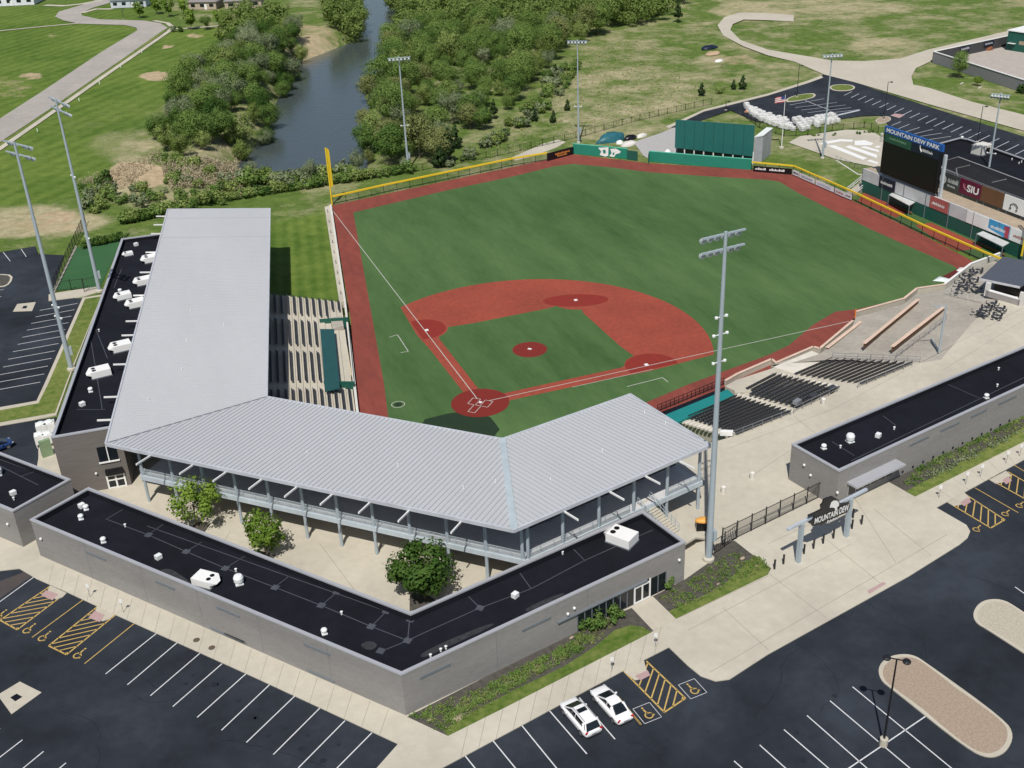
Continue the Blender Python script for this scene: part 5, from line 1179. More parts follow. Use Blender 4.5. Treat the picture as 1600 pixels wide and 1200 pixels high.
# foul poles
b = P(519,320,0); r = thing('foul_pole', 'tall yellow foul pole with a side net at the left field corner', 'foul pole', b); zt_ = ZT(b, 507, 231)
MB().tube(b, V((b.x,b.y,zt_)), .17, .15, 10).build('pole', yellow, r); MB().add([b+V((.15,0,4)), b+V((.75,.1,4)), V((b.x+.75,b.y+.1,zt_-.6)), V((b.x+.15,b.y,zt_))], [(0,1,2,3)]).build('side_net', yellow, r)
b = P(1596,400,1); r = thing('foul_pole', 'yellow foul pole cut by the right edge of the photo', 'foul pole', b); MB().tube(b, b+V((0,0,11)), .17, .15, 10).build('pole', yellow, r); MB().bar(b+V((.5,0,3)), b+V((.5,0,11)), .5, .08).build('side_net', yellow, r)
b = P(1336,496,.9); tag(MB().tube(b, b+V((0,0,1.4)), .1, .1, 8).build('marker_post', orange, origin=b), 'short orange post where the right foul line meets the wall', 'post')
# batter eye
e1, e2 = P(1054,243,0), P(1174,257,0); ed_ = (e2-e1); ed_.z = 0; EL = ed_.length; ed_.normalize(); en_ = V((ed_.y,-ed_.x,0))
be = thing('batter_eye', 'big dark green batter eye screen standing behind the centre field wall', 'screen', e1)
z_l, z_r = VP(e1,e2,1054,187).z, VP(e1,e2,1178,196).z; z_b = VP(e1,e2,1100,236).z
m = MB(); q1 = VP(e1,e2,1179,196); e2b = V((q1.x,q1.y,0)); m.add([V((e1.x,e1.y,z_b)), V((e2b.x,e2b.y,z_b)), V((e2b.x,e2b.y,z_r)), V((e1.x,e1.y,z_l))]+[q-en_*.3 for q in (V((e1.x,e1.y,z_b)), V((e2b.x,e2b.y,z_b)), V((e2b.x,e2b.y,z_r)), V((e1.x,e1.y,z_l)))], [(0,1,2,3),(7,6,5,4),(0,4,5,1),(1,5,6,2),(2,6,7,3),(3,7,4,0)])
m.build('screen_panel', tealblue, be)
for i in range(1,8):
    q = e1.lerp(e2b, i/8)+en_*.02; MB().bar(V((q.x,q.y,z_b)), V((q.x,q.y,z_l+(z_r-z_l)*i/8)), .07).build('panel_joint', dkgreen, be)
for i in range(9):
    q = e1.lerp(e2b, i/8)-en_*.2; MB().bar(V((q.x,q.y,0)), V((q.x,q.y,z_b+1)), .22).build('post', white, be)
m = MB(); m.prism([e1-en_*1.4, e2b-en_*1.4, e2b-en_*1.6, e1-en_*1.6], 0, 2.0); m.build('back_board', seatm, be)
sh = thing('equipment_shed', 'grey side shed with a pale roof attached behind the batter eye', 'shed', e2b)
m = MB(); m.prism([e2b-en_*.5, e2b+ed_*1.4-en_*2.5, e2b+ed_*1.4-en_*9, e2b-en_*9], 0, 6.2); m.build('wall', mat('shed_grey', (.34,.35,.37), .6), sh); m = MB(); m.prism([e2b-en_*.4, e2b+ed_*1.5-en_*2.4, e2b+ed_*1.5-en_*9.2, e2b-en_*9.2], 6.2, 6.4); m.build('roof', whitemetal, sh)
# ------------------------------------------------------------------ bullpen back wall, sign boards, scoreboard
BW0, BW1 = P(1422,332,0), P(1526,376,0); bd = (BW1-BW0); bd.z = 0; bd.normalize(); bn = V((bd.y,-bd.x,0))
Bs = lambda x, y, off=0: VP(BW0+bn*off, BW1+bn*off, x, y)
sL = (Bs(1345,300)-BW0).dot(bd); sR = (P(1640,425,0)-BW0).dot(bd); zg = 2.65; za = 5.1
bp = thing('bullpen_wall', 'dark green bullpen back wall with a pale concrete walkway on top', 'wall', BW0)
p = BW0+bd*sL; q = BW0+bd*sR
MB().prism([p, q, q-bn*.3, p-bn*.3], 0, zg).build('green_panel', dkgreen, bp)
MB().prism([p-bn*.32, q-bn*.32, q-bn*4.5, p-bn*4.5], 0, za-.1).build('walkway_block', tanpanel, bp)
MB().prism([p+bn*.02, q+bn*.02, q-bn*.3, p-bn*.3], zg, za).build('upper_board', mat('board_grey', (.50,.50,.51), .7), bp)
ads = [((1374,283),(1398,300),'navy and white ad panel below the left edge of the scoreboard',navy,white),((1404,291),(1425,307),None,offwhite,None),((1455,303),(1482,325),'orange and faded red ad panel beside the scoreboard foot',redp,white),((1512,330),(1545,352),'blank white ad panel left of the blue one',white,None),((1546,345),(1578,360),'blue ad panel with a red corner on the bullpen wall',skyblue,white),((1580,358),(1625,380),'white ad panel at the right edge of the photo',white,redp)]
for x0, x1, l_, m_, sm_ in ads:
    if not l_: continue
    s0_, s1_ = (Bs(*x0)-BW0).dot(bd), (Bs(*x1)-BW0).dot(bd); a = BW0+bd*s0_; b = BW0+bd*s1_; r = thing('ad_panel', l_, 'sign', V((a.x,a.y,zg)), 'ad panels on the bullpen wall')
    MB().prism([a+bn*.1, b+bn*.1, b+bn*.03, a+bn*.03], zg+.05, za-.05).build('board', m_, r)
    if sm_: strokes(r, a, b, bn*.13, [(.12,.8)], zg+.9, .6, sm_, seed=int(x0[0]))
    if m_ is skyblue:
        t = bn*.125; m = MB(); m.add([V((b.x,b.y,zg+.1))+t, V((b.x,b.y,za-.1))+t, V(((b-bd*1.3).x,(b-bd*1.3).y,za-.3))+t, V(((b-bd*.9).x,(b-bd*.9).y,zg+.1))+t], [(0,1,2,3)]); m.build('red_corner', mat('deep_red', (.4,.05,.08), .6), r)
        m = MB(); m.add([V((a.x,a.y,zg+.06))+t, V(((b-bd*1).x,(b-bd*1).y,zg+.06))+t, V((a.x,a.y,zg+.7))+t], [(0,1,2)]); m.build('white_wedge', white, r)
for i in range(9):
    s = sL+(sR-sL)*i/8.0; a = BW0+bd*s+bn*.06; MB().bar(V((a.x,a.y,0)), V((a.x,a.y,za)), .12).build('post', steel_dark, bp)
# bullpen floor
z0('bullpen_turf', [(1335,312),(1375,290),(1425,333),(1530,378),(1600,405),(1562,412),(1535,406),(1440,365)], turf, .006)
z0('bullpen_track', [(1340,314),(1350,300),(1375,305),(1420,330),(1400,340)], clay, .010); z0('bullpen_track', [(1430,352),(1455,348),(1520,377),(1535,388),(1497,392),(1475,383)], clay, .012)
# awnings
for i, (c, l_) in enumerate(((((1389,304),(1399,299),(1431,315),(1421,321)),'pale flat shelter roof over the left bullpen bench'),(((1526,365),(1536,361),(1577,379),(1567,385)),'pale flat shelter roof over the right bullpen bench'))):
    pts = px(c, 2.5); r = thing('bullpen_shelter', l_, 'shelter', P(*c[0],0), 'bullpen shelters'); MB().prism(pts, 2.38, 2.5).build('roof', mat('shelter_grey', (.50,.51,.50), .6), r)
    for q in (pts[0], pts[3]): MB().bar(V((q.x,q.y,0)), V((q.x,q.y,2.4)), .12).build('post', steel_dark, r)
    a_ = pts[0].lerp(pts[1],.6); b2_ = pts[3].lerp(pts[2],.6); MB().bar(V((a_.x,a_.y,.4)), V((b2_.x,b2_.y,.4)), .5, .1).build('bench', wood, r)
# signboards raised behind the walkway
W2o = -4.3
sb = [((1466,276),(1498,293),'black and white sign board with a round emblem beside the scoreboard',mat('sign_black_white', (.05,.06,.06), .5),'emblem'),((1500,287),(1532,306),'maroon sign board with white SIU lettering',maroon,'SIU'),((1533,301),(1566,318),'brown weathered wood-look sign board',wood,None),((1568,317),(1600,336),'white sign board with a black curved arrow',white,'arrow'),((1602,333),(1640,352),'white sign board cut by the right edge',white,None)]
zb_, zt2 = 0, 0
for (x0, x1, l_, m_, kind) in sb:
    s0_, s1_ = (Bs(*x0,W2o)-BW0).dot(bd), (Bs(*x1,W2o)-BW0).dot(bd); o = bn*W2o; a = BW0+bd*s0_+o; b = BW0+bd*s1_+o
    zc = 7.0; h_ = 2.9; r = thing('sign_board', l_, 'sign', V((a.x,a.y,5)), 'raised sign boards')
    MB().prism([a, b, b-bn*.15, a-bn*.15], 5.75, 5.75+h_).build('board', m_, r)
    for t in (.15,.85): q = a.lerp(b, t)-bn*.25; MB().bar(V((q.x,q.y,4.9)), V((q.x,q.y,8.7)), .18).build('post', steel_dark, r)
    L_ = (b-a).length
    if kind == 'SIU':
        O = a.lerp(b,.36)+V((0,0,6.5))+bn*.03; O.z = 6.5; text('SIU', O, (b-a)*.54, V((0,0,1.4)), white, r, off=.03)
        m = MB(); c = a.lerp(b,.2)+bn*.04
        for k in range(4): m.bar(V((c.x,c.y,7.1+.0*k)), V((c.x,c.y,7.1))+bd*.7*math.cos(k*.8-.6)+V((0,0,.7*math.sin(k*.8-.6))), .12, .04)
        m.build('emblem', pinkm, r)
    if kind == 'arrow':
        m = MB(); c = a.lerp(b,.5)+bn*.05; c.z = 6.9; prev = None
        for k in range(13):
            t = math.radians(-50+280*k/12); q = c+bd*.85*math.cos(t)+V((0,0,.62*math.sin(t)))
            if prev is not None: m.bar(prev, q, .2, .05)
            prev = q
        m.bar(prev, prev+bd*-.5, .2, .05); m.bar(c+bd*.55+V((0,0,-.48)), c+bd*1.0+V((0,0,-.48)), .2, .05); m.build('arrow_mark', black, r)
    if kind == 'emblem':
        c = a.lerp(b,.24)+bn*.04; c.z = 7.2; m = MB(); m.add([c+bd*.95*math.cos(t)+V((0,0,.95*math.sin(t))) for t in [2*math.pi*k/16 for k in range(16)]], [tuple(range(16))]); m.build('emblem_disc', mat('emblem_grey', (.5,.55,.53), .6), r)
        m = MB(); m.add([c+bn*.02+q for q in (bd*-.6+V((0,0,-.1)), bd*0+V((0,0,-.7)), bd*.5+V((0,0,.1)), bd*.1+V((0,0,.6)))], [(0,1,2,3)]); m.build('emblem_mark', black, r)
        strokes(r, a.lerp(b,.45), b, bn*.05, [(.05,.9)], 6.9, 1.0, mat('emblem_grey', (.5,.55,.53), .6), seed=3); strokes(r, a.lerp(b,.45), b, bn*.05, [(.05,.7)], 6.1, .5, mat('emblem_grey', (.5,.55,.53), .6), seed=9)
handrail('grey guard rail with pale caps behind the row of raised sign boards', [V((q.x,q.y,8.2)) for q in (BW0+bd*((Bs(1470,272,-5)-BW0).dot(bd))+bn*-5, BW0+bd*sR+bn*-5)], .55, greyrail)
# scoreboard
sc = thing('scoreboard', 'tall black video scoreboard with a blue name board on top behind right field', 'scoreboard', BW0+bd*((Bs(1374,270)-BW0).dot(bd)))
cn_ = [Bs(1374,270,.3), Bs(1461,302,.3), Bs(1471,229,.3), Bs(1384,194,.3)]
s0_ = (cn_[0]-BW0).dot(bd); s1_ = (cn_[1]-BW0).dot(bd); s0_ = (s0_+(cn_[3]-BW0).dot(bd))/2; s1_ = (s1_+(cn_[2]-BW0).dot(bd))/2
zb_ = (cn_[0].z+cn_[1].z)/2; zt_ = (cn_[2].z+cn_[3].z)/2; HH = zt_-zb_
a = BW0+bd*s0_+bn*.3; b = BW0+bd*s1_+bn*.3
def sbox(nm, u0, u1, v0, v1, f0, f1, m_, par=None):
    p_ = a.lerp(b, u0); q_2 = a.lerp(b, u1); m = MB(); m.prism([p_+bn*f1, q_2+bn*f1, q_2+bn*f0, p_+bn*f0], zb_+HH*v0, zb_+HH*v1); return m.build(nm, m_, sc)
sbox('cabinet', 0, 1, 0, .86, -.7, 0, screenm); sbox('video_screen', .03, .97, .03, .66, 0.0, .04, screenm)
sbox('name_board', .0, 1.02, .862, 1.0, -.5, .05, blue); sbox('green_panel', .02, .50, .68, .85, 0, .05, darkgreensign); sbox('navy_panel', .51, .99, .68, .85, 0, .04, navy)
O = a.lerp(b,.04)+bn*.06; O.z = zb_+HH*.888; text('MOUNTAIN DEW PARK', O, (b-a)*.94, V((0,0,HH*.088)), white, sc, off=.03)
p_ = a.lerp(b,.1)+bn*.0; q_2 = a.lerp(b,.42)
strokes(sc, p_, q_2, bn*.07, [(.02,.95)], zb_+HH*.76, .5, mat('pale_green_ink', (.16,.30,.18), .6), seed=8); strokes(sc, a.lerp(b,.66), a.lerp(b,.90), bn*.07, [(.0,.9)], zb_+HH*.745, .6, white, seed=12)
m = MB(); c = a.lerp(b,.66)+bn*.07; c.z = zb_+HH*.80; m.bar(c, c+bd*.5+V((0,0,-.7)), .2, .04); m.bar(c, c+bd*-.1+V((0,0,.5)), .2, .04); m.build('emblem', white, sc)
for u in (-.03, 1.035):
    q = a.lerp(b, u)-bn*.85; MB().bar(V((q.x,q.y,za-.1)), V((q.x,q.y,zb_+HH*(.93 if u < 0 else .80))), .5).build('post', mat('pale_steel', (.48,.54,.58), .5, .1), sc)
for k in range(3): q = a.lerp(b, -.045)-bn*.1+V((0,0,0)); q.z = zb_+HH*(.80-.07*k); MB().box(q, (.5,.5,.4)).build('horn_speaker', offwhite, sc)
# stairs / ramp with rails left of scoreboard
r1, r2 = P(1331,302,.2), P(1373,268,1.8); 
rmp = thing('access_ramp', 'grey railed ramp climbing from the right field fence to the scoreboard foot', 'ramp', r1); dv = V((r2.x-r1.x,r2.y-r1.y,0)).normalized(); nv = V((-dv.y,dv.x,0))
m = MB(); m.add([r1-nv*1.1, r1+nv*1.1, r2+nv*1.1, r2-nv*1.1]+[V((q.x,q.y,-.2)) for q in (r1-nv*1.1, r1+nv*1.1, r2+nv*1.1, r2-nv*1.1)], [(3,2,1,0),(0,1,5,4),(1,2,6,5),(2,3,7,6),(3,0,4,7)]); m.build('slope', concrete_old, rmp)
for s in (-1.15,1.15):
    m = MB()
    for z in (.5,1.0): m.bar(r1+nv*s+V((0,0,z)), r2+nv*s+V((0,0,z)), .12)
    for t in (0,.25,.5,.75,1): q = (r1+nv*s).lerp(r2+nv*s, t); m.bar(q, q+V((0,0,1)), .1)
    m.build('handrail', mat('pale_rail', (.6,.6,.6), .5), rmp)
handrail('grey railing above the white retaining wall of the painted pad', [P(1306,250,.1), P(1335,262,.1), P(1366,272,.1)], 1.0, steel_dark)
low_wall('retaining_wall', 'pale retaining wall along the near edge of the painted concrete pad', [(1306,250),(1340,272),(1366,276)], -.2, .05, .3, offwhite)
# low building behind the sign boards
QT = px([(1452,228),(1500,215),(1512,217),(1600,248),(1900,362),(1900,440),(1640,330),(1470,262)], 6.0)
qb, qrf, _ = flat_building('training_building', 'wide low building with a dark flat roof behind the netting at the far right', QT, 6.0, 0, 5.4, mat('dark_masonry', (.16,.15,.14), .9), .3)
u = P(1533,240,5.4); r = thing('rooftop_air_unit', 'grey-white boxy air unit on the dark roof behind the netting', 'rooftop unit', u, 'rooftop air units'); MB().box(u+V((0,0,1.1)), (3.6,2.6,1.9), .2).build('cabinet', offwhite, r); MB().box(u+V((.4,-1.45,1.0)), (.9,.2,1.2), .2).build('grille', blackp, r); MB().box(u+V((0,0,.1)), (3.8,2.8,.2), .2).build('roof_curb', steel_dark, r)
for x, y in ((1581,250),(1592,256),(1596,254)): vent(qrf, x, y, 5.4, 0)
vent(qrf, 1503,217,5.6,1)
# netting tents
nt_ = thing('batting_cage_net', 'big dark netted frame between the sign boards and the low dark-roofed building', 'netting', BW0+bn*-7)
def npt(x, y, off): return VP(BW0+bn*off, BW1+bn*off, x, y)
F = lambda o_, pts, nm='net': MB().add([npt(x, y, o_) for x, y in pts], [tuple(range(len(pts)))]).build(nm, netm, nt_)
F(-9, [(1474,252),(1497,245),(1560,268),(1610,287),(1610,350),(1540,310),(1475,285)]); F(-6, [(1494,262),(1515,258),(1610,300),(1610,345),(1500,295)])
m = MB()
for o_, a2, b2 in ((-9,(1474,252),(1497,245)),(-9,(1497,245),(1610,287)),(-6,(1494,263),(1515,258)),(-6,(1550,285),(1572,280)),(-6,(1494,263),(1500,295))): m.bar(npt(*a2,o_), npt(*b2,o_), .12)
m.build('net_frame', mat('frame_grey', (.4,.4,.4), .6), nt_)
# ------------------------------------------------------------------ kiosk, tables and chairs
KT = px([(1532,435),(1566,402),(1604,408),(1640,415),(1640,452),(1594,447)], 5.6)
kz = thing('drinks_kiosk', 'open kiosk with a dark shingled overhanging roof by the right field corner', 'kiosk', P(1560,470,3))
kp = [P(1531,435,5.4), P(1594,448,5.4), P(1650,415,6.2), P(1567,401,6.2)]
MB().add(kp+[q-V((0,0,.25)) for q in kp], [(0,1,2,3),(7,6,5,4),(0,4,5,1),(1,5,6,2),(2,6,7,3),(3,7,4,0)]).build('roof', mat('slate_shingle', (.065,.075,.10), .85, var=.25, scale=2, stretch=(1,4,1)), kz)
MB().bar(kp[0]-V((0,0,.14)), kp[1]-V((0,0,.14)), .2, .3).build('fascia', mat('fascia_grey', (.5,.5,.52), .6), kz)
k0, k1 = P(1537,462,3), P(1592,478,3); kd = (k1-k0).normalized(); kn = V((-kd.y,kd.x,0))
kn = kn if kn.y > 0 else -kn
MB().prism([k0+kd*.2, k1, k1+kn*.15, k0+kd*.2+kn*.15], 3, 4.0).build('counter_front', mat('counter_grey', (.3,.28,.27), .8), kz)
MB().prism([k0, k1, k1+kn*.6, k0+kn*.6], 4.0, 4.1).build('counter_top', white, kz)
MB().prism([k0+kn*3.2, k1+kn*3.2, k1+kn*3.4, k0+kn*3.4], 3, 5.3).build('back_wall', blackp, kz)
for q in (k0, k1-kd*.2): MB().prism([q, q+kd*.7, q+kd*.7+kn*.5, q+kn*.5], 3, 5.3).build('pillar', mat('pillar_white', (.62,.6,.57), .8), kz)
def chair(c, rz, lab, gp):
    r = thing('terrace_chair', lab, 'chair', c, gp, rz=rz, world=False)
    MB().box((0,0,.44), (.42,.42,.05)).build('seat', seatm, r); MB().box((0,-.2,.68), (.42,.04,.45)).build('backrest', seatm, r)
    return r
def table(c, lab, gp):
    r = thing('terrace_table', lab, 'table', c, gp); MB().lathe(c, [(.25,0),(.04,.04),(.04,.70),(.42,.71),(.42,.74)], 12).build('table', seatm, r); return r
random.seed(11)
tl = [(1520,442,1.9),(1511,452,1.9),(1500,448,1.5),(1507,437,1.4),(1516,431,1.3),(1527,427,1.3),(1524,455,2.4),(1495,459,1.6)]
tb = [(1541,487,3),(1535,496,3),(1562,488,3),(1557,499,3),(1528,493,3),(1550,480,3)]
for gi, (lst, gp, wh) in enumerate(((tl, 'black tables on the terrace by the kiosk', 'crowded black terrace'), (tb, 'black tables on the open pavement', 'black'))):
    for i, (x, y, z) in enumerate(lst):
        c = P(x, y, z); where = 'on the terrace between the white-topped wall and the kiosk' if gi == 0 else 'on the open pavement in front of the kiosk'
        table(c, f'small round black table {where}', gp)
        for k in range(4):
            a_ = k*math.pi/2+random.uniform(-.3,.3)+i; q = c+V((math.cos(a_)*.78, math.sin(a_)*.78, 0)); chair(q, a_+math.pi/2, f'black chair {where}', gp.replace('tables','chairs'))
# covers in the corner
for c, m_, l_ in (([(1457,439),(1468,432),(1484,436),(1478,441)], mat('tarp_white', (.66,.70,.70), .7), 'flat pale tarp on the turf beside the dark red bullpen strip'), ([(1494,423),(1500,418),(1513,418),(1512,423),(1505,427)], mat('tarp_pinkwhite', (.68,.62,.62), .7), 'crumpled pinkish white tarp at the far end of the dark red strip')):
    p_ = px(c, 0); ce = sum(p_, V((0,0,0)))/len(p_); m = MB(); m.add([V((q.x,q.y,.03)) for q in p_]+[V((ce.x,ce.y,.35))], [(i, (i+1)%len(p_), len(p_)) for i in range(len(p_))]); tag(m.build('ground_tarp', m_, origin=ce), l_, 'tarp')
structure(MB().sheet(px([(1472,432),(1494,421),(1506,428),(1488,437)], 0), .010).build('practice_mound', mat('deep_red_clay', (.10,.010,.008), .9)))
# tarp heap and debris behind the centre field wall
def lump(name, label, cat, x, y, z, rx, ry, h, m_, rz=0, seed=0, group=None):
    c = P(x, y, z); rnd = random.Random(seed); m = MB(); vs = []; fs = []; N, R_ = 14, 4
    for k in range(R_+1):
        f = k/R_; rad = math.cos(f*math.pi/2*.92)
        for i in range(N):
            t = 2*math.pi*i/N; j = 1+rnd.uniform(-.13,.13); u, v = rx*rad*math.cos(t)*j, ry*rad*math.sin(t)*j
            vs.append(c+V((u*math.cos(rz)-v*math.sin(rz), u*math.sin(rz)+v*math.cos(rz), h*math.sin(f*math.pi/2)*j-.05)))
    for k in range(R_):
        for i in range(N): fs.append((k*N+i, k*N+(i+1)%N, (k+1)*N+(i+1)%N, (k+1)*N+i))
    fs.append(tuple(R_*N+i for i in range(N))); m.add(vs, fs); return tag(m.build(name, m_, origin=c, smooth=True), label, cat, group)
lump('covered_equipment', 'large blue-green tarp covering equipment behind the centre field wall', 'tarp', 955, 219, 0, 4.6, 2.0, 1.9, tarpblue, .25, 1)
lump('sand_bag_pile', 'pale heap of bags right of the blue-green tarp', 'heap', 983, 226, 0, 2.4, 1.3, .9, mat('pale_sack', (.6,.57,.54), .8), .2, 2)
lump('sand_bag_pile', 'small round white heap in front of the blue-green tarp', 'heap', 968, 224, 0, 1.0, .8, .8, white, .2, 3)
lump('equipment_heap', 'dark heap of equipment at the right end of the blue-green tarp', 'heap', 985, 217, 0, 2.0, 1.0, 1.1, blackp, .2, 4)
lump('sand_bag_pile', 'pale heap at the far end near the chain fence gate', 'heap', 1003, 213, 0, 1.8, .8, .8, offwhite, .3, 5)
lump('white_barrel', 'white covered barrel at the corner of the centre field wall', 'barrel', 1043, 241, 0, .9, .8, 1.2, white, 0, 6)
# chain fence beyond the outfield
iron_fence('long dark chain fence climbing behind the outfield from the left field lamp to the lot', [(520,288),(640,270),(760,248),(830,232),(900,216),(1000,188),(1112,163)], z=0, h=1.7, post=3.2, picket=.6)
iron_fence('dark fence in front of the white bulk bags', [(1160,180),(1187,200),(1225,213),(1262,212)], z=0, h=1.8, post=3, picket=.35)
iron_fence('dark fence with shrubs behind the painted pad', [(1262,212),(1300,205),(1350,200),(1372,207)], z=0, h=1.6, post=3, picket=.4)
# ------------------------------------------------------------------ vegetation
def crown_mesh(name, leafm, rx, ry, rz, zc, nblob, per, ls, seed, cone=False, blobr=.9):
    rnd = random.Random(seed); v = []; f = []; nn_ = []
    cs = []
    for i in range(nblob):
        while True:
            a, b, c = rnd.uniform(-1,1), rnd.uniform(-1,1), rnd.uniform(-1,1); r = a*a+b*b+c*c
            if .18 < r < 1: break
        if cone: k = (1-(c+1)/2)*.95+.08; a *= k; b *= k
        elif c < -.3: a *= .8; b *= .8
        cs.append((V((a*rx, b*ry, zc+c*rz)), blobr*rnd.uniform(.6,1.25)*(1 if not cone else (1-(c+1)/2)*.7+.3)))
    for c, br in cs:
        for k in range(per):
            d = V((rnd.gauss(0,1), rnd.gauss(0,1), rnd.gauss(0,1))).normalized(); p = c+d*br*(rnd.random()**.5*1.0+abs(rnd.gauss(0,.14)))
            n = (d+V((rnd.uniform(-.7,.7), rnd.uniform(-.7,.7), rnd.uniform(-.1,.9)))).normalized()
            t = n.cross(V((rnd.uniform(-1,1), rnd.uniform(-1,1), rnd.uniform(-1,1)))).normalized(); u = n.cross(t); s = ls*rnd.uniform(.6,1.35)/2
            o = len(v); v += [p-t*s-u*s*.7, p+t*s-u*s*.5, p+t*s*.8+u*s*.7, p-t*s*.7+u*s*.6]; f.append((o,o+1,o+2,o+3))
            sn = (d*.75+(p-V((0,0,zc))).normalized()*.55+n*.35+V((0,0,.25))).normalized(); nn_ += [sn]*4
    me = bpy.data.meshes.new(name); me.from_pydata(v, [], f); me.materials.append(leafm); me.polygons.foreach_set('use_smooth', [True]*len(f)); me.update(); me.normals_split_custom_set(nn_); return me
def trunk_mesh(name, h, r, seed, m_, limbs=6, spread=1.6):
    rnd = random.Random(seed); m = MB(); p = V((0,0,-.3)); rr = r; axis = []
    for k in range(5):
        q = V((rnd.uniform(-.12,.12)*k, rnd.uniform(-.12,.12)*k, h*(k+1)/5)); m.tube(p, q, rr, rr*.78, 7, cap=False); p = q; rr *= .78; axis.append((q, rr))
    for i in range(limbs):
        q, r_ = axis[1+i%4]; t = rnd.uniform(0, 6.28); e = q+V((math.cos(t)*spread, math.sin(t)*spread, rnd.uniform(.5,1.3)*spread*.8)); mid = q.lerp(e,.5)+V((0,0,.1)); m.tube(q, mid, r_*.6, r_*.4, 5, cap=False); m.tube(mid, e, r_*.4, r_*.12, 5, cap=False)
    me = bpy.data.meshes.new(name); me.from_pydata(m.v, [], m.f); me.materials.append(m_); me.update(); return me
TR = {}
def proto(key, leafm, h, rx, n, per, ls, seed, cone=False, trm=None, br=None):
    TR[key] = (crown_mesh('crown', leafm, rx, rx*.95, h*(.34 if not cone else .44), h*(.60 if not cone else .5), n, per, ls, seed, cone, br or rx*.36), trunk_mesh('trunk', h*.72, h*.024, seed, trm or bark, spread=rx*.55), h)
for i, (lm, nm) in enumerate(((leaf_olive,'olive'),(leaf_green,'green'),(leaf_grey,'grey'),(leaf_brown,'brown'),(leaf_dark,'dark'))):
    for k in range(2): proto(nm+str(k), lm, 8.0, 3.1 if k else 2.7, 26, 190, .25, 10*i+k, br=1.35)
proto('bright0', leaf_bright, 7.0, 2.4, 16, 70, .45, 71); proto('cedar0', leaf_cedar, 4.5, 1.25, 22, 60, .32, 81, True, br=.6); proto('cedar1', leaf_cedar, 5.2, 1.5, 22, 60, .34, 82, True, br=.65)
proto('shrub_olive', leaf_olive, 2.0, 1.2, 10, 42, .30, 91, br=.55); proto('shrub_green', leaf_green, 1.8, 1.1, 10, 42, .28, 92, br=.5); proto('shrub_grey', leaf_grey, 2.2, 1.3, 10, 42, .32, 93, br=.55); proto('shrub_dark', leaf_dark, 1.6, 1.0, 10, 42, .26, 94, br=.5)
proto('small_bright', leaf_bright, 3.4, 1.3, 12, 46, .22, 95, br=.5); proto('yard_dark', leaf_dark, 4.6, 2.3, 46, 150, .2, 96, br=.75); proto('thin_green', leaf_bright, 3.6, 1.5, 30, 80, .17, 97, br=.5); proto('thin_olive', leaf_bright, 3.6, 1.7, 34, 60, .16, 98, br=.55)
def tree(key, c, s, label, cat='tree', group=None, name='tree', zs=1.0):
    cr_, tk, h = TR[key]; r = bpy.data.objects.new(name, None); COL.objects.link(r); r.location = c; r.rotation_euler = (0,0,random.uniform(0,6.28)); r.scale = (s, s, s*zs); r.empty_display_size = .5
    tag(r, label, cat, group)
    for nm, me in (('trunk', tk), ('crown', cr_)): o = bpy.data.objects.new(nm, me); COL.objects.link(o); o.parent = r
    return r
random.seed(21)
RFOR = flat([(566,262),(560,215),(570,165),(584,125),(602,85),(616,55),(626,40),(612,10),(604,-50),(1060,-50),(1062,5),(1050,28),(985,45),(925,58),(885,80),(862,108),(838,135),(795,172),(762,200),(735,232),(705,256),(640,262)], 0)
LFOR = flat([(243,240),(250,205),(285,150),(335,118),(352,85),(355,60),(385,45),(425,45),(465,62),(474,88),(464,105),(432,158),(420,205),(388,232),(340,255),(290,262)], 1)
LF2 = flat([(515,12),(556,-5),(562,40),(552,62),(525,60)], 0)
spots = []
def fill(poly, sp, side):
    x0, x1, y0, y1 = _bb(poly); y = y0
    while y < y1:
        x = x0+random.random()*sp
        while x < x1:
            X, Y = x+random.uniform(-.42,.42)*sp, y+random.uniform(-.42,.42)*sp
            if inside(X, Y, poly): spots.append((X, Y, side))
            x += sp
        y += sp*.9
fill(RFOR, 7.2, 0); fill(LFOR, 5.9, 1); fill(LF2, 5.5, 1)
def dist(q): return (V((q[0],q[1],0))-CPOS).length
spots.sort(key=dist)
kinds = {0: ['olive0','olive1','green0','green1','grey0','brown0','olive0','olive1','green0','green1','grey1'], 1: ['olive0','grey0','grey1','green0','dark1','olive1','green1']}
lab = {'olive':'olive-green','green':'mid-green','grey':'grey-green','brown':'brownish budding','dark':'dark green','cedar':'very dark'}
stuff_spots = []
for i, (X, Y, side) in enumerate(spots):
    pxy = proj(V((X, Y, 4)))
    if not (-60 < pxy[0] < 1660 and -30 < pxy[1] < 1300): continue
    if i >= 292: stuff_spots.append((X, Y)); continue
    k = random.choice(kinds[side]); 
    nz = noise.noise(V((X*.02, Y*.02, 5)))
    if side == 0 and nz > .3 and random.random() < .35: k = 'brown0'
    if side == 0 and nz < -.25 and random.random() < .5: k = 'green1'
    if side == 0 and random.random() < .04: k = 'cedar1'
    s = (random.uniform(.75, 1.5) if random.random() < .75 else random.uniform(.45,.75))*(1 if side == 0 else .85)
    if dist((X,Y)) < 275 and side == 0: s *= .88
    w_ = 'in the wood on the far side of the river' if side == 0 else 'in the grove on the near bank of the river'
    tree(k, V((X, Y, H(X,Y)-.1)), s, f'{lab[k[:-1]]} rounded tree {w_}', group=f'{lab[k[:-1]]} trees {w_}')
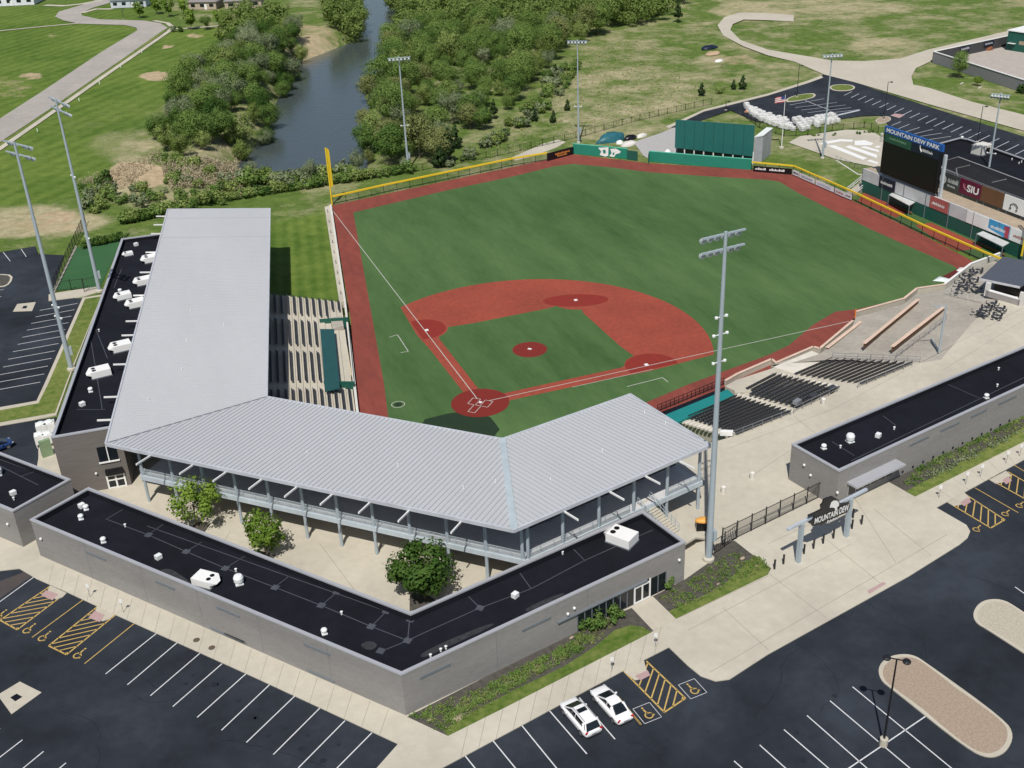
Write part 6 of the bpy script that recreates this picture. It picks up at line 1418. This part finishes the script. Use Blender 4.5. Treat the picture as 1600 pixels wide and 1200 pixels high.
# the wood beyond the first 300 trees, as one mass
v = []; f = []; nn_ = []; rnd = random.Random(5)
for X, Y in stuff_spots:
    s = rnd.uniform(.9,1.4); h = H(X,Y)
    s *= 1.15
    for j in range(5):
        c = V((X+rnd.uniform(-2.3,2.3)*s, Y+rnd.uniform(-2.3,2.3)*s, h+rnd.uniform(2.0,6.4)*s)); br = rnd.uniform(1.3,2.4)*s
        for k in range(130):
            d = V((rnd.gauss(0,1), rnd.gauss(0,1), rnd.gauss(0,1))).normalized(); p = c+d*br*rnd.random()**.4; n = (d+V((0,0,.5))).normalized(); t = n.cross(V((rnd.uniform(-1,1), rnd.uniform(-1,1), .3))).normalized(); u = n.cross(t); q = .32*rnd.uniform(.6,1.3)
            q *= .8; o = len(v); v += [p-t*q-u*q, p+t*q-u*q, p+t*q+u*q, p-t*q+u*q]; f.append((o,o+1,o+2,o+3)); nn_ += [(d+n*.35+V((0,0,.3))).normalized()]*4
if v:
    me = bpy.data.meshes.new('far_wood'); me.from_pydata(v, [], f); me.polygons.foreach_set('use_smooth', [True]*len(f)); me.update(); me.normals_split_custom_set(nn_); me.materials.append(leaf_olive); o = bpy.data.objects.new('far_wood', me); COL.objects.link(o); tag(o, 'far wood reading as one olive-green mass at the top of the photo', 'wood', kind='stuff')
for x, y, s_, l_ in ((485,288,.55,'thin pale young tree at the near river edge, left of another'),(560,272,.55,'thin pale young tree at the near river edge beside the big wood'),(395,285,.5,'thin grey-green young tree at the near left corner of the river')):
    q = PT(x, y); tree('grey0', q-V((0,0,.2)), s_, l_, zs=1.5)
# shrubs on the slopes
def shrubs(poly_px, z, n, keys, label, group, smin=.6, smax=1.4):
    pl_ = flat(poly_px, z); x0, x1, y0, y1 = _bb(pl_); c = 0; g_ = 0
    while c < n and g_ < 5000:
        g_ += 1; X, Y = random.uniform(x0,x1), random.uniform(y0,y1)
        if inside(X, Y, pl_):
            if sdist(X, Y, RIV) < 1.5: continue
            if z == 2 and 150 < proj(V((X,Y,3)))[0] < 262 and 252 < proj(V((X,Y,3)))[1] < 298: continue
            tree(random.choice(keys), V((X,Y,H(X,Y)-.15)), random.uniform(smin,smax), label, 'shrub', group, 'shrub'); c += 1
shrubs([(150,290),(250,250),(340,262),(372,275),(380,300),(330,318),(230,340),(160,345),(125,330)], 2, 60, ['shrub_olive','shrub_grey','shrub_green','shrub_olive'], 'low scrub bush on the slope between mown field and river', 'scrub bushes on the river slope', .6, 1.5)
shrubs([(372,292),(470,292),(560,275),(556,268),(470,280),(385,275)], 0, 40, ['shrub_grey','shrub_olive','shrub_green'], 'low bush at the near edge of the river behind left field', 'bushes at the near river edge', 1.0, 2.3)
shrubs([(566,266),(640,262),(705,258),(740,235),(790,195),(850,140),(880,100),(905,100),(880,150),(820,200),(770,235),(700,262)], 0, 60, ['shrub_olive','shrub_grey','shrub_green'], 'low bush along the edge of the big wood behind the outfield', 'bushes at the edge of the big wood', .6, 1.5)
shrubs([(1262,212),(1372,203),(1372,208),(1262,216)], 0, 9, ['shrub_dark','shrub_green'], 'small bush along the dark fence behind the painted pad', 'bushes behind the painted pad', .35, .6)
for i in range(56):
    t = i/55; q = PT(196+t*204, 349-34*math.sin(t*1.3)) if t < .5 else PT(300+(t-.5)*2*340, 322-(t-.5)*2*52)
    tree(random.choice(['shrub_green','shrub_dark','shrub_olive']), V((q.x,q.y,q.z-.15)), random.uniform(1.0,1.5), 'clipped green bush in the long hedge between canopy and left field lamp', 'hedge bush', 'long hedge behind left field', 'hedge_bush')
for i in range(11):
    t = i/10; q = P(131+t*62, 388-14*t, 2.95); tree('shrub_dark', q, random.uniform(.75,1.0), 'dark round bush at the far edge of the play turf', 'hedge bush', 'bushes at the far edge of the play turf', 'hedge_bush')
for x, y, k, s, l_ in ((702,256,'cedar1',1.75,'large dark cedar just right of the left field lamp'),(688,262,'cedar0',1.5,'shorter dark cedar leaning against a larger one right of the left field lamp'),(712,232,'cedar0',1.5,'dark cedar behind the large one at the edge of the big wood'),(836,190,'cedar0',.8,'leftmost of three small round cedars in the rough field'),(865,192,'cedar0',.85,'middle of three small round cedars in the rough field'),(887,173,'cedar0',.8,'rightmost of three small round cedars in the rough field'),(760,193,'cedar0',1.2,'dark cedar in the scrub at the edge of the wood'),(772,186,'cedar1',1.1,'dark cedar behind scrub at the edge of the wood'),(1059,35,'cedar1',1.5,'dark cedar at the far right tip of the big wood'),(1096,150,'cedar0',.95,'dark round cedar by the chain fence left of two others'),(1146,140,'cedar0',.75,'left of the two dark cedars near the asphalt lot'),(1160,140,'cedar0',1.05,'right of the two dark cedars near the asphalt lot'),(855,128,'green0',.55,'bushy green tree standing alone in the rough field'),(868,120,'cedar0',1.0,'dark small tree beside the bushy one in the rough field'),(1124,146,'shrub_olive',1.0,'olive bush between the cedars near the asphalt lot'),(166,290,'shrub_dark',2.0,'dark green bush standing on the bare dirt mound'),(130,300,'shrub_dark',1.2,'small dark bush left of the bare dirt mound'),(214,295,'shrub_green',1.0,'small bush at the right end of the bare dirt mound'),(282,50,'shrub_dark',1.3,'dark rounded bush beside the bend of the footpath'),(270,50,'shrub_grey',1.1,'grey-green bush beside the bend of the footpath')):
    q = PT(x, y); tree(k, q-V((0,0,.1)), s, l_, 'tree' if 'shrub' not in k else 'shrub', None, 'cedar_tree' if 'cedar' in k else ('shrub' if 'shrub' in k else 'tree'))
for x, y, s, l_ in ((219,28,.95,'bright green street tree in front of the blue-roofed house'),(246,22,1.0,'bright green tree left of a pair on the house lawn'),(264,26,1.05,'bright green tree right of a pair on the house lawn'),(299,46,1.1,'tall bright green tree nearest the white footpath'),(323,46,.7,'small bright green tree by the white footpath'),(343,42,.95,'bright green tree at the right end of the white footpath'),(288,22,.9,'bright green tree behind the one nearest the footpath')):
    tree('bright0' if s > .8 else 'green0', P(x, y, 3), s, l_)
q = P(1497,122,0); tree('green1', q, .75, 'slim green tree in front of the weathered wooden yard fence', zs=1.25)
q = P(1527,134,0); tree('thin_green', q, .8, 'thin young tree in front of the weathered wooden yard fence')
tree('shrub_dark', P(1597,146,0), 1.4, 'dark bush at the right edge by the weathered wooden fence', 'shrub', name='shrub')
tree('thin_olive', P(309,822,3), 1.75, 'sparse green courtyard tree nearest the two-storey building')
tree('thin_green', P(418,868,3), 1.6, 'light green courtyard tree between the other two')
tree('yard_dark', P(664,936,3), 1.5, 'large dense dark green courtyard tree in the elbow of the black roof', zs=.95)
for x, y, s, l_ in ((916,985,.75,'left round green shrub under the storefront windows'),(934,979,.85,'middle round green shrub under the storefront windows'),(960,969,.85,'right round green shrub under the storefront windows'),(1040,918,.75,'bright green shrub right of the storefront door path')):
    tree('shrub_green', P(x, y, 3), s, l_, 'shrub', None, 'shrub')
# ground cover in the beds, reeds by the river, each one uncountable mass
def cover(name, label, polys, n, m_, size, h, z, seed=1, drape=False):
    rnd = random.Random(seed); v = []; f = []
    for pl_, dens in polys:
        pw_ = flat(pl_, z); x0, x1, y0, y1 = _bb(pw_); c = 0
        while c < int(n*dens):
            X, Y = rnd.uniform(x0,x1), rnd.uniform(y0,y1)
            if not inside(X, Y, pw_): continue
            if noise.noise(V((X*.8, Y*.8, seed))) < -.05 and rnd.random() < .8: c += 1; continue
            zz = H(X,Y) if drape else z
            if drape and zz < -2.3: c += 1; continue
            c += 1; hh = h*rnd.uniform(.4,1.2)
            for k in range(7):
                a = rnd.uniform(0,6.28); p = V((X+rnd.gauss(0,size*.8), Y+rnd.gauss(0,size*.8), zz+rnd.random()*hh)); t = V((math.cos(a), math.sin(a), 0)); u = V((-math.sin(a)*.5, math.cos(a)*.5, rnd.uniform(.3,1))).normalized(); s = size*rnd.uniform(.4,1)
                o = len(v); v += [p-t*s*.5, p+t*s*.5, p+t*s*.4+u*s, p-t*s*.4+u*s]; f.append((o,o+1,o+2,o+3))
    me = bpy.data.meshes.new(name); me.from_pydata(v, [], f); me.materials.append(m_); o = bpy.data.objects.new(name, me); COL.objects.link(o); tag(o, label, 'plants', kind='stuff')
cover('ground_cover', 'low green planting in the bed along the grey front wall', [([(790,1083),(700,1125),(730,1088),(800,1052),(880,1012),(905,990),(925,996),(935,1003)],1),([(640,1118),(700,1146),(725,1120),(700,1100)],.18)], 1100, leaf_green, .16, .22, 3.02, 1)
cover('mixed_cover', 'mixed dry and grey-green low plants in the bed along the grey front wall', [([(790,1083),(700,1125),(730,1088),(800,1052),(880,1012),(905,990),(980,955),(935,1003)],1)], 700, leaf_brown, .12, .18, 3.02, 12)
cover('mixed_cover', 'mixed dry low plants in the grey bed below the tall light tower', [([(1080,905),(1140,865),(1190,872),(1200,888),(1120,925),(1060,955),(1030,935)],1)], 500, leaf_brown, .10, .12, 3.02, 13)
cover('mixed_cover', 'dry low plants among the green planting at the right-hand building', [([(1412,755),(1600,672),(1600,650),(1425,745)],1)], 500, leaf_olive, .12, .2, 3.02, 14)
cover('flower_cover', 'patchy pale brown plants in the bed at the corner of the grey building', [([(650,1118),(700,1146),(780,1095),(730,1078)],1)], 260, leaf_olive, .12, .2, 3.02, 2)
cover('ground_cover', 'green planting along the wall of the right-hand building', [([(1425,745),(1600,655),(1600,640),(1500,690),(1430,725)],1),([(1600,655),(1760,570),(1760,560),(1600,640)],.8),([(1412,755),(1440,762),(1450,750),(1420,745)],.15)], 650, leaf_green, .17, .24, 3.02, 3)
cover('pale_tufts', 'pale grass tufts in front of the green planting at the right-hand building', [([(1445,755),(1600,675),(1600,668),(1445,745)],1)], 220, leaf_grey, .22, .3, 3.02, 4)
cover('weeds', 'patchy weeds in the grey bed below the tall light tower', [([(1080,905),(1140,865),(1190,872),(1200,888),(1120,925),(1060,955),(1030,935)],1)], 420, leaf_green, .16, .22, 3.02, 5)
cover('dry_reeds', 'tan dry reeds along the river edge', [([(255,275),(300,262),(345,262),(372,266),(380,290),(330,302),(270,310)],1),([(360,262),(395,236),(432,207),(438,185),(425,178),(410,205),(350,250)],.8),([(505,72),(560,52),(562,64),(535,76),(508,86)],.3),([(120,300),(250,250),(260,262),(190,310)],.15)], 3600, leaf_reed, .28, 1.5, 1, 6, True)
cover('rough_weeds', 'scattered tall weeds and dry stalks in the rough ground by the outfield', [([(715,262),(900,215),(1050,175),(1120,150),(1000,60),(900,80),(800,190)],1)], 1500, leaf_olive, .26, .35, 0, 7, True)
cover('dry_stalks', 'pale dry stalks scattered over the rough ground by the outfield', [([(715,262),(900,215),(1050,175),(1180,120),(1000,60),(900,80),(800,190)],1)], 900, leaf_reed, .24, .28, 0, 8, True)
# boulders
for x, y, s, l_ in ((715,1121,.95,'large pale flat boulder in the front bed'),(671,1124,.4,'small pale stone near the building corner'),(893,996,.4,'small pale stone in the bed under the windows'),(1160,872,.5,'pale stone in the bed near the plaza corner'),(1182,884,.4,'small pale stone at the edge of the lawn strip'),(1122,912,.35,'small stone in the weedy bed right of the storefront')):
    lump('boulder', l_, 'rock', x, y, 3.0, s*.9, s*.5, s*.25, tanpanel, .4, int(x))
lump('tarp_heap', 'dark blue tarp heap in the rough field', 'heap', 1108, 75, 0, 3.4, 1.8, .9, navy, .2, 11); lump('soil_heap', 'tan heap of spoil in the rough field', 'heap', 1114, 84, 0, 3.0, 1.8, .8, dirt, .2, 12); lump('rubble_heap', 'white rubble heap in the rough field', 'heap', 1123, 96, 0, 1.6, 1.0, .7, white, .2, 13)
# bulk bags
random.seed(8)
path = [(1176,180),(1190,188),(1204,194),(1220,200),(1238,204),(1254,204),(1270,200),(1286,196),(1300,193),(1314,189)]
W = px(path, .1); k = 0
bagm = mat('bulk_bag_white', (.58,.58,.56), .85, var=.18, scale=1.5)
pm_ = MB(); 
def bag_mesh(seed):
    rnd = random.Random(seed); rings = []
    for z, r_ in ((0,.56),(.12,.60),(.6,.62),(1.05,.58),(1.12,.50),(1.16,.2)):
        rings.append([V((r_*(abs(math.cos(t))**.4)*(1 if math.cos(t)>0 else -1)*(1+rnd.uniform(-.06,.06)), r_*(abs(math.sin(t))**.4)*(1 if math.sin(t)>0 else -1)*(1+rnd.uniform(-.06,.06)), z+rnd.uniform(-.03,.03))) for t in [2*math.pi*i/12+.26 for i in range(12)]])
    m = MB().loft(rings); me = bpy.data.meshes.new('bulk_bag'); me.from_pydata(m.v, [], m.f); me.materials.append(bagm); return me
bms = [bag_mesh(i) for i in range(4)]
tot = []
for a, b in zip(W[:-1], W[1:]):
    L_ = (b-a).length; n_ = max(1, int(L_/1.45))
    for i in range(n_): tot.append(a.lerp(b, i/n_))
back = V((.35,.94,0))
for i, q in enumerate(tot):
    fr_ = i/len(tot); part_ = 'left end' if fr_ < .33 else ('middle' if fr_ < .66 else 'right end')
    for r_ in range(6 if fr_ < .62 else 4):
        if random.random() < .10: continue
        o = bpy.data.objects.new('bulk_bag', random.choice(bms)); COL.objects.link(o); o.location = q+back*(1.75*r_)+V((random.uniform(-.2,.2), random.uniform(-.2,.2), 0)); o.rotation_euler = (0,0,random.uniform(-.25,.25)+.3); o.scale = [random.uniform(.95,1.15)]*3
        rw = ['front','second','third','fourth','fifth','back'][r_]; tag(o, f'white bulk bag, {rw} row, {part_} of the bag heap by the outfield lot', 'bag', f'white bulk bags, {rw} row, {part_} of the heap')
lump('orange_tarp', 'small orange-pink covered heap at the left end of the white bulk bags', 'tarp', 1171, 175, 0, 1.6, .9, .7, mat('faded_orange', (.6,.3,.2), .8), 0, 3)
# ------------------------------------------------------------------ fenced yard at upper right
def slab_wall(label, a, b, h, m_, capm=None, th=.25, name='yard_fence', cat='fence'):
    r = thing(name, label, cat, a); MB().bar(a+V((0,0,h/2)), b+V((0,0,h/2)), th, h).build('boards', m_, r)
    if capm: MB().bar(a+V((0,0,h+.05)), b+V((0,0,h+.05)), th+.25, .16).build('cap', capm, r)
    return r
y0_, y1_, y2_ = P(1457,98,0), P(1640,158,0), P(1573,72,0)
z0('yard_floor', [(1458,97),(1640,156),(1700,110),(1640,60),(1572,70)], mat('yard_paving', (.40,.36,.32), .9, var=.12), .03)
slab_wall('weathered grey wooden yard fence with a white cap facing the road', y0_, y1_, 3.3, greywood, white)
slab_wall('white-capped back fence of the yard running up to the green building', y0_+V((.2,.4,0)), y2_, 3.2, mat('dark_inner_boards', (.05,.05,.055), .8), white)
ga_, gb_ = P(1571,78,0), P(1660,92,0); gdn = (gb_-ga_).normalized(); gnn = V((-gdn.y,gdn.x,0)); hh = ZT(ga_, 1571, 48)
yb = thing('green_warehouse', 'dark green metal building with a white roof edge in the fenced yard', 'building', ga_)
MB().prism([ga_, gb_, gb_+gnn*9, ga_+gnn*9], 0, hh).build('wall', dkgreen, yb); MB().prism([ga_-gnn*.3-gdn*.3, gb_-gnn*.3, gb_+gnn*9.3, ga_+gnn*9.3-gdn*.3], hh, hh+.25).build('roof', white, yb)
MB().prism([ga_+gdn*4.2-gnn*.06, ga_+gdn*6-gnn*.06, ga_+gdn*6, ga_+gdn*4.2], 2.2, 3.3).build('tan_sign', tanpanel, yb); MB().prism([ga_+gdn*.8-gnn*1, ga_+gdn*3.2-gnn*1, ga_+gdn*3.2, ga_+gdn*.8], 2.3, 2.4).build('door_canopy', whitemetal, yb)
for x, y, rx, h_, m_, l_ in ((1545,78,1.8,1.2,mat('rusty_brown', (.20,.07,.03), .9),'rusty brown heap inside the fenced yard'),(1553,75,1.5,1.3,blackp,'dark heap behind the rusty one in the yard'),(1522,80,1.4,1.4,greyrail,'grey stack of goods against the yard back fence'),(1534,77,1.4,1.5,offwhite,'pale stack of goods against the yard back fence'),(1508,84,1.3,1.3,blackp,'dark low stack near the left of the yard'),(1562,71,1.0,1.6,greyrail,'tall grey stack beside the green building')):
    lump('stored_goods', l_, 'heap', x, y, 0, rx, rx*.6, h_, m_, .3, int(x))
for i, (x, y, l_) in enumerate(((1499,81,'left dark sign board with pale lettering inside the yard fence'),(1537,71,'right dark sign board with pale lettering inside the yard fence'))):
    c = y0_.lerp(y2_, (.34,.66)[i]); d = (y2_-y0_).normalized(); n_ = V((d.y,-d.x,0)); r = thing('yard_sign', l_, 'sign', c, 'dark sign boards in the yard'); MB().bar(c+n_*.4+V((0,0,2.3)), c+n_*.4+d*4.5+V((0,0,2.3)), .1, 1.3).build('board', navy, r); strokes(r, c+n_*.4, c+n_*.4+d*4.5, n_*.08, [(.05,.9)], 2.0, .7, mat('pale_ink', (.45,.47,.5), .6), seed=i)
for x, y, l_ in ((1503,131,'short pale board lying on the grass below the slim tree'),(1531,138,'short pale board lying on the grass below the thin young tree')):
    c = P(x, y, 0); tag(MB().box(c+V((0,0,.15)), (1.8,.3,.25), .5).build('ground_board', offwhite, origin=c), l_, 'board')
# ------------------------------------------------------------------ houses at upper left
def house(label, cx, cy, w_, d_, h_, rz, wm_, rm, rise=2.2, win=4):
    c = P(cx, cy, 3); r = thing('house', label, 'house', c, 'houses beyond the suburban road', rz=rz, world=False)
    MB().box((0,0,h_/2), (w_,d_,h_)).build('wall', wm_, r)
    o = .5; m = MB(); m.add([V(q) for q in ((-w_/2-o,-d_/2-o,h_),(w_/2+o,-d_/2-o,h_),(w_/2+o,d_/2+o,h_),(-w_/2-o,d_/2+o,h_),(-w_/2+d_*.35,0,h_+rise),(w_/2-d_*.35,0,h_+rise))], [(0,1,5,4),(1,2,5),(2,3,4,5),(3,0,4),(3,2,1,0)]); m.build('roof', rm, r)
    for i in range(win):
        x = -w_/2+w_*(i+.5)/win; MB().box((x,-d_/2-.02,h_*.55), (w_/win*.45,.08,h_*.4)).build('window', glass, r)
    MB().box((w_*.12,-d_/2-.03,1.05), (1.0,.09,2.1)).build('door', white, r)
slate = mat('blue_grey_shingle', (.14,.17,.20), .85, var=.15, scale=2); sh2 = mat('grey_shingle', (.22,.20,.20), .85, var=.15, scale=2)
house('white-walled house with a blue-grey roof left of the bright green trees', 206, 9, 15, 9, 3.0, -.35, mat('pale_siding', (.52,.55,.60), .8), slate)
house('tan house with a grey hip roof between two bright green trees', 323, 12, 12, 9, 3.0, -.5, mat('tan_siding', (.40,.33,.26), .85), sh2, win=3)
house('tan house with a grey roof and dark timber porch at the grove edge', 383, 10, 15, 9, 3.0, -.3, mat('tan_siding', (.40,.33,.26), .85), sh2, win=3)
house('long white building with dark windows at the top left corner', 15, 6, 26, 12, 3.6, -.32, mat('white_siding', (.66,.68,.72), .8), mat('pale_roof', (.5,.5,.5), .7), rise=1.6, win=6)
c = P(422,18,3); r = thing('patio_umbrella', 'dark brown patio umbrella beside the grove', 'umbrella', c); MB().tube(c, c+V((0,0,2.5)), .05, .05, 6).build('pole', white, r); MB().lathe(c+V((0,0,2.1)), [(1.6,0),(.05,.7)], 10).build('canopy', mat('umbrella_brown', (.05,.015,.015), .7), r)
for x, y in ((59,206),(124,158),(156,132),(189,106),(222,83)):
    c = P(x, y, 3); tag(MB().lathe(c, [(.16,0),(.16,.8),(.05,.95)], 8).build('utility_marker', mat('pale_marker', (.55,.68,.5), .7), origin=c), 'short pale utility marker on the mown grass beside the footpath', 'marker', 'utility markers beside the footpath')
# ------------------------------------------------------------------ small street furniture
for x, y, l_ in ((141,933,'white accessible parking sign nearest the left edge on the front walk'),(193,957,'white accessible parking sign right of the other on the left front walk'),(956,1049,'white accessible parking sign above the parked white cars'),(1024,1011,'white accessible parking sign where the walk meets the wide plaza'),(1467,778,'white accessible parking sign, first in the row right of the plaza'),(1509,757,'white accessible parking sign, second in the row right of the plaza'),(1532,745,'white accessible parking sign, third in the row right of the plaza'),(1572,724,'white accessible parking sign, fourth in the row right of the plaza'),(1593,713,'white accessible parking sign, last in the row at the right edge')):
    c = P(x, y, 3); r = thing('parking_sign', l_, 'sign', c, 'accessible parking signs'); MB().tube(c, c+V((0,0,1.5)), .03, .03, 6).build('post', greyrail, r); MB().box(c+V((0,-.03,1.55)), (.34,.03,.5), -.4).build('sign_plate', white, r)
c = P(1100,826,3); r = thing('covered_grill_cart', 'black cart with a rounded orange top beside the tall light tower', 'cart', c); MB().box(c+V((0,0,.55)), (1.9,1.0,1.1), -.35).build('body', blackp, r); m = MB(); m.lathe((0,0,0), [(1.0,0),(.95,.18),(.7,.32),(.2,.38)], 14); m.v = [V((q.x*1.1*math.cos(-.35)-q.y*.55*math.sin(-.35)+c.x, q.x*1.1*math.sin(-.35)+q.y*.55*math.cos(-.35)+c.y, q.z+c.z+1.1)) for q in m.v]; m.build('orange_top', mat('orange_cover', (.68,.33,.07), .6), r)
# ------------------------------------------------------------------ cars
def car(label, c, head, suv, paint, roofm=None, L_=4.6, W_=1.84):
    r = thing('parked_car', label, 'car', c, None, rz=math.atan2(head.y, head.x), world=False)
    Hh = 1.62 if suv else 1.42
    def ring(x, w_, zl, zh, n=20, pw=.42):
        o = []
        for i in range(n):
            t = 2*math.pi*i/n+math.pi/n; cx_, cz_ = math.cos(t), math.sin(t)
            o.append(V((x, w_/2*math.copysign(abs(cx_)**pw, cx_), (zl+zh)/2+(zh-zl)/2*math.copysign(abs(cz_)**pw, cz_))))
        return o
    hl = L_/2; zb = .88 if suv else .80
    st_ = [(-hl,W_*.84,.42,zb-.10),(-hl+.10,W_*.90,.30,zb+(.06 if suv else .02)),(-hl+.5,W_*.98,.24,zb+.09),(-hl+1.2,W_,.22,zb+.10),(0,W_,.22,zb+.08),(hl-1.5,W_,.22,zb+.05),(hl-.9,W_*.99,.24,zb+.03),(hl-.35,W_*.94,.28,zb-.04),(hl-.12,W_*.82,.32,zb-.12),(hl-.03,W_*.66,.36,zb-.2),(hl,W_*.5,.42,zb-.27)]
    MB().loft([ring(*q) for q in st_]).build('body', paint, r, smooth=True)
    # greenhouse: glass volume, roof, pillars
    if suv: g = [(-hl+.12,zb+.02,W_*.84,zb+.06),(-hl+.48,zb,W_*.80,Hh-.08),(-hl+1.2,zb,W_*.80,Hh-.02),(.0,zb,W_*.80,Hh),(.42,zb,W_*.78,Hh-.04),(1.55,zb-.02,W_*.86,zb+.10)]
    else: g = [(-hl+.75,zb+.02,W_*.80,zb+.10),(-hl+1.55,zb,W_*.74,Hh-.06),(-.3,zb,W_*.74,Hh),(.15,zb,W_*.72,Hh-.03),(1.35,zb-.02,W_*.86,zb+.10)]
    def grn(x, zl, w_, zh): 
        tw = w_*.86; return [V((x,-w_/2,zl-.08)), V((x,w_/2,zl-.08)), V((x,(w_+tw)/4,(zl+zh)/2)), V((x,tw/2,zh-.05)), V((x,tw/2-.12,zh)), V((x,-tw/2+.12,zh)), V((x,-tw/2,zh-.05)), V((x,-(w_+tw)/4,(zl+zh)/2))]
    MB().loft([grn(*q) for q in g]).build('windows', glass, r)
    gx0, gx1 = (g[1][0]-.02, g[-2][0]+.02); m = MB()
    secs_ = [q for q in g[1:-1]]; rr = []
    for x, zl, w_, zh in secs_: tw = w_*.86; rr.append([V((x,-tw/2-.02,zh-.07)), V((x,tw/2+.02,zh-.07)), V((x,tw/2-.02,zh+.015)), V((x,tw/2-.3,zh+.035)), V((x,-tw/2+.3,zh+.035)), V((x,-tw/2+.02,zh+.015))])
    m.loft(rr); m.build('roof', roofm or paint, r, smooth=False)
    class PM:
        def bar(s_, *a_): MB().bar(*a_).build('pillar', paint, r)
    pil = PM()
    for s in (-1,1):
        for (xa,za_,wa_),(xb,zb2,wb_) in (((g[0][0]+.05,g[0][3]-.02,g[0][2]),(g[1][0],g[1][3]-.03,g[1][2]*.86)),((g[-1][0]-.05,g[-1][3]-.02,g[-1][2]),(g[-2][0],g[-2][3]-.03,g[-2][2]*.86))):
            pil.bar(V((xa,s*(wa_/2-.03),za_)), V((xb,s*(wb_/2-.01),zb2)), .11, .07)
        if suv: pil.bar(V((-hl+.5,s*W_*.395,zb)), V((-hl+.72,s*W_*.35,Hh-.1)), .34, .05)
        else: pil.bar(V((-hl+1.1,s*W_*.385,zb+.02)), V((-hl+1.5,s*W_*.33,Hh-.12)), .3, .05)
        pil.bar(V((-.25,s*W_*.405,zb)), V((-.3,s*W_*.33,Hh-.06)), .07, .05)
    if suv:
        MB().box((-.28,0,Hh+.035), (.5,W_*.48,.04)).build('sunroof', glass, r)
        for s in (-1,1): MB().bar(V((-hl+.7,s*W_*.30,Hh+.05)), V((.4,s*W_*.30,Hh+.05)), .05, .05).build('roof_rail', greyrail, r)
    for x in (-hl+.86, hl-.88):
        for s in (-1,1):
            wl = MB().tube(V((x,s*(W_/2-.22),.33)), V((x,s*(W_/2+.015),.33)), .335, .335, 18).build('wheel', tyre, r); o = MB().tube(V((x,s*(W_/2-.02),.33)), V((x,s*(W_/2+.025),.33)), .21, .20, 12).build('rim', rimm, None); o.parent = wl
    for s in (-1,1):
        MB().box((hl-.22,s*W_*.36,zb-.20), (.28,.34,.12), s*-.4).build('headlight', mat('lamp_glass', (.5,.52,.55), .15), r)
        MB().box((-hl+.08,s*W_*.38,zb-.04), (.12,.32,.16), s*.3).build('taillight', red_light, r)
        MB().box((.72,s*(W_/2+.06),zb+.06), (.14,.2,.13)).build('mirror', paint, r)
    MB().box((-hl-.005,0,.55), (.03,.5,.13)).build('number_plate', greyrail, r)
    MB().box((-hl+.02,0,.36), (.08,W_*.7,.12)).build('bumper_trim', seatm, r)
hd = (P(905,1090,2.9)-P(961,1155,2.9)); hd.z = 0; hd.normalize()
def plc(front, rear, z=2.9): return (P(*front,z)+P(*rear,z))/2
car('white SUV with a sunroof and red tail lights parked beside the white sedan', P(907,1127,2.9), hd, True, carwhite, L_=4.75, W_=1.92)
car('white sedan with a dark rear window parked beside the white SUV', P(955,1107,2.9), hd, False, carwhite, L_=4.95, W_=1.86)
car('dark blue car with a red-brown roof cut by the left edge of the photo', P(-6,704,2.9), (P(20,690,2.9)-P(-20,705,2.9)).normalized(), True, mat('blue_car_paint', (.02,.05,.16), .25, var=.02), mat('redbrown_paint', (.16,.03,.02), .3, var=.05))
